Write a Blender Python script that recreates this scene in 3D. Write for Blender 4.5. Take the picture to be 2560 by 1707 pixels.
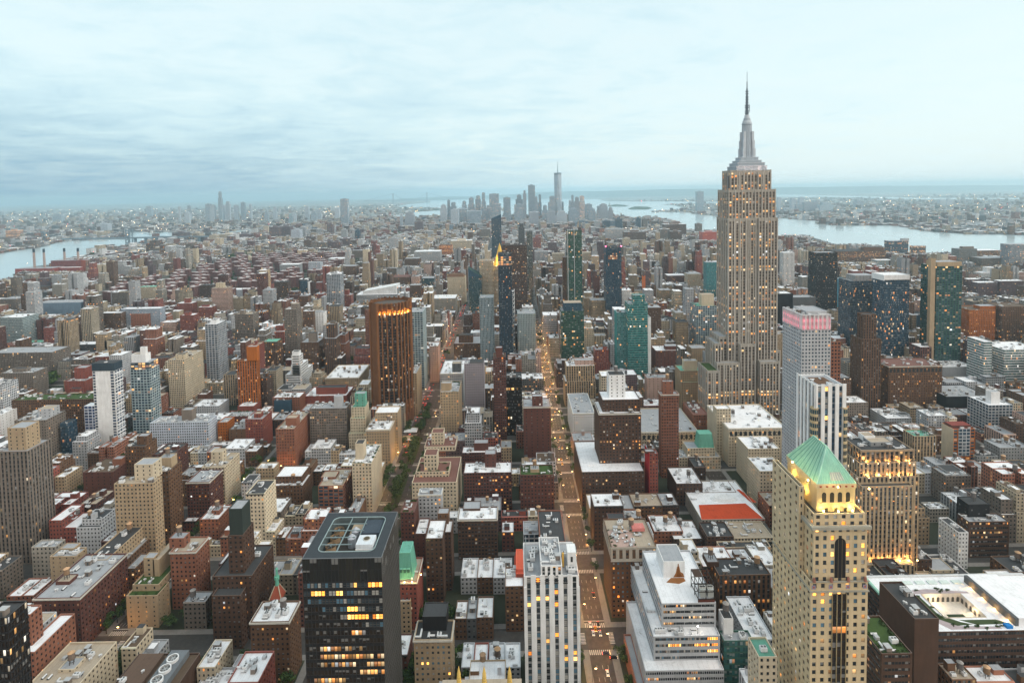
import bpy, math, random, os
DBG = os.environ.get('DBG')
import numpy as np
from mathutils import Vector, Matrix

for o in list(bpy.data.objects):
    bpy.data.objects.remove(o)
SC = bpy.context.scene
COL = SC.collection
RND = random.Random(41)

# ------------------------------------------------------------------ camera
F_PX, PW, PH = 1420.0, 2560.0, 1707.0          # focal length in photo pixels, photo size
PPX, PPY = 1280.0, 555.0                       # where the optical axis meets the photo (lens shift)
CAM = np.array([0.0, 0.0, 298.0])
PITCH, ROLL = math.radians(-3.0), math.radians(-1.0)
_F = np.array([0, math.cos(PITCH), math.sin(PITCH)])
_R0 = np.array([1.0, 0, 0]); _U0 = np.cross(_R0, _F)
_R = math.cos(ROLL) * _R0 + math.sin(ROLL) * _U0
_U = -math.sin(ROLL) * _R0 + math.cos(ROLL) * _U0
cam_data = bpy.data.cameras.new("camera")
cam = bpy.data.objects.new("camera", cam_data)
COL.objects.link(cam)
m = Matrix.Identity(4)
for i in range(3):
    m[i][0], m[i][1], m[i][2], m[i][3] = _R[i], _U[i], -_F[i], CAM[i]
cam.matrix_world = m
cam_data.sensor_width = 36.0
cam_data.lens = F_PX / PW * 36.0
cam_data.shift_x = -(PPX - PW / 2) / PW
cam_data.shift_y = (PPY - PH / 2) / PW
cam_data.clip_start, cam_data.clip_end = 1.0, 90000.0
SC.camera = cam

# ------------------------------------------------------------------ light and exposure
SUN_EL, SUN_AZ = math.radians(32), math.radians(102)    # behind cloud, to the right of the view
SC.view_settings.view_transform = 'Standard'
SC.view_settings.look = 'None'
SC.view_settings.exposure = 0.54
SC.view_settings.gamma = 1.0
SC.cycles.max_bounces = 4
SC.cycles.diffuse_bounces = 2
SC.cycles.glossy_bounces = 2
SC.cycles.volume_bounces = 2
SC.cycles.sample_clamp_indirect = 4.0
SC.cycles.use_denoising = True
SC.cycles.use_light_tree = True

def nd(nt, t, **k):
    n = nt.nodes.new(t)
    for a, b in k.items():
        if a.startswith('i_'):
            n.inputs[int(a[2:])].default_value = b
        else:
            setattr(n, a, b)
    return n
def lk(nt, a, b): nt.links.new(a, b)
def mth(nt, op, a, b=None, c=None, clamp=False):
    n = nt.nodes.new('ShaderNodeMath'); n.operation = op; n.use_clamp = clamp
    for i, x in enumerate((a, b, c)):
        if x is None: continue
        if isinstance(x, (int, float)): n.inputs[i].default_value = x
        else: nt.links.new(x, n.inputs[i])
    return n.outputs[0]
def mixc(nt, f, a, b, blend='MIX'):
    n = nt.nodes.new('ShaderNodeMix'); n.data_type = 'RGBA'; n.blend_type = blend
    for s, x in ((n.inputs[0], f), (n.inputs[6], a), (n.inputs[7], b)):
        if isinstance(x, (int, float)): s.default_value = x
        elif isinstance(x, tuple): s.default_value = (*x, 1) if len(x) == 3 else x
        else: nt.links.new(x, s)
    return n.outputs[2]
def ramp(nt, f, stops):
    n = nt.nodes.new('ShaderNodeValToRGB')
    e = n.color_ramp.elements
    while len(e) < len(stops): e.new(0.5)
    for q, (p, c) in zip(e, stops):
        q.position = p; q.color = (*c, 1) if not isinstance(c, float) else (c, c, c, 1)
    nt.links.new(f, n.inputs[0])
    return n.outputs[0]
def noise(nt, vec, scale, detail=4, rough=0.5, dist=0.0):
    n = nt.nodes.new('ShaderNodeTexNoise')
    n.inputs['Scale'].default_value = scale; n.inputs['Detail'].default_value = detail
    n.inputs['Roughness'].default_value = rough; n.inputs['Distortion'].default_value = dist
    if vec is not None: nt.links.new(vec, n.inputs['Vector'])
    return n.outputs[0]

def make_world():
    w = bpy.data.worlds.new("World"); SC.world = w; w.use_nodes = True
    nt = w.node_tree; nt.nodes.clear()
    out = nd(nt, 'ShaderNodeOutputWorld'); bg = nd(nt, 'ShaderNodeBackground')
    sky = nd(nt, 'ShaderNodeTexSky', sky_type='NISHITA', sun_disc=False)
    sky.sun_elevation = SUN_EL; sky.sun_rotation = SUN_AZ
    sky.air_density = 1.6; sky.dust_density = 1.0; sky.ozone_density = 3.0
    skyc = mixc(nt, 1.0, sky.outputs[0], (0.10, 0.10, 0.10), 'MULTIPLY')
    tc = nd(nt, 'ShaderNodeTexCoord')
    sep = nd(nt, 'ShaderNodeSeparateXYZ'); lk(nt, tc.outputs['Generated'], sep.inputs[0])
    z = mth(nt, 'MAXIMUM', sep.outputs[2], 0.0)
    den = mth(nt, 'ADD', z, 0.10)
    cx = mth(nt, 'DIVIDE', sep.outputs[0], den); cy = mth(nt, 'DIVIDE', sep.outputs[1], den)
    comb = nd(nt, 'ShaderNodeCombineXYZ'); lk(nt, cx, comb.inputs[0]); lk(nt, cy, comb.inputs[1])
    # broad banks of the cloud layer, then fine breaks in it
    big = noise(nt, comb.outputs[0], 0.55, 6, 0.55, 0.8)
    mp = nd(nt, 'ShaderNodeMapping'); lk(nt, comb.outputs[0], mp.inputs[0])
    mp.inputs['Scale'].default_value = (1.0, 1.15, 1); mp.inputs['Location'].default_value = (4.2, 1.3, 0)
    fine = noise(nt, mp.outputs[0], 2.2, 9, 0.66, 0.5)
    # a heavier bank lies low in the east (left of the view), a thinner part low in the west
    east = mth(nt, 'MULTIPLY_ADD', sep.outputs[0], -1.0, 0.16)
    low = mth(nt, 'POWER', mth(nt, 'SUBTRACT', 1.0, mth(nt, 'MULTIPLY', z, 3.6), clamp=True), 1.8)
    bank = mth(nt, 'MULTIPLY', mth(nt, 'MULTIPLY', east, low), 0.62)
    dens = mth(nt, 'ADD', mth(nt, 'ADD', mth(nt, 'MULTIPLY_ADD', big, 0.40, 0.04), mth(nt, 'MULTIPLY_ADD', fine, 0.46, -0.03)), bank)
    cloud = ramp(nt, dens, [(0.33, (0.61, 0.715, 0.73)), (0.43, (0.575, 0.695, 0.72)), (0.50, (0.51, 0.65, 0.69)), (0.58, (0.45, 0.60, 0.66)), (0.72, (0.33, 0.48, 0.565)), (0.95, (0.17, 0.31, 0.43))])
    # warm bright sky added behind the view to light the facades facing it
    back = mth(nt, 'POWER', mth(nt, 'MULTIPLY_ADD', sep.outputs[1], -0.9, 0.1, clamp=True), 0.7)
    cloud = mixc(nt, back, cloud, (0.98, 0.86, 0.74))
    cov = mth(nt, 'MULTIPLY_ADD', fine, 0.25, 0.78, clamp=True)
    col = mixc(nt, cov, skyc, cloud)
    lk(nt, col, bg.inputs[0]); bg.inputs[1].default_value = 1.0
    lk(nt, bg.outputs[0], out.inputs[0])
make_world()

sl = bpy.data.lights.new("sun", 'SUN'); sl.energy = 1.5; sl.angle = math.radians(60); sl.color = (1.0, 0.86, 0.70)
sun = bpy.data.objects.new("sun", sl); COL.objects.link(sun)
sd = Vector((math.sin(SUN_AZ) * math.cos(SUN_EL), math.cos(SUN_AZ) * math.cos(SUN_EL), math.sin(SUN_EL)))
sun.rotation_euler = sd.to_track_quat('Z', 'Y').to_euler()

# ------------------------------------------------------------------ photo pixel <-> place
def ray(px, py):
    a, b = (px - PPX) / F_PX, -(py - PPY) / F_PX
    return _F + a * _R + b * _U
def at_y(px, py, Y):
    d = ray(px, py); t = Y / d[1]; return CAM + t * d
def at_z(px, py, Z):
    d = ray(px, py); t = (Z - CAM[2]) / d[2]; return CAM + t * d
def proj(p):
    d = np.asarray(p, float) - CAM
    z = d @ _F
    if z < 1: return (-9999.0, 9999.0)
    return (PPX + F_PX * (d @ _R) / z, PPY - F_PX * (d @ _U) / z)

# ------------------------------------------------------------------ street grid (metres; x across, y along the avenues)
AVE = {'sixth': (523, 30), 'fifth': (207, 28), 'madison': (52, 23), 'park': (-118, 40), 'lexington': (-276, 20), 'third': (-430, 28), 'second': (-645, 28),
       'first': (-870, 28), 'seventh': (800, 28), 'eighth': (1074, 28), 'ninth': (1348, 28), 'tenth': (1622, 28), 'eleventh': (1896, 28), 'avenue_a': (-1110, 24), 'avenue_b': (-1330, 22), 'avenue_c': (-1540, 20), 'avenue_d': (-1740, 20), 'riverside': (-1930, 20)}
def st_y(n): return 364 + 78.5 * (38 - n)

# ------------------------------------------------------------------ properties, objects
def tag(o, label=None, cat=None, group=None, kind=None):
    if label: o['label'] = label
    if cat: o['category'] = cat
    if group: o['group'] = group
    if kind: o['kind'] = kind
    return o
def empty(name, loc):
    o = bpy.data.objects.new(name, None); COL.objects.link(o); o.location = loc
    o.empty_display_size = 2.0
    return o
def place(name, mesh, parent=None, loc=(0, 0, 0), rz=0.0, sc=None):
    o = bpy.data.objects.new(name, mesh); COL.objects.link(o)
    if parent is not None: o.parent = parent
    o.location = loc
    if rz: o.rotation_euler = (0, 0, rz)
    if sc: o.scale = sc
    return o

# ------------------------------------------------------------------ materials
MATS = {}
def simple(name, col, rough=0.8, metal=0.0, nscale=0.0, namt=0.0, emit=0.0, spec=0.3):
    if name in MATS: return MATS[name]
    mt = bpy.data.materials.new(name); mt.use_nodes = True; nt = mt.node_tree
    b = nt.nodes['Principled BSDF']
    b.inputs['Roughness'].default_value = rough; b.inputs['Metallic'].default_value = metal
    b.inputs['Specular IOR Level'].default_value = spec
    if namt > 0:
        g = nd(nt, 'ShaderNodeNewGeometry')
        n = noise(nt, g.outputs['Position'], nscale, 5, 0.6)
        f = ramp(nt, n, [(0.3, 1.0 - namt), (0.7, 1.0 + namt * 0.6)])
        c = mixc(nt, 1.0, (*col,), f, 'MULTIPLY')
        lk(nt, c, b.inputs['Base Color'])
    else:
        b.inputs['Base Color'].default_value = (*col, 1)
    if emit > 0:
        b.inputs['Emission Color'].default_value = (*col, 1); b.inputs['Emission Strength'].default_value = emit
    MATS[name] = mt
    return mt

def facade_material():
    """Masonry, glass and roofing of every building: wall colour, window share, share of lit windows and glass colour come from the
    faces; UV counts bays and storeys."""
    mt = bpy.data.materials.new('facade'); mt.use_nodes = True; nt = mt.node_tree
    b = nt.nodes['Principled BSDF']
    wc = nd(nt, 'ShaderNodeAttribute', attribute_name='wall_colour')
    ws = nd(nt, 'ShaderNodeAttribute', attribute_name='window_spec')
    gc = nd(nt, 'ShaderNodeAttribute', attribute_name='glass_colour')
    uv = nd(nt, 'ShaderNodeUVMap', uv_map='UVMap')
    su = nd(nt, 'ShaderNodeSeparateXYZ'); lk(nt, uv.outputs[0], su.inputs[0])
    sw = nd(nt, 'ShaderNodeSeparateXYZ'); lk(nt, ws.outputs['Vector'], sw.inputs[0])
    u, v = su.outputs[0], su.outputs[1]
    fu = mth(nt, 'ABSOLUTE', mth(nt, 'SUBTRACT', mth(nt, 'FRACT', u), 0.5))
    fvr = mth(nt, 'FRACT', v)
    fv = mth(nt, 'ABSOLUTE', mth(nt, 'SUBTRACT', fvr, 0.5))
    inu = mth(nt, 'LESS_THAN', fu, mth(nt, 'MULTIPLY', sw.outputs[0], 0.5))
    inv = mth(nt, 'LESS_THAN', fv, mth(nt, 'MULTIPLY', sw.outputs[1], 0.5))
    win = mth(nt, 'MULTIPLY', inu, inv)
    cell = nd(nt, 'ShaderNodeCombineXYZ')
    lk(nt, mth(nt, 'FLOOR', u), cell.inputs[0]); lk(nt, mth(nt, 'FLOOR', v), cell.inputs[1])
    lk(nt, mth(nt, 'MULTIPLY', wc.outputs['Alpha'], 517.3), cell.inputs[2])
    wn = nd(nt, 'ShaderNodeTexWhiteNoise', noise_dimensions='3D'); lk(nt, cell.outputs[0], wn.inputs['Vector'])
    sn = nd(nt, 'ShaderNodeSeparateColor'); lk(nt, wn.outputs['Color'], sn.inputs[0])
    h1, h2, h3 = sn.outputs[0], sn.outputs[1], sn.outputs[2]
    # whole storeys differ a little in how many of their windows are lit
    fl = nd(nt, 'ShaderNodeCombineXYZ'); lk(nt, mth(nt, 'FLOOR', v), fl.inputs[0]); lk(nt, mth(nt, 'MULTIPLY', wc.outputs['Alpha'], 91.7), fl.inputs[1])
    wf = nd(nt, 'ShaderNodeTexWhiteNoise', noise_dimensions='2D'); lk(nt, fl.outputs[0], wf.inputs['Vector'])
    litp = mth(nt, 'MULTIPLY', sw.outputs[2], mth(nt, 'MULTIPLY_ADD', mth(nt, 'POWER', wf.outputs['Value'], 3.0), 2.6, 0.12))
    lit = mth(nt, 'MULTIPLY', mth(nt, 'LESS_THAN', h1, mth(nt, 'MULTIPLY', litp, 0.75)), win)
    # masonry: courses, patches, streaks
    g = nd(nt, 'ShaderNodeNewGeometry')
    n1 = noise(nt, g.outputs['Position'], 0.09, 5, 0.65)
    mp = nd(nt, 'ShaderNodeMapping'); lk(nt, g.outputs['Position'], mp.inputs[0]); mp.inputs['Scale'].default_value = (1.0, 1.0, 0.12)
    n2 = noise(nt, mp.outputs[0], 0.55, 4, 0.6)
    var = mth(nt, 'MULTIPLY', mth(nt, 'MULTIPLY_ADD', n1, 0.5, 0.75), mth(nt, 'MULTIPLY_ADD', n2, 0.5, 0.75))
    band = mth(nt, 'MULTIPLY_ADD', mth(nt, 'GREATER_THAN', fvr, 0.93), -0.14, 1.0)
    isw = mth(nt, 'GREATER_THAN', sw.outputs[0], 0.01)
    band = mth(nt, 'ADD', mth(nt, 'MULTIPLY', band, isw), mth(nt, 'SUBTRACT', 1.0, isw))
    wall = mixc(nt, 1.0, wc.outputs['Color'], mth(nt, 'MULTIPLY', var, band), 'MULTIPLY')
    # roofing: ponding marks, patches and seams on faces that look up
    sg = nd(nt, 'ShaderNodeSeparateXYZ'); lk(nt, g.outputs['Normal'], sg.inputs[0])
    up = mth(nt, 'GREATER_THAN', sg.outputs[2], 0.7)
    r1 = noise(nt, g.outputs['Position'], 0.16, 6, 0.7, 0.8)
    r2 = noise(nt, g.outputs['Position'], 0.9, 3, 0.6)
    stain = ramp(nt, mth(nt, 'MULTIPLY_ADD', r2, 0.25, mth(nt, 'MULTIPLY', r1, 0.85)), [(0.32, 0.50), (0.42, 0.86), (0.55, 1.0), (0.75, 1.06)])
    sp = nd(nt, 'ShaderNodeSeparateXYZ'); lk(nt, g.outputs['Position'], sp.inputs[0])
    seam = mth(nt, 'LESS_THAN', mth(nt, 'FRACT', mth(nt, 'MULTIPLY', sp.outputs[0], 0.34)), 0.07)
    stain2 = mixc(nt, mth(nt, 'MULTIPLY', seam, 0.22), stain, (0.3, 0.3, 0.3))
    roof = mixc(nt, 1.0, wc.outputs['Color'], stain2, 'MULTIPLY')
    solid = mixc(nt, up, wall, roof)
    # spandrels between the windows of a strip
    span = mth(nt, 'MULTIPLY', mth(nt, 'MULTIPLY', inu, mth(nt, 'SUBTRACT', 1.0, inv)), gc.outputs['Alpha'])
    sc_ = mixc(nt, 0.35, gc.outputs['Color'], wc.outputs['Color'])
    solid = mixc(nt, span, solid, sc_)
    # panes: dark, some with pale blinds drawn part of the way down
    blind = mth(nt, 'MULTIPLY', mth(nt, 'LESS_THAN', h2, 0.34), mth(nt, 'GREATER_THAN', fvr, mth(nt, 'MULTIPLY_ADD', h3, 0.6, 0.25)))
    pane = mixc(nt, mth(nt, 'MULTIPLY', blind, 0.55), mixc(nt, mth(nt, 'MULTIPLY', h3, 0.7), gc.outputs['Color'], (0.012, 0.014, 0.018)), (0.30, 0.31, 0.31))
    base = mixc(nt, win, solid, pane)
    lk(nt, base, b.inputs['Base Color'])
    lk(nt, mth(nt, 'MULTIPLY_ADD', win, -0.66, 0.84), b.inputs['Roughness'])
    lk(nt, mth(nt, 'MULTIPLY_ADD', win, 0.38, 0.22), b.inputs['Specular IOR Level'])
    warm = ramp(nt, h2, [(0.0, (1.0, 0.30, 0.05)), (0.45, (1.0, 0.47, 0.13)), (0.72, (1.0, 0.62, 0.26)), (0.86, (1.0, 0.80, 0.52)), (1.0, (0.86, 0.93, 1.0))])
    lk(nt, warm, b.inputs['Emission Color'])
    inner = mth(nt, 'MULTIPLY_ADD', fvr, 0.9, 0.35)
    stg = mth(nt, 'MULTIPLY', mth(nt, 'MULTIPLY_ADD', mth(nt, 'POWER', h3, 2.0), 1.3, 0.20), inner)
    lk(nt, mth(nt, 'MULTIPLY', lit, stg), b.inputs['Emission Strength'])
    return mt
FACADE = facade_material()

PAL = dict(red=(.22, .08, .065), dkred=(.105, .05, .042), brick=(.23, .11, .078), orange=(.34, .12, .04), brown=(.125, .075, .05), dkbrown=(.08, .05, .038), tan=(.37, .285, .19),
           cream=(.52, .45, .34), taupe=(.19, .165, .145), grey=(.27, .28, .29), dgrey=(.10, .105, .11), lgrey=(.42, .44, .47), white=(.74, .76, .78), lime=(.325, .305, .27), black=(.018, .018, .02),
           lilac=(.30, .28, .31), ggrid=(.36, .43, .45), teal=(.10, .30, .30), gteal=(.045, .105, .085), gdark=(.02, .03, .035), gblue=(.04, .075, .11), bluewhite=(.50, .55, .63), pink=(.42, .31, .27), coral=(.50, .12, .08),
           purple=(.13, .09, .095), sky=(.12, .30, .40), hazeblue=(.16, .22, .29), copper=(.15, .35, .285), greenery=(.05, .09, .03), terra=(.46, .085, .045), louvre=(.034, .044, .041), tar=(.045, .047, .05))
def punch(c, k=1.16):
    g = .3 * c[0] + .55 * c[1] + .15 * c[2]
    return tuple(max(.008, g + (q - g) * k) for q in c)
PAL = {k: (v if k in ('tan', 'cream', 'lime', 'white', 'lgrey', 'grey') else punch(v)) for k, v in PAL.items()}
ROOF = dict(w=(.80, .82, .86), g=(.34, .36, .39), d=(.06, .063, .068), t=(.40, .34, .27), n=(.05, .09, .025), r=(.18, .09, .075), k=(.16, .42, .33), c=(.50, .12, .08), b=(.12, .085, .06))
GL = dict(dark=(.03, .037, .045), blue=(.035, .075, .12), teal=(.04, .14, .14), green=(.035, .085, .065), bronze=(.035, .022, .014), pale=(.16, .22, .25), sky=(.10, .22, .32))
# style: bay, storey, window share across, window share up, spandrel, glass
STY = dict(p=(3.0, 3.3, .44, .50, 0, 'dark'), P=(2.6, 3.1, .60, .56, 0, 'dark'), s=(3.2, 3.6, .50, .62, 1, 'dark'), h=(1.7, 3.6, .84, .48, 0, 'dark'), g=(1.6, 3.8, .92, .84, 0, 'blue'),
           G=(4.2, 3.4, .80, .72, 0, 'blue'), n=(3, 3.5, 0, 0, 0, 'dark'), r=(5.5, 3.4, .2, .40, 0, 'dark'), t=(1.6, 3.7, .90, .70, 0, 'teal'), e=(2.6, 3.7, .90, .74, 0, 'green'), z=(1.6, 3.9, .90, .78, 0, 'bronze'), S=(2.4, 3.6, .62, .70, 1, 'blue'), T=(2.2, 3.3, .84, .66, 0, 'pale'))

class Style:
    __slots__ = ('col', 'bay', 'fl', 'ww', 'wh', 'sp', 'gl', 'lit', 'seed')
    def __init__(s, col, sty='n', lit=0.0, seed=None):
        s.col = PAL[col] if isinstance(col, str) else col
        s.bay, s.fl, s.ww, s.wh, s.sp, g = STY[sty]
        s.gl = GL[g]; s.lit = lit; s.seed = RND.random() if seed is None else seed
    def blank(s):
        q = Style.__new__(Style)
        for k in Style.__slots__: setattr(q, k, getattr(s, k))
        q.ww = q.wh = 0.0; q.sp = 0
        return q
    def recol(s, c):
        q = s.blank(); q.col = PAL[c] if isinstance(c, str) else c
        return q

class MB:
    """collects faces with their facade attributes and builds ONE mesh"""
    def __init__(s): s.v = []; s.f = []; s.uv = []; s.a = []; s.win = []
    def face(s, pts, st, uv=None):
        i = len(s.v); s.v.extend(pts); n = len(pts)
        s.f.append(tuple(range(i, i + n)))
        s.uv.append(uv or [(0.1, 0.1)] * n); s.a.append(st)
    def wall(s, a, b, z0, z1, st, recess=0.0, collect=False):
        """vertical wall from a to b (outside on the right of a->b seen from above), with real window recesses if asked"""
        ax, ay = a; bx, by = b; L = math.hypot(bx - ax, by - ay); H = z1 - z0
        if L < 0.05 or H < 0.05: return
        if st.ww < 0.01:
            s.face([(ax, ay, z0), (bx, by, z0), (bx, by, z1), (ax, ay, z1)], st); return
        n = max(1, round(L / st.bay)); k = max(1, round(H / st.fl))
        dx, dy = (bx - ax) / L, (by - ay) / L; nx, ny = dy, -dx
        def P(u, v, d=0.0): return (ax + dx * u * L / n - nx * d, ay + dy * u * L / n - ny * d, z0 + v * H / k)
        if recess <= 0 or n * k > 2600:
            s.face([P(0, 0), P(n, 0), P(n, k), P(0, k)], st, [(0, 0), (n, 0), (n, k), (0, k)]); return
        bl = st.blank()
        def hole(u0, v0, u1, v1):
            c = [(u0, v0), (u1, v0), (u1, v1), (u0, v1)]
            s.face([P(*q, recess) for q in c], st, c)
            for i in range(4):
                p, q = c[i], c[(i + 1) % 4]
                s.face([P(*p), P(*q), P(*q, recess), P(*p, recess)], bl)
            if collect: s.win.append((P((u0 + u1) / 2, (v0 + v1) / 2, recess - .06), (dx, dy), (u1 - u0) * L / n, (v1 - v0) * H / k))
        def flat(u0, v0, u1, v1):
            if u1 - u0 > 1e-4 and v1 - v0 > 1e-4:
                c = [(u0, v0), (u1, v0), (u1, v1), (u0, v1)]; s.face([P(*q) for q in c], bl, c)
        mu, mv = (1 - st.ww) / 2, (1 - st.wh) / 2
        if st.sp:                                    # strips: each bay one tall recess
            top = k - mv
            for i in range(n):
                flat(i, 0, i + mu, top); hole(i + mu, mv, i + 1 - mu, top); flat(i + mu, 0, i + 1 - mu, mv); flat(i + 1 - mu, 0, i + 1, top)
            flat(0, top, n, k)
        elif st.ww > .8 and st.wh < .6:              # bands: each storey one long recess
            e = min(0.6, n * .1)
            for j in range(k):
                flat(0, j, n, j + mv); hole(e, j + mv, n - e, j + 1 - mv); flat(0, j + mv, e, j + 1 - mv); flat(n - e, j + mv, n, j + 1 - mv); flat(0, j + 1 - mv, n, j + 1)
        else:
            for j in range(k):
                flat(0, j, n, j + mv); flat(0, j + 1 - mv, n, j + 1)
                for i in range(n):
                    flat(i if i == 0 else i - mu + 0.0, j + mv, i + mu, j + 1 - mv)
                    hole(i + mu, j + mv, i + 1 - mu, j + 1 - mv)
                flat(n - mu, j + mv, n, j + 1 - mv)
    def box(s, x0, x1, y0, y1, z0, z1, st, recess=0.0, collect=False, roof=None, par=0.0, back=True):
        s.wall((x0, y0), (x1, y0), z0, z1, st, recess, collect)
        s.wall((x1, y0), (x1, y1), z0, z1, st, recess, collect)
        s.wall((x1, y1), (x0, y1), z0, z1, st if back else st, 0)
        s.wall((x0, y1), (x0, y0), z0, z1, st, recess, collect)
        r = st.blank() if roof is None else st.recol(roof)
        if par > 0 and x1 - x0 > 3 and y1 - y0 > 3:
            s.ring(x0, x1, y0, y1, z1, .35, par, st, r)
        else:
            s.face([(x0, y0, z1), (x1, y0, z1), (x1, y1, z1), (x0, y1, z1)], r)
    def ring(s, x0, x1, y0, y1, z, w, d, st, rf):
        """parapet: coping, its inner sides and the sunken roof deck"""
        c = st.recol(tuple(min(.8, q * 1.25 + .06) for q in st.col))
        o = [(x0, y0), (x1, y0), (x1, y1), (x0, y1)]; n = [(x0 + w, y0 + w), (x1 - w, y0 + w), (x1 - w, y1 - w), (x0 + w, y1 - w)]
        for i in range(4):
            j = (i + 1) % 4
            s.face([(*o[i], z), (*o[j], z), (*n[j], z), (*n[i], z)], c)
            s.face([(*n[i], z), (*n[j], z), (*n[j], z - d), (*n[i], z - d)], st.blank())
        s.face([(*q, z - d) for q in n], rf)
    def cyl(s, cx, cy, z0, z1, r0, r1, st, n=12, cap=True):
        p = [(math.cos(2 * math.pi * i / n), math.sin(2 * math.pi * i / n)) for i in range(n)]
        for i in range(n):
            a, b = p[i], p[(i + 1) % n]
            q = [(cx + a[0] * r0, cy + a[1] * r0, z0), (cx + b[0] * r0, cy + b[1] * r0, z0)]
            if r1 > 1e-3: q += [(cx + b[0] * r1, cy + b[1] * r1, z1), (cx + a[0] * r1, cy + a[1] * r1, z1)]
            else: q += [(cx, cy, z1)]
            s.face(q, st)
        if cap and r1 > 1e-3: s.face([(cx + a[0] * r1, cy + a[1] * r1, z1) for a in p], st)
    def bar(s, a, b, w, st):
        a = Vector(a); b = Vector(b); d = (b - a).normalized()
        up = Vector((0, 0, 1)) if abs(d.z) < .9 else Vector((1, 0, 0))
        x = d.cross(up).normalized() * w / 2; y = d.cross(x).normalized() * w / 2
        c = [a + x + y, a - x + y, a - x - y, a + x - y]; e = [q + (b - a) for q in c]
        for i in range(4):
            j = (i + 1) % 4; s.face([tuple(c[i]), tuple(c[j]), tuple(e[j]), tuple(e[i])], st)
        s.face([tuple(q) for q in c[::-1]], st); s.face([tuple(q) for q in e], st)
    def mesh(s, name, mats=None, shift=(0, 0, 0)):
        me = bpy.data.meshes.new(name)
        v = np.array(s.v, dtype=np.float64) - np.array(shift)
        me.from_pydata([], [], [])
        nl = [len(f) for f in s.f]; N = len(s.f); tot = sum(nl)
        me.vertices.add(len(v)); me.vertices.foreach_set('co', v.ravel())
        me.loops.add(tot); me.loops.foreach_set('vertex_index', np.concatenate([np.array(f) for f in s.f]).astype(np.int32))
        me.polygons.add(N)
        me.polygons.foreach_set('loop_start', np.concatenate([[0], np.cumsum(nl)[:-1]]).astype(np.int32))
        me.polygons.foreach_set('loop_total', np.array(nl, dtype=np.int32))
        u = me.uv_layers.new(name='UVMap')
        u.data.foreach_set('uv', np.array([c for q in s.uv for c in q], dtype=np.float32).ravel())
        A = me.attributes.new('wall_colour', 'FLOAT_COLOR', 'FACE')
        A.data.foreach_set('color', np.array([(*t.col, t.seed) for t in s.a], dtype=np.float32).ravel())
        A = me.attributes.new('window_spec', 'FLOAT_VECTOR', 'FACE')
        A.data.foreach_set('vector', np.array([(t.ww, t.wh, t.lit) for t in s.a], dtype=np.float32).ravel())
        A = me.attributes.new('glass_colour', 'FLOAT_COLOR', 'FACE')
        A.data.foreach_set('color', np.array([(*t.gl, t.sp) for t in s.a], dtype=np.float32).ravel())
        for q in (mats or [FACADE]): me.materials.append(q)
        me.update(calc_edges=True); me.validate()
        return me
    def build(s, name, parent=None, loc=(0, 0, 0), mats=None):
        """loc: world place the mesh is expressed around (its parent sits there too)"""
        me = s.mesh(name, mats, loc)
        return place(name, me, parent, (0, 0, 0) if parent is not None else loc)

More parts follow.
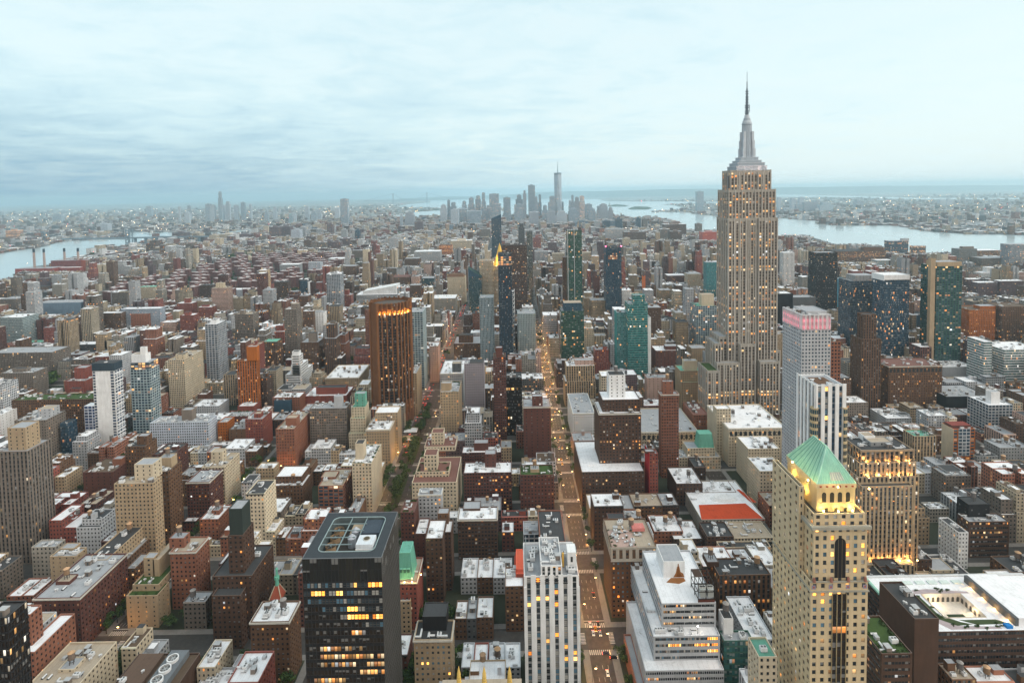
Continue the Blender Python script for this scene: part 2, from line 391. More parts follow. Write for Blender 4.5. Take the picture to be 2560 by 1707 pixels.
# ------------------------------------------------------------------ buildings read off the photograph, nearest quarter of the view first
# crop | left right top base back(-m: depth) of the front wall | wall style roof lit | kind | landmark | label | extras
CROPS = dict(A=(0, 400, 3.672), B=(640, 400, 3.672), C=(1280, 400, 3.672), D=(1920, 400, 3.672), E=(0, 827, 3.672), F=(640, 827, 3.672), G=(1280, 827, 3.672), H=(1920, 827, 3.672),
             I=(0, 1254, 3.461), J=(640, 1254, 3.461), K=(1280, 1254, 3.461), L=(1920, 1254, 3.461))
TABLE = """
I|-150 62 1000 -255 -11|black z d .10|office_tower||dark bronze glass block with one glowing floor, at the bottom left corner
I|135 262 975 1800 890|brick p w .04|apartment_building||orange brick apartment tower stepping down to a terrace, bottom left|t 165 300 1300 -6 30;U 1
I|200 650 1620 -300 1215|cream p t .05|apartment_building||cream apartment house with a tan roof, water tank and skylights, bottom left|T 1;b 500 640 1450 12 9;U 3;R
I|290 690 830 1300 -46|dkred p g .09|apartment_building|long dark red block|long dark red brick apartment house with a pale string course beside the tree lined street|U 5;C;R;T 1;b 480 600 690 14 8
I|640 845 745 1060 -62|brown p g .06|apartment_building||brown brick apartment house right behind the long dark red one|U 2;R;b 770 850 660 10 8
I|430 660 470 840 395|tan r g .03|apartment_building||plain tan brick apartment house with a grey roof and few windows|U 3;R;b 520 640 420 8 7
I|750 925 500 920 -66|tan p d .05|apartment_building||tan apartment house with a black roof and a long reddish side wall|U 2;R;T 1
I|270 480 390 680 325|lime p g .07|apartment_building||pale stone house of small square windows below the tall tan slab|R;U 3
I|55 180 815 980 660|brick p w .06|rowhouse||brick rowhouse with a white roof at the left end of its row|U 2
I|180 290 810 980 655|brick p w .06|rowhouse||brick rowhouse with a white roof against the long dark red house|U 2
E|-80 250 1105 2141 -24|taupe s g .08|apartment_tower|tall tan slab|tall tan slab apartment tower with a blank penthouse at the left edge|b 65 230 890 4 14 tan;U 2;R
E|1045 1405 1400 2200 1335|tan p t .06|apartment_tower|square tan tower|square tan brick tower with a boxy cream penthouse on its flat roof|b 1230 1400 1225 6 12 cream;U 4;R
E|1420 1545 1290 1950 1195|brown p d .06|apartment_tower||brown brick tower with a round topped bulkhead behind the square tan tower|b 1455 1570 1165 8 9 tan;T 1;R
E|1710 1920 1385 1800 1270|dkred P g .07|apartment_building||dark red apartment block with white rows of windows and a long grey roof|R;U 3;C
E|1850 2060 1250 1620 1120|cream p t .05|apartment_building||cream brick apartment block with a roof terrace behind the dark red block|b 1935 2040 1110 10 8 cream;U 2
E|760 1035 1295 1580 1165|dkred r b .03|apartment_building||low dark red brick block with a wide brown roof and red bulkhead|b 1030 1115 1175 14 8 brick;U 3
E|1145 1330 1060 1480 985|brown p d .06|apartment_building||brown brick apartment house with a dark roof beside the white slab tower|b 1255 1350 965 6 8
E|845 1045 300 1150 -13|white n g 0|apartment_tower|white slab tower|white slab tower with a blank white wall and dark crown band|q
E|1195 1370 355 990 -20|ggrid G w .10|apartment_tower|orange crowned tower|glass tower in a white grid with an orange lit top floor|b 1205 1335 215 3 10 white;o 1198 1368 292 1 18;b 1285 1335 150 5 4 white
E|1540 1690 265 740 180|cream P t .12|apartment_tower||cream apartment tower with rows of balconies and a tan penthouse|b 1610 1695 215 6 9 cream;R
E|1880 1990 -60 540 -30|lgrey G w .02|apartment_tower|white sawtooth tower|tall pale tower with a sawtooth side of white balconies|b 1930 1985 -100 6 10 white
E|2175 2355 275 790 -9|orange s b .10|apartment_tower|orange brick tower|orange brick tower with a taller blank shaft at one end|b 2262 2355 145 0 8 orange
E|590 780 460 640 390|red r g .02|school_building||red brick building of stepped blocks left of the white slab tower|t 680 785 340 12 16;b 630 735 530 -8 8 red;R
E|430 530 545 620 -10|white n w 0|low_building||small white windowless block in front of the red stepped building
E|105 860 630 1020 575|brown P n .12|apartment_building||long brown gridded block with a planted roof behind the white slab tower|W0
E|0 300 385 610 335|taupe P g .09|apartment_tower||grey brown concrete slab of dense windows, the nearer of a pair at left|b 110 240 345 6 8
E|-100 480 200 440 145|taupe P g .10|apartment_tower||wide grey brown concrete slab, the farther of a pair at left|U 4
E|130 420 820 1260 735|taupe p g .04|apartment_tower|taupe tower|taupe brick apartment tower with a white rooftop block left of the blank white slab|b 350 470 715 10 12 lgrey;U 3;R
E|550 620 850 1200 -14|gblue g d .03|apartment_building||narrow dark blue annex against the taupe tower
E|1375 1910 840 1130 780|bluewhite P g .06|apartment_building|bluish white apartment block|broad bluish white apartment block with pale bulkheads|b 1665 1760 725 8 9 taupe;U 5;R
E|1770 2010 690 820 625|lgrey p w .02|low_building||white hospital like block behind the bluish white apartment block|U 4;R
E|2180 2330 690 830 640|red r w .02|low_building||red brick cube with a white roof|U 3
E|2050 2350 785 900 730|red h g .05|low_building||low red brick block with terraces under the red cube|U 3;G
E|2100 2330 900 1090 850|brown r g .03|low_building||brown windowless loft block with a small rooftop greenhouse|U 3;b 2200 2290 830 5 8 lgrey
E|1995 2085 840 1070 -18|orange p g .10|apartment_building||narrow orange brick house beside the bluish white apartment block|
E|-100 8 770 1100 -25|white r w .02|apartment_building||white walled apartment block cut by the left edge|
E|500 590 1340 1580 1240|tan p w .05|apartment_building||tan apartment house with a white roof below the taupe tower|U 3
E|-10 130 135 200 -30|brick p r .05|low_building||dark red brick hall at the left edge|
E|200 390 105 150 -22|dkred p k .05|low_building||red brick hall with a long green copper roof|
E|610 870 125 245 95|dgrey h w .08|apartment_building||dark slab with a white roof above the trees|U 2
E|875 975 30 265 -14|tan p g .08|apartment_tower||tan slab with a cream end wall behind the trees|b 960 1050 90 0 10 cream
I|1090 1360 810 1090 -14|tan r n .05|apartment_building|tan terraced apartment house|tan brick apartment house stepping up with planted terraces along its roof|t 1145 1372 715 6 34;b 1240 1330 485 16 7 tan;b 1320 1375 500 16 30 tan;G;R
I|1470 1690 430 930 300|brick p t .05|apartment_building||red brick apartment house with a water tank behind the tan terraced house|T 1;b 1462 1590 315 6 8 brick;R;C
I|1970 2100 290 1150 -16|dkbrown p d .07|apartment_tower|dark crowned tower|dark brown deco tower with a louvred green crown|t 1835 2180 640 -4 34;t 1830 2080 810 -12 18;b 1978 2092 60 1 12 louvre
I|1725 1890 150 400 25|brick p w .05|apartment_building||red brick house with a white roof and a tank on its bulkhead|T 1;b 1830 1895 75 8 7 brick;R
J|-50 285 1035 1600 855|brown p w .09|apartment_building|white roofed corner block|brown corner apartment house with a cluttered white roof left of the black glass tower|U 7;R;T 1;C
J|-250 20 1560 -285 1290|red p w .04|apartment_building||pink red brick block with white roofs and dormers at the bottom edge|U 4;R
I|850 1440 1740 -292 1312|dkbrown n b .0|low_building||dark roofed plant building with three big white fans|f;N
I|1680 2215 1620 1850 1430|lgrey p w .05|low_building||low building with a bright white roof and skylights at the bottom|U 7;R;b 2010 2150 1420 12 9 lgrey
I|1700 1860 1430 1760 1190|cream p w .06|apartment_building||narrow cream house with a long white roof at the bottom|U 3
J|400 1085 488 -265 -39|black z d .22|office_tower|black glass tower|black glass office tower with sunken machinery on its flat roof|K;W;N
K|105 580 640 -300 -30|white s g .10|office_tower|white deco tower|white art deco tower of tall window strips with equipment crowded on its crown|t 250 434 552 0 26;E;W
K|1155 1835 1455 -310 850|lgrey h w .10|office_building|white stepped office building|white office building stepping back in banded tiers with a rust stained wall|t 1225 1800 1160 8 66;t 1295 1765 875 16 50;b 1310 1495 515 40 18 white;Z;W
L|370 865 690 -240 -36|tan p t .15|office_tower|green roofed tower|tan tower with a floodlit green copper pyramid roof|X;W
H|855 1335 1090 -412 960|tan s d .18|office_tower|floodlit office tower|tan office tower with an amber floodlit colonnade at the top|t 840 1362 1205 -2 28;t 828 1388 1335 -4 32;Y;b 945 1145 1020 8 10 grey;b 885 985 965 16 8 white;W
L|1000 2300 800 1330 752|lgrey n w .1|library_building||white roofed library with a lit sunken courtyard and roof garden|N;L
L|1270 1480 1010 -300 -30|dkbrown n d .0|office_tower|dark brown windowless tower|dark brown windowless tower with a sunken plant roof beside the library|R;U 3
L|985 1250 1310 -278 -26|dkbrown h n .12|apartment_building||dark building with a planted terrace beside the tan green roofed tower|G;R
L|-80 80 1340 -252 -12|cream p k .05|office_building||cream wall with a green copper coping left of the tan green roofed tower|
D|310 580 1420 -480 -34|lgrey P g .05|office_tower|pink crowned tower|tall grey gridded tower with a pink lit crown of fins|j;b 350 540 1385 6 22 lgrey
H|580 668 100 -486 -18|brick P b .10|apartment_tower||slim reddish wing against the pink crowned tower
H|440 700 500 -345 -22|white S g .05|office_tower|blue and white striped tower|white tower striped with blue glass and curved tan corner bays|V;W
H|1345 1545 965 1330 900|tan s k .10|office_building||tan building with blue glass strips and twin tanks on its roof|T 2;U 2;R
H|1705 1900 900 1300 840|orange G c .25|apartment_building||building of red and amber glass with a blank cream side wall|n;U 3
H|2025 2250 680 975 590|lgrey G w .04|apartment_building||white walled block with a glass gridded front at the right|U 3;b 2050 2130 560 6 8 white;R
H|2170 2520 170 570 95|white t w .06|office_tower|white and green banded tower|white tower with green glass bands stepping at the right edge|t 1985 2060 100 2 30;R
H|1110 1600 320 740 245|brown p r .13|hotel_building|wide brown hotel|wide brown brick hotel with a white colonnade below its cornice|C;U 5;i;R
H|860 1040 75 780 -24|brown s d .05|office_tower|brown slab tower|tall brown slab tower with a blank dark side wall|t 880 995 -150 3 14;R
H|1090 1320 800 920 705|lgrey p w .05|loft_building||low loft building with a broad white roof|U 5;b 1220 1305 770 6 9 lgrey;R
H|1640 2040 600 780 490|black n g .08|arena_building||black low arena with a curved dark roof at the right|U 5
H|1610 1900 330 480 235|lgrey n w .05|arena_building||white flat roofed hall behind the wide brown hotel|U 5
H|2130 2420 1070 1300 990|grey p g .08|loft_building||grey brick loft building with white bulkheads at the right edge|U 4;R;T 1
H|1920 2110 1150 1320 1090|grey p d .06|loft_building||grey loft building with a dark roof beside the red and amber one|U 3;T 1;R
H|1635 1865 1330 1600 1240|taupe p g .09|office_building||grey stone building with a boxy penthouse right of the floodlit tower|b 1640 1800 1290 6 14 grey;R;U 2
L|1650 1735 265 580 130|white p d .03|loft_building||narrow white loft house with a blank bluish side wall|R
L|1740 2090 170 480 95|dkbrown h g .22|loft_building||dark brown loft building with one lit row of windows|R;U 5;T 1;b 1735 1920 20 8 12 black
L|1440 1800 670 790 450|white G d .05|loft_building||low black roofed building with an ornate white front|U 4;R;b 1425 1610 590 8 14 cream
L|2115 2400 610 780 460|brown p d .06|loft_building||brown loft building with twin water tanks at the right edge|T 2;R;U 3
L|1400 1570 60 180 0|lime P w .06|loft_building||small pale loft house with a glazed white roof|U 3
L|1290 1420 500 700 395|dkbrown p d .06|loft_building||dark roofed loft with a tan tank right of the floodlit tower|T 1;U 4;R
E|3000 3001 0 10 -5|grey n g 0|skip||
F|1398 1530 -173 530 -34|ggrid G g .07|office_tower|blue white grid tower|pale blue gridded office tower behind the bronze one
F|270 410 400 570 -52|white h w .04|apartment_building|white ziggurat|white ziggurat apartment house stepping down to the right|t 320 412 315 0 30;t 325 400 225 0 14;b 330 392 190 3 9 white
F|55 190 100 400 -24|brown P k .16|apartment_tower||brown apartment tower with a green roof rim|R;U 2
F|405 570 105 410 60|brown P g .18|apartment_tower||broad brown apartment tower with a pale bulkhead and many lit windows|b 480 550 20 6 8 taupe;R
F|635 940 430 560 310|tan p w .14|loft_building||tan loft building with a white roof and two dark tanks|T 2;R;U 3;C
F|445 830 595 740 510|red r w .05|school_building||low red brick block with a stepped red bulkhead|b 550 820 520 8 12 red;R;U 3
F|165 310 640 820 -14|gblue n d 0|low_building||dark teal blank walled block|U 2
F|150 400 610 800 560|brick p w .06|apartment_building||brick house with a pale roof behind the dark teal block|U 3;T 1
F|180 350 900 1270 735|brick p t .05|apartment_building|balconied brick block|red brick apartment block edged with balconies under a tan roof|b 270 370 800 10 10 brick;R;U 3
F|490 830 710 1120 655|taupe P g .09|apartment_building|grey gridded apartment slab|grey apartment slab with a dense grid of windows|b 715 785 600 5 7 lgrey;U 4;R
F|875 1000 700 1130 -18|cream p k .06|apartment_building||cream deco tower with a green copper cap, stepping outward|t 865 1005 800 -4 24;t 850 1012 940 -7 28;b 905 1000 575 2 8 copper;R
F|1010 1225 905 1250 785|tan p w .08|apartment_building||tan apartment house with a white roof of black boxes by the median trees|U 5;R;C;t 1090 1300 750 26 20;T 1
F|880 1060 1215 1720 1040|cream p w .05|apartment_building|cream stepped apartment house|cream apartment house with a blank tower block left of the tree lined avenue|b 910 985 1035 10 10 cream;R;U 4;G
F|570 800 1420 1740 1260|brick G t .07|apartment_building||brick and glass apartment house with a flat tan roof and brick bulkhead|b 595 730 1345 14 12 brick;R;U 4
F|125 430 1420 1680 1310|brown p w .05|apartment_building||brown stepped apartment house with a pale cluttered roof|t 175 420 1335 6 22;R;U 5;T 1
F|0 165 1260 1500 1205|tan p w .05|apartment_building||small tan apartment house with white roof sheds|U 4;R
F|1470 1770 1290 1690 1200|cream p r .06|apartment_building|cream penthouse complex|cream apartment house stepping down in terraces right of the median trees|t 1540 1660 1140 4 14;t 1610 1720 935 50 12;t 1545 1830 1060 44 24;t 1430 1840 1390 -12 50;R;G;U 4
F|1490 1700 1500 -470 1440|lgrey p g .25|apartment_building||pale blue roofed penthouse block in front of the cream terraces|R;C
F|1690 1860 560 1060 460|tan p g .16|apartment_building||orange lit tan building with roof gardens beside the avenue|b 1700 1790 480 6 8 tan;G;R;U 3
F|1690 1900 390 740 270|lgrey P w .05|office_building||ornate white office block behind the orange lit tan building|b 1800 1880 300 8 10 dgrey;R;C;U 3
F|1910 2090 300 800 -20|lilac p g .04|office_tower||lilac grey slab with blank flanks|b 1960 2090 285 2 14 dgrey
F|2175 2290 240 1070 -18|dkred P b .13|apartment_tower|slim dark red tower|slim dark red tower gridded by thin lines|b 2200 2260 155 3 8 dkred
F|1815 2130 115 300 45|brown p g .18|office_building||large brown office block glowing orange along the avenue|b 1860 1990 40 8 14 brown;R;U 4
F|1905 2345 1300 1680 1200|dkred P w .14|apartment_building|dark red double block|dark red apartment block with white window frames and a brick bulkhead|b 2100 2200 1130 12 10 dkred;R;U 5
F|1890 2250 1115 1320 1055|dkred P w .08|apartment_building||dark red apartment block behind the larger one, with grey roofs|U 6;R;b 2000 2130 1030 6 10 dkred
F|1415 1475 390 780 -40|tan p g .12|office_building||narrow tan slab right of the bronze tower|R
F|1590 1670 140 470 -26|pink p w .05|office_building||pinkish office block with a white roof beside the avenue|R;U 2
F|1585 1640 200 440 -8|black g d .03|office_building||narrow black slab beside the avenue
F|-100 60 810 1090 -26|red p g .05|apartment_building||red brick apartment house behind the balconied brick block|b -20 40 760 6 8 red;R
G|105 355 695 1250 -26|dkred r g .03|apartment_tower|blank dark red slab|dark red nearly windowless slab beside the lit avenue|b 185 280 600 4 8 dkred;C
G|80 330 640 940 -20|cream p w .08|office_building||cream office block just behind the blank dark red slab|U 3
F|2295 2440 430 960 -24|black z d .10|office_tower||black building with bright orange windows near the avenue|R
G|20 290 440 620 385|dgrey p w .35|office_building||dark building with a lit row under its pale roof beside the avenue|R;U 4
G|500 760 320 680 270|tan s w .10|office_building|tan deco block|tan deco office block of vertical piers stepping near the top|t 485 765 460 -3 30;b 580 750 270 6 12 pink;R
G|560 760 755 1030 570|white p g .10|office_building|white beaux arts building|white stone building with arched windows and a flat grey roof|R;C;U 2
G|800 1185 755 1550 -34|dkbrown p w .20|office_tower|dark brown corniced building|dark brown office building with white cornices and a white lantern on top|t 830 1178 630 6 26;b 890 1040 405 14 14 white;t 640 1216 1290 -18 66;C;U 4;T 1
G|1370 1530 580 1350 545|brick P g .03|apartment_tower|red brick slab|slim red brick slab with a tank on its bulkhead|T 1;b 1385 1480 465 3 6 brick;C
G|1190 1710 925 1090 705|cream p g .08|library_building||long cream stone hall with arches and white roof plant|U 9;R;i;C
G|1535 1915 1160 1270 -20|cream p g .20|office_building||cream stone building under a green copper mansard|t 1610 1865 1075 4 18;k 1705 1865 955 5 15;R
G|1262 1340 1125 1640 1090|red p g .06|loft_building||narrow loft with a bright red painted side wall|b 1225 1310 1110 2 6 dkred;v
G|1990 2520 890 1240 670|cream p w .10|office_building|big cream corner block|big cream office block with an arcaded cornice and cluttered white roof|t 1880 2010 715 18 12;U 10;T 1;R;C;i
G|2170 2460 1080 1420 960|cream p w .08|office_building||cream office block with a white roof, nearer than the big corner block|U 5;R;T 1
G|2275 2520 1285 1640 1150|cream p w .20|office_building||cream office block with a white roof and lit shops below|U 4;R
G|1665 1805 770 970 650|brick p r .14|loft_building||brown loft with a dull red roof left of the big cream block|U 2
G|1555 1740 470 720 -30|tan p k .12|office_building||tan office block stepping back under a pale penthouse|t 1545 1740 365 4 26;b 1580 1700 275 8 10 cream;R;T 1
G|1240 1440 430 720 395|pink r g .05|office_building||pinkish tan blank walled office block left of the red brick slab|T 1;U 3;R
G|1320 1550 180 400 130|dkred r w .05|loft_building||dark red block with a ragged roof of boxes|b 1410 1520 140 6 12 dkred;U 4
G|1650 1790 160 340 -24|tan p g .16|loft_building||tan loft building beside the tall limestone tower|R;U 3
C|1065 1245 1320 2060 -26|teal t g .07|apartment_tower|teal glass tower|teal glass tower with balconies and a white flank|t 1112 1220 1240 4 12;m 1180 1275 1445 2 26 white
C|960 1055 1400 2030 -20|teal T g .07|apartment_tower||shorter teal glass wing left of the teal glass tower
C|450 660 1385 1920 -30|gteal e g .10|apartment_tower|dark teal tower|dark teal glass tower with a pale blue crown|b 475 640 1312 3 22 gblue
G|760 865 45 210 -20|cream s g .3|office_building||cream lit office block between the two teal towers|R
G|75 385 1320 1740 1225|dkred p n .13|apartment_building||dark red brick house with a green roof lawn and a water tank|T 1;b 170 250 1270 6 8 tan;G;R
G|1510 1750 1400 1600 1245|dkbrown p w .06|loft_building||dark loft building with a white roof below the green mansard|T 1;U 5;R
G|1750 2060 1480 1600 1375|brown p w .06|loft_building||brown loft with a white roof beside the striped awnings|U 5;R
K|1640 2190 150 280 -66|lime p w .10|theatre_building||broad building with a red tiled front roof and an oval skylight|a;N
K|245 465 345 720 70|brick p d .05|office_building||narrow black roofed building beside the avenue|R;U 1
K|100 240 280 500 165|lgrey G g .08|low_building||low building with a glazed grey roof left of the black roofed one|U 2
K|30 110 660 1020 -26|brick p c .05|apartment_building||brick house with a coral mansard roof left of the white deco tower|k 25 110 590 0 24 coral
K|860 1250 390 -382 140|brown p t .12|apartment_building|roof terrace house|brown corner house with a pink roof terrace and pale top storey|H;T 2;b 1005 1225 285 26 16 white;b 840 985 170 42 12 dkred;R;W
K|1790 2240 630 1050 480|brown s d .16|loft_building||long brown loft with cream piers, a black roof and twin tanks|T 2;U 5;R;b 1690 1790 520 10 10 dkbrown
K|1230 1480 255 420 110|brick p w .12|loft_building||brick loft with dark tanks behind the roof terrace|T 2;R;U 3
K|1400 1650 320 460 155|dkbrown p w .08|loft_building||dark loft with a white roof and an arched parapet|T 1;R;U 3;i
K|1690 1920 300 500 170|dkbrown p d .05|loft_building||dark roofed loft with a row of silver cooling units|R;U 6
K|1900 2260 310 440 165|cream P t .2|loft_building||cream loft with parapet urns and a warm lit roof|R;U 4;i
K|1800 2240 390 560 340|cream P d .10|loft_building||low cream loft in front of the parapet urns|U 3
K|1835 2090 1200 1700 1130|gteal t g .08|loft_building||dark green glass block with a tank and cooling boxes on its roof|T 1;U 3;R;b 1830 1915 1010 6 8 white
K|2050 2270 1190 1520 810|lgrey p w .08|loft_building||long grey roofed loft right of the white stepped building|U 6;R;b 2000 2060 1010 30 6 black
K|-60 100 730 1120 560|brown p w .08|apartment_building||brown apartment house with a white roof just left of the white deco tower|U 4;R
J|1180 1390 690 1110 480|red p t .06|apartment_building||red brick house under a lit green copper roof beside the black glass tower|R;C;k 1215 1352 455 3 16;e;U 2
J|1465 1615 315 890 -24|dkbrown p w .08|apartment_building|tall dark brown house|tall dark brown apartment house with slim setbacks|t 1560 1688 262 14 16;R;U 2;b 1570 1665 100 26 8 brown
J|1250 1370 90 520 -20|dkred p r .05|apartment_building||dark red house with a pink roof terrace right of the black glass tower|R;G
J|1375 1470 275 580 -22|dkred r w .04|apartment_building||dark red house with a white terrace below the pink one|R;U 2
J|1745 2085 150 500 40|dkbrown P w .10|apartment_building||dark brown apartment block with a notched white parapet|R;C;b 1790 1940 60 14 12 dkbrown;U 4
J|1770 1910 655 800 485|lgrey p w .06|rowhouse||white roofed house, left of three in a row of joined houses|U 3;R
J|1912 2050 655 800 485|brown p w .06|rowhouse||white roofed house, middle of three in a row of joined houses|U 3;R
J|2052 2215 655 800 485|lgrey p w .06|rowhouse||white roofed house, right of three in a row of joined houses|U 3;R
J|1720 1820 1010 1190 850|brown p w .06|rowhouse||dark front house with a narrow white roof above the backyard trees|U 2
J|1822 1905 1010 1190 830|dgrey p g .06|rowhouse||grey roofed house between two white roofed ones|U 2
J|1907 2050 1000 1190 815|brown p w .06|rowhouse||wide house with a bright white roof and roof hatches|U 3;R
J|1365 1690 1190 1740 1020|tan p d .07|apartment_building|glass penthouse house|tan brick house with a black roof and smoky glass penthouse|b 1440 1645 990 8 12 black;R;C;W
J|1775 1875 1430 1590 1215|lgrey p w .06|rowhouse||pale house with a white roof, first right of the tan house with a glass penthouse|U 2
J|1880 2003 1430 1590 1215|red p w .05|rowhouse||red fronted house with a white roof at the bottom edge|U 2
J|2008 2150 1500 1640 1215|lgrey p w .06|rowhouse||pale house with a white roof under a tank at the bottom edge|U 3;T 1
J|2153 2290 1430 1590 1215|lgrey p w .06|rowhouse||pale house with a white roof beside the white deco tower|U 2
J|1180 1335 860 1140 -16|tan p g .05|apartment_building||narrow tan house peeping out right of the black glass tower|R
D|440 640 850 1560 -30|black h g .06|office_tower|black banded tower|black banded office tower with a rounded top corner|R
D|140 245 850 1280 -20|white s w .02|apartment_tower|slender white tower|slender white tower of thin vertical fins
D|645 725 1090 1480 -20|sky n g .05|office_tower||narrow bright blue glass tower
D|760 995 1110 1850 -36|dgrey g g .05|office_tower|dark grey glass tower|dark grey glass tower with a grey stepped cap|b 800 985 1060 4 26 grey
D|1070 1300 1100 1950 -30|gblue g w .08|office_tower|white capped tower|dark blue glass tower with a white cap|m 1065 1302 1055 0 31 white
D|1550 1785 975 1980 -34|gteal G t .12|apartment_tower|green gridded tower|green gridded glass tower with a tan slanted cap and tan fins|b 1555 1780 935 3 24 tan;m 1497 1540 905 -1 6 tan
D|1370 1470 1425 1600 -20|gblue n g .03|office_building||blue grey blank box in front of the green gridded tower
D|1850 2090 1375 1750 -40|orange p b .15|office_building||orange brown loft lit warmly from the street|b 1950 2090 1340 8 16 orange
D|2150 2420 1345 1750 -40|brown p b .22|office_building||orange lit brown loft at the right edge|U 3
D|620 1085 835 975 785|brown P d .30|loft_building|long brown riverside block|long brown riverside block with lit bands of windows|R;b 880 1060 800 10 20 brown
D|1125 1290 745 890 -40|gblue g g .20|office_building||dark blue glass block standing against the wide river|b 1230 1295 720 4 12 lgrey
D|1345 1450 790 880 -30|brown g g .5|office_building||small orange lit block by the river|
D|1755 1920 815 985 -36|taupe T g .06|office_building||taupe glass block by the river at right|b 1790 1890 795 4 16 taupe
D|1960 2200 900 1000 -50|taupe h g .04|loft_building||long taupe storehouse by the river at right|
D|1925 2130 830 900 -50|brown h w .3|loft_building||low brown pier shed with a lit band at right|
D|2225 2420 775 1010 -40|lgrey G g .30|office_tower||white gridded tower with orange light inside at the right edge|
D|1000 1150 920 990 -36|ggrid P w .15|loft_building||pale green gridded loft before the long brown block|
D|1960 2070 1035 1120 -30|white p w .02|apartment_building||stepped white apartment house at right|t 2010 2085 985 8 16
D|1840 1955 1095 1270 -22|purple P w .05|apartment_tower||purplish brick slab, leftmost of three in a row at right|
D|1930 2110 1125 1310 -22|purple P w .05|apartment_tower||purplish brick slab, middle of three in a row at right|
D|2135 2350 1110 1310 -22|purple P w .05|apartment_tower||purplish brick slab, rightmost of three in a row at right|
D|100 230 1225 1620 -30|black n w .02|office_building||black slab with a white roof edge behind the pink crowned tower|C
D|230 440 1260 1620 -30|dgrey n g .0|office_building||grey windowless block behind the pink crowned tower|C
C|510 640 645 1560 -34|gteal e g .12|apartment_tower|tall green glass tower|tall green glass tower with white corner fins|F
C|465 508 890 1500 -16|brown P g .12|apartment_tower||thin brown slab against the tall green glass tower
C|860 1003 795 1520 -30|gblue S d .06|apartment_tower|dark ribbed tower|dark ribbed glass tower with pink lights at the roof corners|p
C|135 187 655 1420 -22|black T d .06|apartment_tower||slim dark tower with white bands of glass
C|-95 135 780 1540 -36|dkbrown h d .10|office_tower||dark brown office tower with lit orange floors
B|2220 2345 860 1980 -28|black S d .02|office_tower|black fluted tower|tall black fluted tower with an orange lit crown|o 2222 2343 885 0 27
B|2050 2180 925 1500 -34|cream P t .10|office_tower||cream tower carrying the gilded pyramid roof|A
B|2160 2250 560 1010 -32|gblue g g .05|apartment_tower||dark glass tower with a slanted top|M
C|60 115 620 1020 -24|dgrey s d .02|office_tower||dark grey stepped tower between the slim dark towers|t 70 105 585 4 14
B|1950 2070 1065 1520 -40|gteal g g .05|office_building||dark green glass building with a slanted roof|M2
B|2050 2178 1265 1960 -30|ggrid S g .07|office_tower||grey glass tower of vertical strips left of the black fluted tower|R
C|-40 20 1200 1820 -16|white G w .03|apartment_tower||slender tower wrapped in a white diagonal lattice|D
C|1785 1890 940 1380 -22|teal S g .04|office_tower||grey green tower with a dark upper window beside the limestone skyscraper|
C|1690 1878 1340 1800 -34|ggrid G k .10|office_building|white gridded block|white gridded office block with a lit rooftop box|b 1740 1855 1235 6 16 cream;G
C|1490 1560 1205 1440 -24|cream h w .20|loft_building||narrow cream loft with amber lower floors|R
C|1010 1095 1195 1420 -30|white P w .12|loft_building||white loft right of the dark ribbed tower|R;U 2
C|1220 1300 1195 1400 -28|lgrey P w .10|loft_building||pale loft beside the orange hoist|R
C|725 858 1290 1510 -34|tan P g .22|loft_building||tan loft with many lit windows left of the dark ribbed tower|R
C|1355 1460 1195 1330 -26|tan P g .15|loft_building||tan loft with amber windows right of the orange hoist|R
C|50 215 1410 1840 -36|ggrid p g .07|office_building||grey stone block with tall arched windows beside the lit avenue|R;i
C|285 420 1425 1680 -34|lgrey h w .08|loft_building||white loft with a dark cluttered roof beside the round park trees|R;U 3
C|1615 1740 1045 1215 -34|cream P g .05|loft_building||cream loft with giant arches behind the white gridded block|R
C|640 735 850 960 -40|cream P t .10|loft_building||cream lit office block behind the tall green glass tower|
C|370 480 860 960 -40|cream P t .08|loft_building||pale office block left of the tall green glass tower|
C|1430 1600 1060 1160 -40|dkred P w .08|loft_building||long dark red loft in the middle distance|
B|645 770 1045 1430 -30|lgrey G w .04|apartment_tower|white gridded slender tower|slender white gridded tower left of the white wedge roof|b 680 740 1038 4 10 lgrey
B|1100 1165 860 1030 -20|tan s g .04|apartment_tower||tan ribbed tower rising alone in the low middle distance|
B|1450 1690 840 965 -60|lgrey P w .10|office_building||long white office block in the middle distance|R
B|1682 1800 780 900 -30|orange h b .5|office_building||office block with orange lit floors in the middle distance|
B|1365 1500 905 1000 -40|brown P g .08|office_building||brown office block in front of the long white one|
B|165 290 1120 1330 -24|dkbrown P d .05|apartment_tower||dark brown apartment slab left of the slender white tower|
B|255 370 1370 1900 -24|taupe P w .08|apartment_tower||taupe tower with a white roof left of the white ziggurat|b 320 385 1320 6 10 taupe;R
B|525 620 1400 1680 -20|white r g .04|apartment_building||white apartment house with a tank shaped bulkhead|b 540 600 1385 4 8 lgrey
B|770 870 1240 1400 -24|red P g .05|apartment_building||dark red apartment block right of the slender white tower|b 810 850 1190 4 8 red
B|920 1300 1235 1330 -60|lgrey h w .05|office_building||white building with a wedge shaped ribbed roof behind the bronze tower|w
B|1410 1510 1150 1320 -24|brown P g .06|apartment_tower||grey brown slab right of the white wedge roof|
B|1755 1920 1075 1320 -36|cream p t .08|office_building||cream office block with a dark hipped roof by the avenue|k 1750 1915 1050 1 34 brown
B|1615 1830 1270 1440 -50|lime p w .06|office_building||cream office block with a white roof by the avenue|R;U 4
B|480 590 940 1080 -30|bluewhite P g .05|apartment_building||bluish stepped apartment house at mid distance|
B|215 390 960 1070 -40|lgrey s w .03|office_building||white columned block in the left middle distance|
B|660 805 905 980 -50|lgrey P w .03|office_building||broad white block in the middle distance|
B|800 915 975 1090 -40|brown P g .04|office_building||brown block right of the broad white block|
B|880 985 830 930 -30|taupe P g .03|apartment_tower||taupe slab beyond the tan ribbed tower|
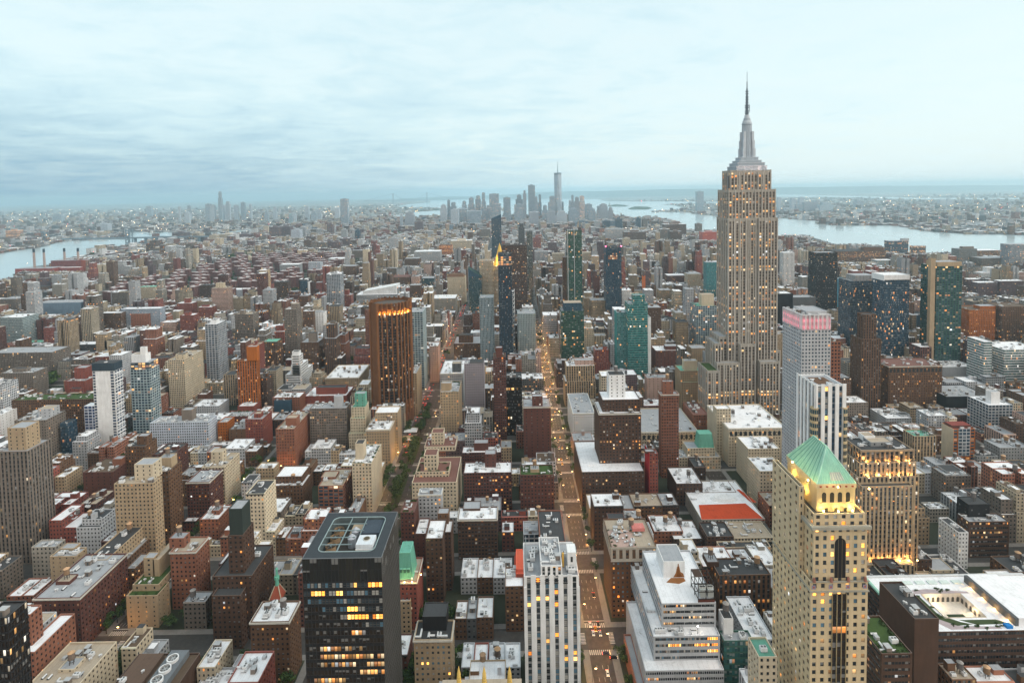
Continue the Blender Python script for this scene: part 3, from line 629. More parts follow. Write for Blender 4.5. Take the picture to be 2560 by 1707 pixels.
B|405 475 1110 1280 -18|gblue P d .05|apartment_tower||blue dark slab with a white flank|m 472 490 1115 0 18 white
B|545 600 1125 1260 -22|red P g .03|apartment_building||red brick slab left of the slender white tower|
B|2090 2175 1095 1300 -26|cream P t .12|office_building||cream office block below the gilded pyramid|
B|1520 1640 1085 1190 -40|gteal g g .06|office_building||dark green glass block in the middle distance|
B|1245 1410 1075 1180 -50|brown p r .05|office_building||brown block with arched top windows in the middle distance|
A|1940 2090 1175 1470 -24|pink P t .05|apartment_tower||pinkish brick tower with a cream bulkhead, left middle distance|b 1980 2050 1130 5 10 cream
A|2065 2230 1270 1440 -26|cream P t .08|apartment_tower||cream apartment tower right of the pinkish brick tower|
A|2155 2320 1415 1760 -26|taupe P t .05|apartment_tower||taupe apartment tower right of the white sawtooth tower|b 2200 2240 1380 4 8 taupe
A|1270 1425 1165 1320 -24|cream P k .10|apartment_building||cream block with a green crown at left|
A|1025 1160 1215 1400 -18|taupe s w .06|apartment_building||grey block with a cream blank shaft at left|b 1090 1165 1210 0 12 cream
A|325 740 1310 1470 -40|hazeblue n g .02|power_building||bluish grey windowless hospital slab at the left|
A|0 160 1275 1430 -40|taupe P g .05|apartment_building||taupe gridded block at the left edge|
A|0 205 1445 1700 -40|ggrid T w .05|office_building||white banded glass block at the left edge|
A|905 1110 1405 1620 -22|brown P w .06|apartment_tower||brown slab left of the white framed red tower|
A|1110 1465 1365 1600 -20|bluewhite S w .10|apartment_tower||white framed tower with red balconies at left|b 1200 1370 1410 -4 10 brick
A|1625 1760 1315 1480 -24|red P w .06|apartment_tower||red brick tower with a stepped bulkhead, the farther of two|b 1690 1740 1270 4 8 red
A|1650 1775 1425 1640 -24|red P w .06|apartment_tower||red brick tower with a stepped bulkhead, the nearer of two|b 1690 1740 1395 4 8 red
A|1820 1940 1350 1500 -24|red P w .06|apartment_tower||red brick tower with round corners at left|b 1850 1910 1330 4 8 red
A|1830 1950 1150 1310 -24|dkbrown P d .04|apartment_tower||dark brown apartment tower behind the pinkish brick one|
A|1470 1610 1490 1640 -24|pink P w .06|apartment_tower||pink brick slab with white balconies at left|
A|1555 1640 1390 1500 -20|cream p w .05|apartment_building||small cream block between the red brick towers|
A|2095 2280 1190 1260 -30|bluewhite P w .04|apartment_building||bluish white block in the left middle distance|
"""
# towers of the far skylines: crop, left, right, top, distance, colour
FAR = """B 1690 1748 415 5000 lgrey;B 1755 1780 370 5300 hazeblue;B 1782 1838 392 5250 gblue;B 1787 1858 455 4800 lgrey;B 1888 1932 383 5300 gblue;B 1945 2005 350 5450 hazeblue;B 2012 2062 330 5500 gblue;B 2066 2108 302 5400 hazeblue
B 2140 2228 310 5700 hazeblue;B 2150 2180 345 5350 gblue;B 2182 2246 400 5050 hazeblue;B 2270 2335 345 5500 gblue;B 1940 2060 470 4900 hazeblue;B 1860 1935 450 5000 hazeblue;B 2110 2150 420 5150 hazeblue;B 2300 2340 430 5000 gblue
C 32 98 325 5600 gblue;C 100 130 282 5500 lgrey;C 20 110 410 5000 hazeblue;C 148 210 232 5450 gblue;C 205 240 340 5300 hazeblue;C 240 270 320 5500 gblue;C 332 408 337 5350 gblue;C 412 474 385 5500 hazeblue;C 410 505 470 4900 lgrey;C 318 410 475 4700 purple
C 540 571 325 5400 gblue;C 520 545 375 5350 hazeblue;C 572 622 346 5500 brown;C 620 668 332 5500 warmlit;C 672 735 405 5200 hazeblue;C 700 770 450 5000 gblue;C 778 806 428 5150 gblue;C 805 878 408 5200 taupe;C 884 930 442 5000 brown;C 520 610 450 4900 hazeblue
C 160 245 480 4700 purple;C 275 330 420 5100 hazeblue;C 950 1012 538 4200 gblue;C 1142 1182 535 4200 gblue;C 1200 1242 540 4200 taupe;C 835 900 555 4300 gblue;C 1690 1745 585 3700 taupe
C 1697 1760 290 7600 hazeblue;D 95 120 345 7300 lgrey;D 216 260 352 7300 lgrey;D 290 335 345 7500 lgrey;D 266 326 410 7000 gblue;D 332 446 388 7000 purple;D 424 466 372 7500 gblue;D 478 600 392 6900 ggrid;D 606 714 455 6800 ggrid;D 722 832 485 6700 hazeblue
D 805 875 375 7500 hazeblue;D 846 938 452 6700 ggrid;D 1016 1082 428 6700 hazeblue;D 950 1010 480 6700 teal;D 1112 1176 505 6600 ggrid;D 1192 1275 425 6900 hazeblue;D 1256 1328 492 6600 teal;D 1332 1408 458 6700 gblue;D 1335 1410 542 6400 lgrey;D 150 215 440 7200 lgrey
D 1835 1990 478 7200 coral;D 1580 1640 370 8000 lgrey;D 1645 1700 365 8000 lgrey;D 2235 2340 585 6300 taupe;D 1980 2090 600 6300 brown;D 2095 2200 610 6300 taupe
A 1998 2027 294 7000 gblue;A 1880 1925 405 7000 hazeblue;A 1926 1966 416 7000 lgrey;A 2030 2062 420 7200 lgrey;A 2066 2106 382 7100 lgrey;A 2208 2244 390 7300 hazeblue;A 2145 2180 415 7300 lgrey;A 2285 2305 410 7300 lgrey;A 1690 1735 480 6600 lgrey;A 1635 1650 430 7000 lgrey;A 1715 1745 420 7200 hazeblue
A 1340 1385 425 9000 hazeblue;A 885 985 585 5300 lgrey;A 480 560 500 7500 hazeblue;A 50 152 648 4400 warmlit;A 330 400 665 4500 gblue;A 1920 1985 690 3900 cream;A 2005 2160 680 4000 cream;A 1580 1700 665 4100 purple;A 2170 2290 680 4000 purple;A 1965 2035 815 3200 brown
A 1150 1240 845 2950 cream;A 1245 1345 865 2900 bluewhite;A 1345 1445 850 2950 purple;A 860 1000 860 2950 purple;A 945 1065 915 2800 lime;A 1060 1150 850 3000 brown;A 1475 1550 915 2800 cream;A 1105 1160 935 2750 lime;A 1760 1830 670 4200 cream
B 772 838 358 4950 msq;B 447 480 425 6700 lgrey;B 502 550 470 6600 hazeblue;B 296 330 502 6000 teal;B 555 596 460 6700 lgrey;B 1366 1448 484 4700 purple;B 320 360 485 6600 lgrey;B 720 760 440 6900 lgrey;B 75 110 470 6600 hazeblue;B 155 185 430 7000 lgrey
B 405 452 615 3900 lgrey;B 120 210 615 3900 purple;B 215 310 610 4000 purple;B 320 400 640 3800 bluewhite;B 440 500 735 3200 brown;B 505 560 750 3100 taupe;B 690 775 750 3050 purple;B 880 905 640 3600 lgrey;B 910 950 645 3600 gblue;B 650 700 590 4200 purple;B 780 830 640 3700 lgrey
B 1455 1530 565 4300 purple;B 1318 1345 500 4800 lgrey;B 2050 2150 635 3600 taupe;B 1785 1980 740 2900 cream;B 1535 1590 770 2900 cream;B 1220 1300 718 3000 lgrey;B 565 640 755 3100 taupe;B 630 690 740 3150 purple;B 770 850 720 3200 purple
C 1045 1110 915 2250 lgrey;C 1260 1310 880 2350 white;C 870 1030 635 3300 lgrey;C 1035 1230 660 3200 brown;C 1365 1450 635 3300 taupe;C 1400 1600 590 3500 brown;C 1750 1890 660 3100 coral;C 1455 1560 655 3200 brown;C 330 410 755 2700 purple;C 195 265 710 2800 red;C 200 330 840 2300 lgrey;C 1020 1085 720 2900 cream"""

# ------------------------------------------------------------------ setting: ground, water, hills, haze
def poly_px(crop, pts):
    ox, oy, s = CROPS[crop]
    return [(ox + x / s, oy + y / s) for x, y in pts]
def inside(poly, x, y):
    c = False; n = len(poly); j = n - 1
    for i in range(n):
        xi, yi = poly[i]; xj, yj = poly[j]
        if (yi > y) != (yj > y) and x < (xj - xi) * (y - yi) / (yj - yi) + xi: c = not c
        j = i
    return c
def sheet(name, polys, z, mat, kind='structure'):
    v = []; f = []
    for p in polys:
        f.append(tuple(range(len(v), len(v) + len(p)))); v.extend((x, y, z) for x, y in p)
    me = bpy.data.meshes.new(name); me.from_pydata(v, [], f); me.materials.append(mat); me.update()
    o = place(name, me); return tag(o, kind=kind)
def ground_px(pp):
    out = []
    for x, y in pp:
        p = at_z(x, y, 0.0)
        if p[1] < 0 or p[1] > 37500: p = at_y(x, y, 37000)
        out.append((float(p[0]), float(p[1])))
    return out
WATER = [
    poly_px('A', [(-260, 1200), (0, 1112), (135, 1072), (140, 1000), (470, 960), (790, 872), (960, 824), (1150, 784), (1290, 750), (1430, 716), (1572, 710), (1576, 664), (1380, 670), (1200, 658),
                  (1186, 700), (1150, 730), (820, 733), (640, 744), (530, 757), (430, 790), (330, 812), (250, 817), (100, 845), (0, 858), (-260, 890)]),
    poly_px('A', [(85, 1212), (200, 1205), (318, 1222), (322, 1330), (330, 1384), (160, 1388), (150, 1290), (100, 1270)]),
    poly_px('A', [(1840, 668), (2000, 664), (2340, 640), (2340, 652), (2000, 690), (1850, 692)]),
    poly_px('B', [(960, 585), (1100, 566), (1300, 552), (1380, 545), (1450, 545), (1690, 540), (2340, 535), (2340, 470), (1690, 462), (1450, 480), (1440, 500), (1310, 507), (1140, 548), (1000, 566)]),
    poly_px('B', [(1270, 432), (1400, 408), (1600, 392), (1602, 368), (1700, 362), (1945, 358), (2340, 362), (2340, 445), (1690, 440)]),
    poly_px('C', [(-10, 362), (330, 364), (480, 360), (800, 362), (850, 378), (1100, 383), (1300, 381), (1920, 386), (1920, 399), (1500, 403), (1366, 411), (1480, 416), (1566, 440), (1562, 456), (1290, 468), (1268, 477),
                  (1636, 484), (1650, 498), (1880, 521), (1925, 528), (1990, 530), (1990, 645), (1700, 642), (1600, 640), (1580, 612), (1380, 592), (1330, 568), (1240, 572), (1090, 576), (930, 545), (-10, 540)]),
    poly_px('D', [(-60, 530), (100, 536), (430, 560), (445, 592), (600, 602), (900, 606), (1110, 601), (1290, 622), (1300, 636), (1500, 662), (1640, 671), (1800, 682), (2350, 692), (2700, 715), (2700, 930), (2350, 880),
                  (2200, 880), (2130, 852), (1750, 850), (1300, 862), (1120, 830), (1090, 802), (890, 776), (600, 772), (530, 748), (340, 692), (90, 690), (-60, 650)]),
    poly_px('D', [(60, 316), (500, 326), (900, 334), (1400, 350), (2700, 352), (2700, 366), (1400, 364), (900, 350), (500, 342), (60, 338)]),
]
WATER = [ground_px(p) for p in WATER]
WBB = [(min(q[0] for q in p), max(q[0] for q in p), min(q[1] for q in p), max(q[1] for q in p)) for p in WATER]
def in_water(x, y):
    for p, b in zip(WATER, WBB):
        if b[0] <= x <= b[1] and b[2] <= y <= b[3] and inside(p, x, y): return True
    return False

SHORE = [(-200, 712), (0, 702), (37, 690), (60, 668), (215, 640), (320, 613), (390, 597), (427, 592), (430, 560), (432, 0), (1700, 0), (1702, 572), (1800, 574), (1946, 588), (2012, 589), (2064, 603), (2083, 611), (2162, 612), (2224, 627), (2274, 635), (2400, 632), (2560, 638), (2900, 650)]
def shore_limit(px): return float(np.interp(px, [q[0] for q in SHORE], [q[1] for q in SHORE]))

def ground_material():
    mt = bpy.data.materials.new('ground'); mt.use_nodes = True; nt = mt.node_tree; b = nt.nodes['Principled BSDF']
    g = nd(nt, 'ShaderNodeNewGeometry')
    vo = nd(nt, 'ShaderNodeTexVoronoi'); vo.inputs['Scale'].default_value = 0.016; lk(nt, g.outputs['Position'], vo.inputs['Vector'])
    s = nd(nt, 'ShaderNodeSeparateColor'); lk(nt, vo.outputs['Color'], s.inputs[0])
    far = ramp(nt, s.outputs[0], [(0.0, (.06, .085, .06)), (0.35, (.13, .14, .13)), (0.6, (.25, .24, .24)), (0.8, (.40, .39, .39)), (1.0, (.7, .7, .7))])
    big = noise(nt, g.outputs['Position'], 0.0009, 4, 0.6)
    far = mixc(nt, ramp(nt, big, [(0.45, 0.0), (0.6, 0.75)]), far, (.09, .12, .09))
    n = noise(nt, g.outputs['Position'], 0.35, 6, 0.7)
    near = ramp(nt, n, [(0.3, (.038, .036, .036)), (0.55, (.055, .052, .05)), (0.75, (.075, .07, .066))])
    sp = nd(nt, 'ShaderNodeSeparateXYZ'); lk(nt, g.outputs['Position'], sp.inputs[0])
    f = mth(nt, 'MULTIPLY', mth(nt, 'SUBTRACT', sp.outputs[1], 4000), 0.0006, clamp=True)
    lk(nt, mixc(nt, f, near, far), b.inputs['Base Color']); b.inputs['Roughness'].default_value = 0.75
    return mt
GX, GY0, GY1 = 31000, -900, 38000
sheet('ground', [[(-GX, GY0), (GX, GY0), (GX, GY1), (-GX, GY1)]], 0.0, ground_material())

def water_material():
    mt = bpy.data.materials.new('water'); mt.use_nodes = True; nt = mt.node_tree; b = nt.nodes['Principled BSDF']
    b.inputs['Base Color'].default_value = (.42, .52, .56, 1); b.inputs['Roughness'].default_value = 0.16; b.inputs['Specular IOR Level'].default_value = 0.9
    g = nd(nt, 'ShaderNodeNewGeometry')
    mp = nd(nt, 'ShaderNodeMapping'); lk(nt, g.outputs['Position'], mp.inputs[0]); mp.inputs['Scale'].default_value = (1, .35, 1)
    n = noise(nt, mp.outputs[0], 0.02, 6, 0.65)
    bp = nd(nt, 'ShaderNodeBump'); bp.inputs['Strength'].default_value = 0.05; bp.inputs['Distance'].default_value = 3.0; lk(nt, n, bp.inputs['Height']); lk(nt, bp.outputs[0], b.inputs['Normal'])
    n2 = noise(nt, mp.outputs[0], 0.0012, 4, 0.6)
    lk(nt, mth(nt, 'MULTIPLY_ADD', n2, 0.25, 0.04), b.inputs['Roughness'])
    return mt
sheet('water', WATER, 0.6, water_material())

# islands in the bay
green = simple('park_grass', (.045, .075, .035), 0.9, nscale=0.02, namt=0.5)
isl = []
for c, pts in (('C', [(878, 420), (960, 407), (1076, 420), (1040, 429), (890, 430)]), ('C', [(1062, 448), (1130, 428), (1240, 430), (1290, 444), (1240, 456), (1100, 458)]), ('B', [(1450, 455), (1690, 445), (1690, 462), (1460, 474)])):
    isl.append(ground_px(poly_px(c, pts)))
sheet('island_ground', isl, 2.0, green)

# far ridge on the horizon
def ridge():
    mt = simple('far_woods', (.12, .16, .14), 0.95, nscale=0.004, namt=0.5)
    v = []; f = []
    prof = [(1000, 497), (1080, 493), (1180, 491), (1290, 485), (1340, 481), (1420, 479), (1530, 477), (1700, 473), (1800, 472), (2000, 468), (2240, 465), (2420, 464), (2700, 463), (3000, 462)]
    Y = 27000.0; N = 90
    for i in range(N + 1):
        px = 1000 + 2000 * i / N
        py = np.interp(px, [p[0] for p in prof], [p[1] for p in prof]) + 0.6 * math.sin(i * 0.9) * math.sin(i * .37)
        p = at_y(px, py, Y); z = max(4.0, p[2])
        for dy, k in ((-1500, 0.0), (-700, .55), (0, 1.0), (2500, .8)):
            v.append((p[0], Y + dy, max(-.5, z * k)))
    for i in range(N):
        for j in range(3):
            a = i * 4 + j; f.append((a, a + 4, a + 5, a + 1))
    me = bpy.data.meshes.new('hills'); me.from_pydata(v, [], f); me.materials.append(mt); me.update()
    tag(place('hills', me), kind='structure')
ridge()

# pavements: one kerbed slab to each city block, with the yards inside
ST_N = list(range(43, -42, -1))
AX = sorted((x, w) for x, w in AVE.values())
BLOCKS = []
for (xa, wa), (xb, wb) in zip(AX[:-1], AX[1:]):
    for k in range(len(ST_N) - 1):
        wy = 9.5
        y0, y1 = st_y(ST_N[k]) + wy, st_y(ST_N[k + 1]) - wy
        x0, x1 = xa + wa / 2 - 4.5, xb - wb / 2 + 4.5
        if y1 < 180 or x1 - x0 < 20: continue
        pa = proj(((x0 + x1) / 2, (y0 + y1) / 2, 20))
        half = (x1 - x0) / 2 / y0 * F_PX
        if pa[0] + half < -450 or pa[0] - half > PW + 450: continue
        if in_water((x0 + x1) / 2, (y0 + y1) / 2): continue
        BLOCKS.append((x0, x1, y0, y1))
def pavements():
    mb = MB()
    pv = Style((.24, .23, .22)); yd = Style((.040, .047, .030))
    for x0, x1, y0, y1 in BLOCKS:
        if y0 > 5000: continue
        mb.box(x0, x1, y0, y1, -0.2, 0.15, pv)
        mb.face([(x0 + 4.5, y0 + 4.5, .17), (x1 - 4.5, y0 + 4.5, .17), (x1 - 4.5, y1 - 4.5, .17), (x0 + 4.5, y1 - 4.5, .17)], yd)
    tag(mb.build('pavement'), kind='structure')
    # planted median of the park avenue
    mb = MB(); x = AVE['park'][0]
    for n in range(37, 34, -1):
        mb.box(x - 4, x + 4, st_y(n) + 14, st_y(n - 1) - 14, -.2, .25, Style((.06, .085, .035)))
    tag(mb.build('median_ground'), kind='structure')
pavements()

def markings():
    mb = MB(); wh = Style((.62, .60, .56)); ye = Style((.5, .33, .06))
    def quad(x0, x1, y0, y1, st=wh): mb.face([(x0, y0, .006), (x1, y0, .006), (x1, y1, .006), (x0, y1, .006)], st)
    for nm, (ax, aw) in AVE.items():
        if nm not in ('madison', 'park', 'lexington', 'fifth'): continue
        w = aw - 9.0
        for n in range(40, 22, -1):
            yc = st_y(n)
            if yc < 200: continue
            if nm != 'park' or n > 0:
                for side in (-1, 1):                 # zebra crossings of the avenue
                    yy = yc + side * 11.5
                    k = int(w / 1.25)
                    for i in range(k):
                        x = ax - w / 2 + (i + .5) * w / k
                        if nm == 'park' and abs(x - ax) < 4.5: continue
                        quad(x - .33, x + .33, yy - 2.0, yy + 2.0)
                for side in (-1, 1):                 # zebra crossings of the side street
                    xx = ax + side * (w / 2 + 2.6)
                    for i in range(8): quad(xx - 1.7, xx + 1.7, yc - 4.6 + i * 1.25, yc - 4.6 + i * 1.25 + .6)
                quad(ax - w / 2, ax + w / 2, yc + 15.2, yc + 15.7)
            lanes = [-.25, 0.0, .25] if nm == 'madison' else [-.3, -.1, .1, .3]
            y = yc + 18
            while y < yc + 60:
                for l in lanes: quad(ax + l * w - .08, ax + l * w + .08, y, y + 3.0)
                y += 9
    tag(mb.build('road_markings'), kind='structure')
markings()
def street_sides():
    """asphalt of the avenues as one sheet a little above the ground"""
    mt = simple('asphalt', (.07, .057, .05), .6, nscale=.25, namt=.45)
    v = []; f = []
    for nm, (x, w) in AVE.items():
        i = len(v); h = w / 2 - 4.6
        y1 = 2300
        v += [(x - h, 150, .003), (x + h, 150, .003), (x + h, y1, .003), (x - h, y1, .003)]; f.append((i, i + 1, i + 2, i + 3))
    me = bpy.data.meshes.new('road'); me.from_pydata(v, [], f); me.materials.append(mt); me.update(); tag(place('road', me), kind='structure')
street_sides()

def haze():
    me = bpy.data.meshes.new('haze')
    x, y0, y1, z0, z1 = GX + 20, GY0 - 20, GY1 + 20, -1.0, 462.0
    v = [(-x, y0, z0), (x, y0, z0), (x, y1, z0), (-x, y1, z0), (-x, y0, z1), (x, y0, z1), (x, y1, z1), (-x, y1, z1)]
    me.from_pydata(v, [], [(3, 2, 1, 0), (4, 5, 6, 7), (0, 1, 5, 4), (1, 2, 6, 5), (2, 3, 7, 6), (3, 0, 4, 7)])
    mt = bpy.data.materials.new('haze'); mt.use_nodes = True; nt = mt.node_tree
    nt.nodes.remove(nt.nodes['Principled BSDF'])
    pv = nd(nt, 'ShaderNodeVolumePrincipled'); pv.inputs['Color'].default_value = HAZE_COL; pv.inputs['Density'].default_value = HAZE_DENS
    pv.inputs['Anisotropy'].default_value = 0.45
    lk(nt, pv.outputs[0], nt.nodes['Material Output'].inputs['Volume'])
    me.materials.append(mt); me.update()
    tag(place('haze', me), kind='stuff')
HAZE_COL = (.64, .88, 1.0, 1); HAZE_DENS = 0.56e-4
haze()

# ------------------------------------------------------------------ rooftop parts (shared meshes)
def unit_meshes():
    out = []
    g = Style((.42, .44, .46)); d = Style((.07, .075, .08)); w = Style((.66, .68, .7))
    mb = MB(); mb.box(-1.6, 1.6, -1.2, 1.2, .3, 2.2, w); mb.cyl(-.75, 0, 2.2, 2.45, .6, .6, g, 10); mb.cyl(.75, 0, 2.2, 2.45, .6, .6, g, 10); mb.cyl(-.75, 0, 2.45, 2.47, .45, .45, d, 10); mb.cyl(.75, 0, 2.45, 2.47, .45, .45, d, 10)
    for x in (-1.3, 1.3): mb.box(x - .15, x + .15, -1.1, 1.1, 0, .3, d)
    out.append(mb.mesh('cooling_unit'))
    mb = MB(); mb.box(-1.0, 1.0, -1.0, 1.0, 0, 1.5, g); mb.box(-.8, .8, -1.04, -1.0, .3, 1.2, d); mb.box(1.0, 2.6, -.35, .35, .4, 1.0, g); out.append(mb.mesh('cooling_unit'))
    mb = MB(); mb.box(-.6, .6, -1.6, 1.6, 0, .6, d); mb.face([(-.6, -1.6, .6), (0, -1.6, 1.1), (0, 1.6, 1.1), (-.6, 1.6, .6)], w); mb.face([(0, -1.6, 1.1), (.6, -1.6, .6), (.6, 1.6, .6), (0, 1.6, 1.1)], w); out.append(mb.mesh('skylight'))
    mb = MB(); mb.box(-1.5, 1.5, -1.2, 1.2, 0, 2.7, Style((.2, .17, .15))); mb.box(-.5, .5, -1.24, -1.2, 0, 2.0, d); mb.box(-1.7, 1.7, -1.4, 1.4, 2.7, 2.85, g); out.append(mb.mesh('stair_shed'))
    mb = MB(); mb.cyl(0, 0, 0, 1.4, .35, .35, g, 8); mb.cyl(0, 0, 1.4, 1.8, .6, .2, w, 8); mb.box(.8, 1.7, -.5, .5, 0, .9, w); out.append(mb.mesh('vent_pipe'))
    mb = MB(); mb.box(-2.6, 2.6, -.4, .4, .5, 1.2, w); mb.box(-2.6, -1.9, -.4, 2.6, .5, 1.2, w)
    for x in (-2.2, 0, 2.2): mb.box(x - .1, x + .1, -.3, .3, 0, .5, d)
    out.append(mb.mesh('air_duct'))
    return out
UNITS = unit_meshes(); UNIT_NAMES = ['cooling_unit', 'cooling_unit', 'skylight', 'stair_shed', 'vent_pipe', 'air_duct']
def tank_meshes():
    st = Style((.09, .08, .075)); out = []
    for body, roof in (((.30, .19, .11), (.55, .36, .22)), ((.22, .17, .14), (.50, .33, .2)), ((.16, .15, .15), (.30, .29, .28))):
        mb = MB()
        for a in range(4):
            x, y = 1.4 * math.cos(a * math.pi / 2 + .78), 1.4 * math.sin(a * math.pi / 2 + .78)
            mb.box(x - .14, x + .14, y - .14, y + .14, 0, 3.4, st)
        for z in (1.6, 3.3):
            mb.box(-1.3, 1.3, -1.1, -.9, z - .1, z + .1, st); mb.box(-1.3, 1.3, .9, 1.1, z - .1, z + .1, st)
        mb.cyl(0, 0, 3.4, 3.55, 2.1, 2.1, st, 14)
        b = Style(body); mb.cyl(0, 0, 3.55, 7.4, 1.9, 1.8, b, 14)
        for z in (4.3, 5.2, 6.1, 7.0): mb.cyl(0, 0, z, z + .12, 1.97, 1.95, st, 14, False)
        a = mb.mesh('water_tank')
        mb = MB(); mb.cyl(0, 0, 7.4, 8.7, 2.1, 0, Style(roof), 14); mb.face([(2.1 * math.cos(-i * .4488), 2.1 * math.sin(-i * .4488), 7.4) for i in range(14)], Style(roof)); r = mb.mesh('tank_roof')
        out.append((a, r))
    return out
TANKS = tank_meshes()
def add_tank(root, x, y, z, s=1.0):
    t, r = RND.choice(TANKS)
    o = place('water_tank', t, root, (x, y, z), RND.random() * 1.5, (s, s, s)); place('tank_roof', r, o)
def leaf_mesh(name, seed, n, rx, ry, rz, size, zoff=0.0, hollow=.55):
    """a crown: many leaf-clump faces spread through lumpy volumes"""
    rg = np.random.default_rng(seed)
    lob = [(rg.normal(0, .42, 3) * np.array([rx, ry, rz * .8]), rg.uniform(.45, .75)) for _ in range(7)]
    v = []; f = []; mi = []
    for i in range(n):
        c, r = lob[rg.integers(len(lob))]
        d = rg.normal(size=3); d /= np.linalg.norm(d); d[2] = abs(d[2]) * 1.0 if rg.random() < .72 else d[2]
        p = c + d * np.array([rx, ry, rz]) * r * rg.uniform(hollow, 1.0) + np.array([0, 0, zoff])
        a = rg.normal(size=3); a = a / np.linalg.norm(a) * .6 + d * .8; a /= np.linalg.norm(a)
        t = np.cross(a, [0.3, .5, .8]); t /= np.linalg.norm(t); b = np.cross(a, t)
        s = size * rg.uniform(.6, 1.3); k = len(v)
        v += [tuple(p + t * s), tuple(p + b * s * .8), tuple(p - t * s), tuple(p - b * s * .8)]; f.append((k, k + 1, k + 2, k + 3)); mi.append(int(rg.integers(3)))
    me = bpy.data.meshes.new(name); me.from_pydata(v, [], f)
    for q in LEAVES: me.materials.append(q)
    me.polygons.foreach_set('material_index', mi); me.update()
    return me
LEAVES = [simple('leaf_dark', (.022, .045, .014), .9, nscale=.5, namt=.4), simple('leaf_mid', (.045, .085, .022), .9, nscale=.5, namt=.4), simple('leaf_light', (.085, .135, .035), .9, nscale=.5, namt=.4)]
HEDGES = [leaf_mesh('roof_planting', 90 + i, 120, 2.6, 1.3, 1.1, .42, .6) for i in range(3)]
FRAME_M = simple('window_frame', (.12, .11, .10), .6)
def glass_mat(name, col, emit, ec):
    mt = bpy.data.materials.new(name); mt.use_nodes = True; nt = mt.node_tree; b = nt.nodes['Principled BSDF']
    oi = nd(nt, 'ShaderNodeObjectInfo')
    c = mixc(nt, oi.outputs['Random'], col, tuple(q * 2.2 + .004 for q in col))
    lk(nt, c, b.inputs['Base Color']); b.inputs['Roughness'].default_value = .12; b.inputs['Specular IOR Level'].default_value = .6
    if emit:
        b.inputs['Emission Color'].default_value = (*ec, 1)
        g = nd(nt, 'ShaderNodeTexCoord'); s = nd(nt, 'ShaderNodeSeparateXYZ'); lk(nt, g.outputs['Object'], s.inputs[0])
        n = noise(nt, g.outputs['Object'], 3.0, 3, .7)
        lk(nt, mth(nt, 'MULTIPLY', mth(nt, 'MULTIPLY', mth(nt, 'MULTIPLY_ADD', oi.outputs['Random'], 1.2, .5), emit), mth(nt, 'MULTIPLY_ADD', n, 1.4, .2)), b.inputs['Emission Strength'])
    return mt
PANES = [glass_mat('pane_dark', (.02, .028, .036), 0, 0), glass_mat('pane_blue', (.05, .11, .16), 0, 0), glass_mat('pane_blind', (.22, .22, .21), 0, 0)]
LITS = [glass_mat('pane_amber', (.2, .1, .03), 2.2, (1, .38, .06)), glass_mat('pane_warm', (.2, .14, .06), 2.0, (1, .46, .11)), glass_mat('pane_orange', (.2, .08, .02), 1.6, (1, .27, .03))]
def window_mesh():
    """unit window, 1 x 1, facing -y: a frame round one pane with a meeting rail"""
    v = []; f = []; mi = []
    def bx(x0, x1, y0, y1, z0, z1, m):
        k = len(v); v.extend([(x0, y0, z0), (x1, y0, z0), (x1, y1, z0), (x0, y1, z0), (x0, y0, z1), (x1, y0, z1), (x1, y1, z1), (x0, y1, z1)])
        for q in ((0, 1, 5, 4), (1, 2, 6, 5), (2, 3, 7, 6), (3, 0, 4, 7), (4, 5, 6, 7), (3, 2, 1, 0)): f.append(tuple(k + i for i in q)); mi.append(m)
    bx(-.5, -.44, -.04, .04, -.5, .5, 0); bx(.44, .5, -.04, .04, -.5, .5, 0); bx(-.44, .44, -.04, .04, -.5, -.45, 0); bx(-.44, .44, -.04, .04, .45, .5, 0); bx(-.44, .44, -.03, .04, -.02, .03, 0)
    bx(-.44, .44, .0, .03, -.45, -.02, 1); bx(-.44, .44, .0, .03, .03, .45, 1)
    me = bpy.data.meshes.new('window'); me.from_pydata(v, [], f); me.materials.append(FRAME_M); me.materials.append(PANES[0]); me.polygons.foreach_set('material_index', mi); me.update()
    return me
WINDOW = window_mesh()
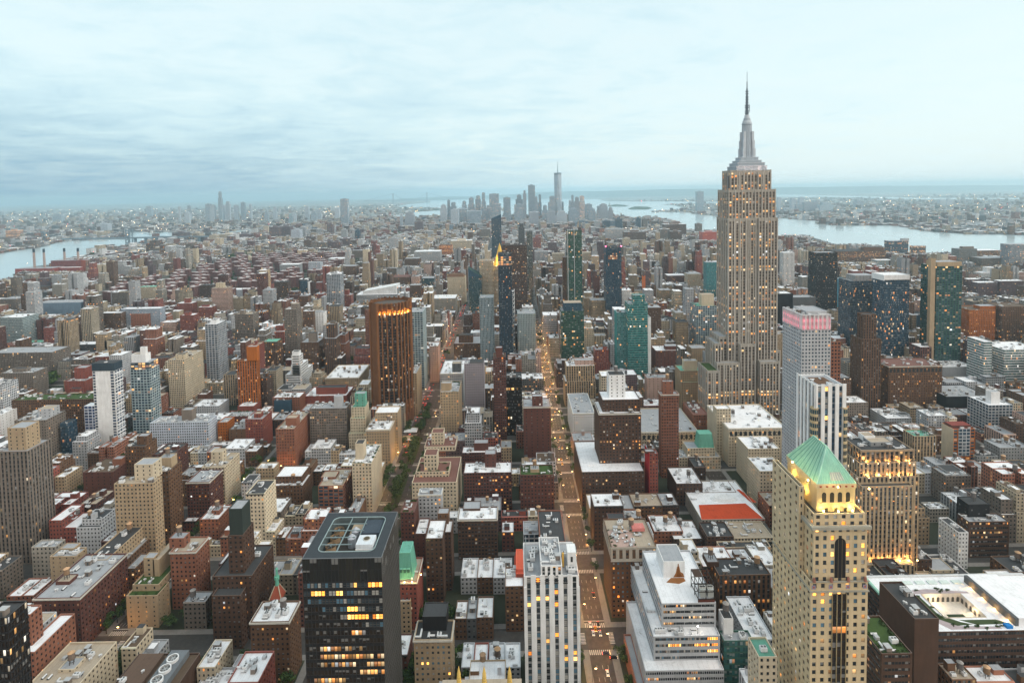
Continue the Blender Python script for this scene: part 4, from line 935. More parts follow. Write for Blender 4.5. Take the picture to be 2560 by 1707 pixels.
def add_windows(root, wins, base, lit, st):
    """the hundred windows that show largest as parts, the rest as one part"""
    sc = []
    for w in wins:
        c, (dx, dy), W, H = w
        p = proj(c); nx, ny = dy, -dx
        d = CAM - np.array(c); face = (d[0] * nx + d[1] * ny)
        ins = 0 < p[0] < PW and 0 < p[1] < PH
        sc.append((W * H * face / np.linalg.norm(d) ** 3 * (1 if ins else 0), w))
    sc.sort(key=lambda q: -q[0])
    n = 0
    def is_lit(q):
        if 'lit_rows' in root:
            k, u = int((root['lit_rows'] - q[2]) / st.fl), (q[0] - base[0]) / (st.bay * 22)
            return q[1] < base[1] + 1 and any(k == r[0] and r[1] <= u <= r[2] for r in LIT_ROWS) and RND.random() < .93
        if st.ww < .8: return RND.random() < lit
        k = (int(q[2] / st.fl), int((q[0] + q[1]) / (st.bay * 6)))
        if k not in clus: clus[k] = RND.random() < lit * (1.0 if q[2] > 60 else 1.7)
        return clus[k] and RND.random() < .88
    rest = MB(); stf = Style.__new__(Style)
    for k in Style.__slots__: setattr(stf, k, getattr(st, k))
    clus = {}
    for s_, (c, (dx, dy), W, H) in sc:
        parts = [(c, W, H)]
        if H > 4.2:                                  # a strip: one window to each storey
            k = max(1, round(H / st.fl)); parts = []
            for j in range(k):
                parts.append(((c[0], c[1], c[2] - H / 2 + (j + .5) * H / k), W, H / k * st.wh * 1.05))
        elif W > 4.2:
            k = max(1, round(W / st.bay)); parts = []
            for j in range(k):
                u = -W / 2 + (j + .5) * W / k
                parts.append(((c[0] + dx * u, c[1] + dy * u, c[2]), W / k * st.ww, H))
        for q, w_, h_ in parts:
            pz = proj(q)
            vis = s_ > 0 and 0 < pz[0] < PW and 0 < pz[1] < PH
            if vis and n < 100:
                n += 1
                o = place('window', WINDOW, root, (q[0] - base[0], q[1] - base[1], q[2] - base[2]), math.atan2(dy, dx), (w_, 1.0, h_))
                o.material_slots[1].link = 'OBJECT'
                o.material_slots[1].material = RND.choice(LITS) if is_lit(q) else RND.choices(PANES, (5, 2, 2))[0]
            elif s_ > 0:
                nx, ny = dy, -dx
                a = (q[0] - dx * w_ / 2, q[1] - dy * w_ / 2); b = (q[0] + dx * w_ / 2, q[1] + dy * w_ / 2)
                s2 = Style.__new__(Style)
                for kk in Style.__slots__: setattr(s2, kk, getattr(st, kk))
                s2.ww, s2.wh, s2.sp, s2.seed, s2.col = .9, .92, 0, RND.random(), (.1, .1, .1); s2.lit = 3.0 if is_lit(q) else 0.0; s2.lit = s2.lit * 3
                rest.face([(*a, q[2] - h_ / 2), (*b, q[2] - h_ / 2), (*b, q[2] + h_ / 2), (*a, q[2] + h_ / 2)], s2, [(0.0, 0), (1, 0), (1, 1), (0, 1)])
    if rest.f: tag(rest.build('windows', root, base), kind='stuff')

LIT_ROWS = ((0, .62, .70), (0, .84, .98), (1, .05, .26), (1, .40, .5), (3, .53, .7), (4, .53, 1), (6, .6, .76), (8, .2, .58), (8, .68, .75), (9, .2, 1), (10, .2, .62), (10, .78, 1), (11, .66, 1), (12, .1, .5), (13, .3, .9), (15, .5, .8))
HEROES = []      # footprints and picture rectangles of what the table builds, for the filler to respect
def reserve(x0, x1, y0, y1, rect, known=False):
    HEROES.append((x0, x1, y0, y1, *rect, known))
def scatter(root, base, x0, x1, y0, y1, z, n, boxes=(), s=1.0):
    for _ in range(n):
        for _t in range(6):
            x, y = RND.uniform(x0 + 2.6, x1 - 2.6), RND.uniform(y0 + 2.2, y1 - 2.2)
            if all(not (b[0] - 2 < x < b[1] + 2 and b[2] - 2 < y < b[3] + 2) for b in boxes): break
        else: continue
        if x1 - x0 < 6 or y1 - y0 < 5: return
        k = RND.choices(range(6), (5, 4, 3, 2, 4, 2))[0]
        place(UNIT_NAMES[k], UNITS[k], root, (x - base[0], y - base[1], z - base[2]), RND.choice((0, math.pi / 2)), (s, s, s))

TXT = {}
def parse():
    rows = []
    for ln in TABLE.strip().splitlines():
        p = ln.split('|')
        if len(p) < 6 or p[3] == 'skip': continue
        crop = p[0]; n = [float(q) for q in p[1].split()]; w = p[2].split()
        rows.append((crop, n, w, p[3], p[4], p[5], (p[6] if len(p) > 6 else '')))
    return rows
LANDMARKS = []
CUSTOM = {}; PRE = {}
def build_row(row):
    crop, (xl, xr, yt, yb, yk), (wc, sty, rf, lit), kind, short, label, opts = row
    lit = float(lit); ox, oy, s = CROPS[crop]
    X = lambda x: ox + x / s
    Yp = lambda y: oy + y / s
    if yb < 0: Y = -yb
    else: Y = float(at_z((X(xl) + X(xr)) / 2, Yp(yb), 0.0)[1])
    def front(x, y, Yq): return at_y(X(x), Yp(y), Yq)
    a, b = front(xl, yt, Y), front(xr, yt, Y); x0, x1 = float(a[0]), float(b[0]); H = float((a[2] + b[2]) / 2)
    if yk < 0: D = -yk
    else:
        q = at_z(X((xl + xr) / 2), Yp(yk), H); D = min(max(float(q[1]) - Y, 8.0), 75.0)
    base = (x0, Y, 0.0)
    st = Style(wc, sty, lit); near = Y < 900
    wpx = st.bay * F_PX / Y
    rec = .35 if near and st.ww > 0 and wpx > 2.0 and sty not in 'gt' else 0.0
    ops = [o.strip() for o in opts.split(';') if o.strip()]
    keys = {o.split()[0] for o in ops}
    root = empty(kind, base); tag(root, label, kind.replace('_', ' '))
    W = 'W' in keys
    wb, rb = MB(), MB()
    par = 1.0 if Y < 1300 else 0.0
    def block(bx0, bx1, by0, by1, z0, z1, stl, roofc=None, m=None, col=True):
        t = m or wb; kk = rec if col else 0.0
        t.wall((bx0, by0), (bx1, by0), z0, z1, stl, kk, W and col); t.wall((bx1, by0), (bx1, by1), z0, z1, stl, kk, W and col and bx1 < 0)
        t.wall((bx1, by1), (bx0, by1), z0, z1, stl); t.wall((bx0, by1), (bx0, by0), z0, z1, stl, kk, W and col and bx0 > 0)
        r = stl.recol(roofc or ROOF[rf])
        if par > 0: rb.ring(bx0, bx1, by0, by1, z1, .4, par, stl, r)
        else: rb.face([(bx0, by0, z1), (bx1, by0, z1), (bx1, by1, z1), (bx0, by1, z1)], r)
    if crop == 'E' and 'q' in keys: D = 13.0
    for k in keys:
        if k in PRE: PRE[k](st, x0, x1, D)
    decks = [(x0, x1, Y, Y + D, H)]
    fx0, fx1, fy0, fy1, top = x0, x1, Y, Y + D, H
    bulks = []
    low = H
    for o in ops:
        w = o.split()
        if w[0] in ('t', 'b', 'm', 'o', 'k') and len(w) > 4:
            u0, u1, v0, dy, dd = (float(q) for q in w[1:6]); Yq = Y + dy
            p, q = front(u0, v0, Yq), front(u1, v0, Yq); hz = float((p[2] + q[2]) / 2)
            tx0, tx1 = float(p[0]), float(q[0])
            z0 = H - par - .2 if (hz > H and tx0 > x0 - 2 and tx1 < x1 + 2 and (w[0] != 'm' or tx1 - tx0 > .6 * (x1 - x0))) else 0.0
            if w[0] == 't':
                s2 = Style(wc, sty, lit); block(tx0, tx1, Yq, Yq + dd, z0, hz, s2)
                decks.append((tx0, tx1, Yq, Yq + dd, hz)); fx0, fx1, fy0, fy1, top = min(fx0, tx0), max(fx1, tx1), min(fy0, Yq), max(fy1, Yq + dd), max(top, hz)
            elif w[0] == 'm':
                mb = MB(); block(tx0, tx1, Yq, Yq + dd, z0, hz, Style(w[6], 'n'), m=mb); mb.build('blank_slab', root, base)
                fx0, fx1, fy1 = min(fx0, tx0), max(fx1, tx1), max(fy1, Yq + dd)
            elif w[0] == 'o':
                mb = MB(); s2 = Style('dgrey', 'G', 2.5); e = 0.0
                if z0 == 0.0: z0 = hz - 15; e = .3
                mb.box(tx0 - e, tx1 + e, Yq - e, Yq + dd, z0, hz, s2, roof=ROOF['g']); mb.build('lit_crown', root, base)
            elif w[0] == 'k':
                c = w[6] if len(w) > 6 else 'copper'; mb = MB(); s2 = Style(c); e = min(tx1 - tx0, dd) * .17; zb = H + .01 if z0 > 0 else H
                B4 = [(tx0, Yq, zb), (tx1, Yq, zb), (tx1, Yq + dd, zb), (tx0, Yq + dd, zb)]; T4 = [(tx0 + e, Yq + e, hz), (tx1 - e, Yq + e, hz), (tx1 - e, Yq + dd - e, hz), (tx0 + e, Yq + dd - e, hz)]
                for i in range(4): j = (i + 1) % 4; mb.face([B4[i], B4[j], T4[j], T4[i]], s2)
                mb.face(T4, s2)
                if Y < 700:
                    s3 = s2.recol(tuple(min(.8, v * 1.3 + .02) for v in s2.col)); s4 = s2.recol(tuple(v * .45 for v in s2.col))
                    for i in range(4):
                        j = (i + 1) % 4; n_ = max(4, int(math.dist(B4[i][:2], B4[j][:2]) / 1.1)); lerp = lambda p, q, t: tuple(a_ + (b_ - a_) * t for a_, b_ in zip(p, q))
                        for q in range(n_ + 1): mb.bar(lerp(B4[i], B4[j], q / n_), lerp(T4[i], T4[j], q / n_), .14, s3)
                        mb.bar(T4[i], T4[j], .5, s3); mb.bar(B4[i], B4[j], .5, s3)
                    for q in (.25, .5, .75):
                        c_ = lerp(lerp(B4[0], B4[1], q), lerp(T4[0], T4[1], q), .3); mb.box(c_[0] - .8, c_[0] + .8, c_[1] - .9, c_[1] + 1, c_[2] - .8, c_[2] + 1.6, s4); mb.box(c_[0] - 1, c_[0] + 1, c_[1] - 1.05, c_[1] + 1, c_[2] + 1.6, c_[2] + 1.9, s3)
                mb.build('mansard_roof', root, base)
            else:
                c = w[6] if len(w) > 6 else wc
                mb = MB(); s2 = Style(c, 'r' if RND.random() < .5 else 'n', .1)
                z0 = max([d[4] for d in decks if d[0] - 1 < (tx0 + tx1) / 2 < d[1] + 1 and d[2] - 1 < Yq + dd / 2 < d[3] + 1 and d[4] < hz + 1] or [0.0])
                z0 = z0 - par - .02 if z0 > 0 else 0.0
                mb.box(tx0, tx1, Yq, Yq + dd, z0, max(hz, z0 + 2), s2, roof=ROOF[RND.choice('ggdt')], par=.5 if near else 0); mb.build('bulkhead', root, base)
                bulks.append((tx0, tx1, Yq, Yq + dd, hz))
                if z0 == 0.0: fx0, fx1, fy1 = min(fx0, tx0), max(fx1, tx1), max(fy1, Yq + dd)
    if 'K' not in keys and 'L' not in keys and 'f' not in keys and 'M' not in keys and 'M2' not in keys and 'D' not in keys:
        block(x0, x1, Y, Y + D, 0.0, H - (13.0 if 'j' in keys else 0.0), st)
    if DBG: print('ROW', kind, '|', label[:48], '| Y', round(Y), 'D', round(D), 'H', round(H), 'W', round(x1 - x0), 'tiers', [(round(d[4]), round(d[1] - d[0])) for d in decks[1:]], 'b', [round(q[4]) for q in bulks])
    ctx = dict(root=root, base=base, x0=x0, x1=x1, Y=Y, D=D, H=H, st=st, wb=wb, rb=rb, front=front, bulks=bulks, decks=decks, block=block)
    for k in keys:
        if k in CUSTOM: CUSTOM[k](ctx)
    if wb.f: wb.build('walls', root, base)
    if rb.f: rb.build('roof', root, base)
    if W and wb.win: add_windows(root, wb.win, base, lit, st)
    if 'C' in keys and Y < 1000:
        mb = MB(); c = Style((.55, .53, .48)); zz = H - .9
        for (d0, d1, e0, e1) in ((x0 - .6, x1 + .6, Y - .6, Y - .02), (x1 + .02, x1 + .6, Y, Y + D), (x0 - .6, x0 - .02, Y, Y + D)):
            mb.box(d0, d1, e0, e1, zz - .5, zz + .5, c)
        mb.build('cornice', root, base)
    if 'i' in keys and Y < 900:                      # row of arches below the cornice
        mb = MB(); g = Style((.03, .035, .04)); n = max(4, int((x1 - x0) / 5))
        for i in range(n):
            cx = x0 + (i + .5) * (x1 - x0) / n; z0 = H - 8.5; r = 1.5
            p = [(cx - r, Y - .06, z0), (cx + r, Y - .06, z0)] + [(cx + r * math.cos(t * math.pi / 6), Y - .06, z0 + 3.6 + r * math.sin(t * math.pi / 6)) for t in range(7)]
            mb.face(p, g)
        mb.build('arched_windows', root, base)
    # clutter of the roofs
    z = H - par
    nT = sum(int(o.split()[1]) for o in ops if o.split()[0] == 'T'); nU = sum(int(o.split()[1]) for o in ops if o.split()[0] == 'U')
    if 'R' in keys and nU == 0 and near: nU = 2
    area = (x1 - x0) * D
    if near: nU = min(20, int(nU + area / 75)) if 'N' not in keys else 0
    elif Y < 1700: nU = min(5, int(area / 220))
    topdeck = max(decks, key=lambda d: (d[1] - d[0]) * (d[3] - d[2]) * (1 if d[4] >= H - 1 else .2))
    if near or Y < 1700:
        obst = bulks + [d for d in decks if d[4] > topdeck[4] + .5]
        scatter(root, base, topdeck[0], topdeck[1], topdeck[2], topdeck[3], topdeck[4] - par, nU, obst, RND.uniform(.9, 1.25))
    for i in range(nT):
        bk = [q for q in bulks if q[1] - q[0] > 4 and q[3] - q[2] > 3.6]
        if bk and i == 0: q = bk[0]; add_tank(root, (q[0] + q[1]) / 2 - base[0], (q[2] + q[3]) / 2 - base[1], max(q[4], H) - .5, .95)
        else: add_tank(root, RND.uniform(x0 + 4, max(x1 - 4, x0 + 4.1)) - base[0], Y + D * RND.uniform(.35, .7) - base[1], z, 1.0)
    if 'G' in keys or rf == 'n':
        for i in range(int(min(26, 5 + area / 45))):
            e = RND.random(); xx = RND.uniform(x0 + 2, x1 - 2) if e < .6 else (x0 + 1.8 if e < .8 else x1 - 1.8)
            yy = Y + RND.uniform(1.5, D - 1.5) if e >= .6 else Y + RND.choice((1.6, D - 2))
            place('roof_planting', RND.choice(HEDGES), root, (xx - base[0], yy - base[1], z), RND.choice((0, 1.57)), (.8,) * 3)
    # lights on a lit crown etc. are added by the custom parts
    pyb = proj((x0, Y, 0))[1]
    reserve(fx0, fx1, fy0, fy1, (X(xl), X(xr), proj((x0, Y, top))[1], pyb))
    for d0, d1, e0, e1, hz in decks[1:]:
        a_, b_ = proj((d0, e0, hz)), proj((d1, e0, hz)); reserve(d0, d1, e0, e1, (min(a_[0], b_[0]), max(a_[0], b_[0]), a_[1], proj((d0, e0, 0 if hz < H else H * .6))[1]))
    if short: LANDMARKS.append((short, (X(xl) + X(xr)) / 2, Yp(yt), Y, (fx0 + fx1) / 2))
    return root

# ------------------------------------------------------------------ lamps that the photograph shows lit
def lamp(root, loc, watts, col, radius=.4, name='floodlight', typ='POINT', rot=None, size=None):
    l = bpy.data.lights.new(name, typ); l.energy = watts; l.color = col
    if typ == 'AREA': l.shape = 'RECTANGLE'; l.size, l.size_y = size
    else: l.shadow_soft_size = radius
    o = bpy.data.objects.new(name, l); COL.objects.link(o); o.parent = root; o.location = loc
    if rot: o.rotation_euler = rot
    return o
AMBER = (1.0, .50, .14); GOLD = (1.0, .70, .22)
GLOW = simple('lamp_glow', (1, .62, .25), .5, emit=14)
GLOWW = simple('white_lamp_glow', (1, .9, .75), .5, emit=10)
GLOWR = simple('red_lamp_glow', (1, .08, .12), .5, emit=8)
GLOWP = simple('pink_lamp_glow', (1, .12, .25), .5, emit=9)
def fixture(root, loc, r=.35, mat=None):
    mb = MB(); mb.cyl(0, 0, -.3, .15, r, r * .8, Style('black'), 8); 
    return place('floodlight_lens', FIX[mat or 'g'], root, loc)
def _fix(m):
    mb = MB(); mb.cyl(0, 0, -.25, .25, .35, .3, Style('black'), 8)
    return mb.mesh('floodlight_lens', [m])
FIX = dict(g=_fix(GLOW), w=_fix(GLOWW), r=_fix(GLOWR), p=_fix(GLOWP))
def R3(p, b): return (p[0] - b[0], p[1] - b[1], p[2] - b[2])

def pre(k):
    def d(f): PRE[k] = f; return f
    return d
def cus(k):
    def d(f): CUSTOM[k] = f; return f
    return d
@pre('K')
def _(st, x0, x1, D): st.bay = (x1 - x0) / 22; st.fl = 3.95; st.ww = .94; st.wh = .62
@pre('E')
def _(st, x0, x1, D): st.bay = (x1 - x0) / 6; st.fl = 3.5; st.ww = .40; st.wh = .62; st.gl = (.02, .028, .03)
@pre('Z')
def _(st, x0, x1, D): st.bay = 1.25; st.fl = 3.5; st.ww = .80; st.wh = .5
@pre('X')
def _(st, x0, x1, D): st.bay = (x1 - x0) / 7; st.ww = .46; st.wh = .56; st.fl = 3.6; st.col = (.54, .435, .28)
@pre('V')
def _(st, x0, x1, D): st.bay = (x1 - x0) / 4; st.ww = .48; st.wh = .7; st.gl = (.02, .07, .14)
@pre('Y')
def _(st, x0, x1, D): st.bay = (x1 - x0) / 11; st.ww = .62; st.wh = .66; st.gl = (.02, .024, .03); st.col = (.30, .225, .155)
@pre('j')
def _(st, x0, x1, D): st.bay = (x1 - x0) / 9; st.ww = .55; st.wh = .52; st.gl = (.06, .10, .14)

@cus('K')
def black_tower(c):
    root, b, x0, x1, Y, D, H, st = (c[k] for k in ('root', 'base', 'x0', 'x1', 'Y', 'D', 'H', 'st'))
    wb, rb = c['wb'], c['rb']; zt = H - 11.5; root['lit_rows'] = zt
    for p, q, w in (((x0, Y), (x1, Y), 1), ((x1, Y), (x1, Y + D), 1), ((x1, Y + D), (x0, Y + D), 0), ((x0, Y + D), (x0, Y), 0)):
        s3 = Style((.05, .05, .05), 'z'); s3.bay, s3.fl, s3.ww, s3.wh, s3.gl = st.bay, st.fl, .8, .7, (.34, .36, .38)  # right face: silvery reflections put into a paler glass colour
        if p[0] == q[0] == x1: wb.wall(p, q, 0, zt, s3, .22)
        else: wb.wall(p, q, 0, zt, st, .22 if w else 0, bool(w))
        s2 = Style((.022, .022, .024), 'g'); s2.gl = (.03, .028, .022); s2.bay = st.bay * 2; s2.wh = .97; s2.fl = 5.6; s2.lit = 0
        wb.wall(p, q, zt, H, s2)
    m = MB(); k = Style((.03, .03, .032))
    for i in range(23):
        x = x0 + i * (x1 - x0) / 22; m.box(x - .07, x + .07, Y - .28, Y - .005, 0, H - .1, k)
    n = 22
    for i in range(n + 1):
        y = Y + i * D / n; m.box(x1 + .005, x1 + .16, y - .10, y + .10, 0, H - .1, Style((.13, .125, .12)))  # paler than the front mullions, reflected sheen put into the colour
    m.build('mullions', root, b)
    # flat rim with a big round cornered opening and the machine pit below
    rim = Style((.045, .055, .065)); edge = Style((.16, .18, .2))
    ix0, ix1, iy0, iy1, r = x0 + 5.2, x1 - 5.0, Y + 5.0, Y + D - 4.5, 3.2
    inn = []
    for cx, cy, a0 in ((ix0 + r, iy0 + r, 180), (ix1 - r, iy0 + r, 270), (ix1 - r, iy1 - r, 0), (ix0 + r, iy1 - r, 90)):
        inn += [(cx + r * math.cos(math.radians(a0 + t)), cy + r * math.sin(math.radians(a0 + t))) for t in (0, 22, 45, 68, 90)]
    out = []
    for x, y in inn:                                 # matching points on the outer edge
        cx, cy = (x0 + x1) / 2, Y + D / 2; dx, dy = x - cx, y - cy
        s_ = min((x1 - x0) / 2 / max(abs(dx), 1e-6), D / 2 / max(abs(dy), 1e-6)); out.append((cx + dx * s_, cy + dy * s_))
    for i in range(len(inn)):
        j = (i + 1) % len(inn)
        rb.face([(*out[i], H), (*out[j], H), (*inn[j], H), (*inn[i], H)], rim)
        rb.face([(*inn[i], H), (*inn[j], H), (*inn[j], H - 6), (*inn[i], H - 6)][::-1], Style((.10, .13, .14)))
        m2 = Style((.30, .40, .42)); a_, b_ = inn[i], inn[j]
        rb.bar((*a_, H + .15), (*b_, H + .15), .35, m2)
    for cx_, cy_ in ((x0, Y), (x1, Y), (x1, Y + D), (x0, Y + D)):
        near = sorted(range(len(out)), key=lambda i: (out[i][0] - cx_) ** 2 + (out[i][1] - cy_) ** 2)[:2]
        rb.face([(cx_, cy_, H), (*out[near[0]], H), (*out[near[1]], H)], rim)
    rb.face([(*p, H - 6) for p in inn], Style((.05, .045, .04)))
    for (p, q) in (((x0, Y), (x1, Y)), ((x1, Y), (x1, Y + D)), ((x0, Y), (x0, Y + D)), ((x0, Y + D), (x1, Y + D))):
        rb.bar((*p, H + .12), (*q, H + .12), .28, edge)
    m = MB(); s1 = Style((.20, .27, .29))
    xm = ix0 + 9.5
    m.bar((xm, iy0, H - .4), (xm, iy1, H - .4), .5, s1)
    for t in (.22, .42, .62, .82): m.bar((ix0, iy0 + t * (iy1 - iy0), H - .4), (xm + (9 if t > .5 else 6), iy0 + t * (iy1 - iy0), H - .4), .4, s1)
    m.bar((xm + 8, iy0 + 14, H - .4), (xm + 8, iy1, H - .4), .4, s1)
    m.build('roof_beams', root, b)
    for t in (.12, .35, .60, .82):                   # big fans on the left, each in a tan cowl
        cx, cy = ix0 + 3.6, iy0 + t * (iy1 - iy0)
        m = MB(); m.cyl(cx, cy, H - 6, H - 3.4, 2.6, 2.6, Style((.42, .29, .18)), 16, False); m.cyl(cx, cy, H - 3.4, H - 3.2, 2.75, 2.75, Style((.5, .36, .22)), 16, False)
        m.cyl(cx, cy, H - 4.0, H - 3.3, .55, .5, Style((.2, .25, .26)), 8)
        for a in range(6): m.bar((cx, cy, H - 3.5), (cx + 2.4 * math.cos(a * 1.047), cy + 2.4 * math.sin(a * 1.047), H - 3.7), .35, Style((.09, .10, .10)))
        m.build('roof_fan', root, b)
    for cx, cy in ((xm + 4.0, iy0 + 13.5), (xm + 4.4, iy0 + 19.5)):
        m = MB(); m.cyl(cx, cy, H - 6, H - 1.2, 2.1, 2.1, Style((.26, .29, .33)), 14); m.cyl(cx, cy, H - 1.2, H + 1.0, 2.3, 0, Style((.40, .44, .50)), 14); m.build('water_tank', root, b)
    m = MB(); cx, cy = ix1 - 5.2, iy0 + 7
    m.box(cx - 4.4, cx + 4.0, cy - 4, cy + 4, H - 6, H + 1.6, Style((.60, .66, .72))); m.cyl(cx, cy + .6, H + 1.6, H + 1.9, 1.9, 1.9, Style((.45, .45, .42)), 16); m.cyl(cx, cy + .6, H + 1.9, H + 1.92, 1.5, 1.5, Style((.09, .075, .05)), 16)
    m.box(cx - 4.5, cx + 4.1, cy - 4.3, cy - 4.0, H - 1.5, H - .6, Style((.8, .82, .84))); m.build('air_handler', root, b)
    m = MB(); m.box(ix1 - 11, ix1 - 1.0, iy1 - 13, iy1 - 1.0, H - 6, H - .8, Style((.055, .075, .10))); m.build('machine_room', root, b)
    m = MB(); m.box(xm + 1, xm + 6.5, iy1 - 10, iy1 - 1.5, H - 6, H - 3, Style((.45, .36, .26))); m.box(xm + 1.5, xm + 8, iy0 + 1, iy0 + 3.5, H - 6, H - 3.5, Style((.6, .55, .45))); m.build('duct', root, b)

@cus('E')
def deco_tower(c):
    root, b, x0, x1, Y, D, H, st = (c[k] for k in ('root', 'base', 'x0', 'x1', 'Y', 'D', 'H', 'st'))
    w = st.blank(); m = MB(); n = 6
    for i in range(n + 1):                           # piers between the window strips
        x = x0 + i * (x1 - x0) / n; h = .27 * (x1 - x0) / n
        m.box(max(x - h, x0 - .3), min(x + h, x1 + .3), Y - .45, Y - .01, 0, H + (.8 if 0 < i < n else -6), w)
    m.build('piers', root, b)
    m = MB(); dk = Style((.03, .03, .033))
    for i in (1, 2, 3, 4):
        x = x0 + (i + .5) * (x1 - x0) / n
        for j in range(3):
            for sgn in (-1, 1): m.box(x + sgn * .75 - .55, x + sgn * .75 + .55, Y - .5, Y - .44, H - 4.2 + j * .95, H - 3.8 + j * .95, dk)
    m.build('louvres', root, b)
    zt = max(d[4] for d in c['decks'])
    m = MB(); g = Style((.22, .26, .27))
    for k in range(9):
        y = Y + 2 + k * 3; m.bar((x0 + 1.5, y, H - 1), (x0 + 1.5, y, H + 6.5), .3, g)
    for z in (H + 1.5, H + 3.5, H + 6.3): m.bar((x0 + 1.5, Y + 2, z), (x0 + 1.5, Y + 26, z), .3, g)
    m.build('screen_fence', root, b)
    tx0, tx1 = c['decks'][1][0], c['decks'][1][1]
    scatter(root, b, tx0 - 1, tx1 + 1, Y + 1, Y + 27, zt - 1.0, 26, (), .95)
    m = MB(); m.box(x1 - 5.5, x1 - .6, Y + 7, Y + 15, H - 1, H + 8.5, w); m.box(x1 - 3.8, x1 - 2.6, Y + 6.9, Y + 6.99, H + 3, H + 6, dk); m.build('stair_tower', root, b)
    m = MB(); m.cyl(tx1 + 1.2, Y + 9, H - 1, H + 7, .6, .6, Style((.62, .38, .08)), 8); m.build('flue', root, b)

@cus('Z')
def stepped_office(c):
    root, b, x0, x1, Y, H = (c[k] for k in ('root', 'base', 'x0', 'x1', 'Y', 'H')); f = c['front']
    d1, d2 = c['decks'][1], c['decks'][2]; zc = d2[4]; bk = c['bulks'][0]
    m = MB(); ru = Style((.20, .075, .02)); rd = Style((.30, .13, .045))
    X0, X1, yb, z0, z1 = bk[0], bk[1], bk[2] - .012, zc - .9, bk[4]
    w = X1 - X0
    p = [(X0 + w * .46, z0), (X0 + w * .98, z0), (X0 + w * .93, z0 + 2.4), (X0 + w * .80, z0 + 3.6), (X0 + w * .74, z0 + 7), (X0 + w * .70, z1 - 3), (X0 + w * .66, z1 - 3.2), (X0 + w * .64, z0 + 7), (X0 + w * .58, z0 + 3)]
    m.face([(x, yb, z) for x, z in p], rd)
    p = [(X0 + w * .60, z0), (X0 + w * .90, z0), (X0 + w * .76, z0 + 3), (X0 + w * .71, z0 + 9), (X0 + w * .67, z0 + 9), (X0 + w * .64, z0 + 3)]
    m.face([(x, yb - .008, z) for x, z in p], ru)
    q = [(bk[0] + .5, bk[2] - 4.5), (bk[0] + w * .6, bk[2] - 6), (bk[1] - .5, bk[2] - 3.5), (bk[1] - .8, bk[2] - .3), (bk[0] + w * .35, bk[2] - .3), (bk[0] + 2.5, bk[2] - 2.5)]
    m.face([(x, y, zc - .97) for x, y in q], rd)
    m.build('rust_stain', root, b)
    # steel cage with two cooling towers
    st = Style((.035, .03, .028)); m = MB(); a0, a1, e0, e1 = bk[1] + 1.2, d2[1] - .6, d2[2] + 1.5, d2[2] + 15
    for x in (a0, (a0 + a1) / 2, a1):
        for y in (e0, (e0 + e1) / 2, e1): m.bar((x, y, zc - 1), (x, y, zc + 10.5), .35, st)
    for z in (zc + 1.2, zc + 5.6, zc + 10.4):
        for y in (e0, (e0 + e1) / 2, e1): m.bar((a0, y, z), (a1, y, z), .32, st)
        for x in (a0, (a0 + a1) / 2, a1): m.bar((x, e0, z), (x, e1, z), .32, st)
    m.face([(a0, e0 + 6, zc + 10.6), (a1 - 5, e0 + 6, zc + 10.6), (a1 - 5, e1, zc + 10.6), (a0, e1, zc + 10.6)], Style((.07, .045, .035)))
    m.build('steel_cage', root, b)
    for k in (0, 1):
        x = a0 + 1.6 + k * (a1 - a0) * .48; m = MB(); g = Style((.40, .43, .43))
        m.box(x, x + (a1 - a0) * .40, e0 + 1, e0 + 6, zc + 1.4, zc + 6.2, g)
        for i in (0, 1): m.cyl(x + (a1 - a0) * (.11 + .19 * i), e0 + 3.4, zc + 6.2, zc + 6.7, 1.25, 1.25, Style((.5, .5, .48)), 12); m.cyl(x + (a1 - a0) * (.11 + .19 * i), e0 + 3.4, zc + 6.7, zc + 6.72, .9, .9, Style((.06, .06, .06)), 12)
        m.build('cooling_tower', root, b)
    m = MB(); m.box(a0 - .2, a1 + .2, d2[2] + .6, d2[2] + 1.4, zc - 1, zc + 1.0, Style((.10, .03, .02))); m.build('curb', root, b)
    z = d1[4] - 1; fixture(root, R3((d1[1] - 12, d1[2] + 3, z + 4.5), b), mat='w'); m = MB(); m.bar((d1[1] - 12, d1[2] + 3, z), (d1[1] - 12, d1[2] + 3, z + 4.3), .3, Style('dgrey')); m.build('lamp_pole', root, b)
    lamp(root, R3((d1[1] - 12, d1[2] + 2.4, z + 4.4), b), 160, (1, .85, .65))
    # outer wing with its brown side wall
    p = f(1105, 1690, Y - 6); X0 = float(p[0]); Hz = float(p[2])
    c['block'](X0, x0 - .02, Y - 6, Y + c['D'] * .72, 0, Hz, Style('brick', 'n'), ROOF['g'])
    scatter(root, b, X0, x0, Y - 5, Y + c['D'] * .6, Hz - 1, 7)

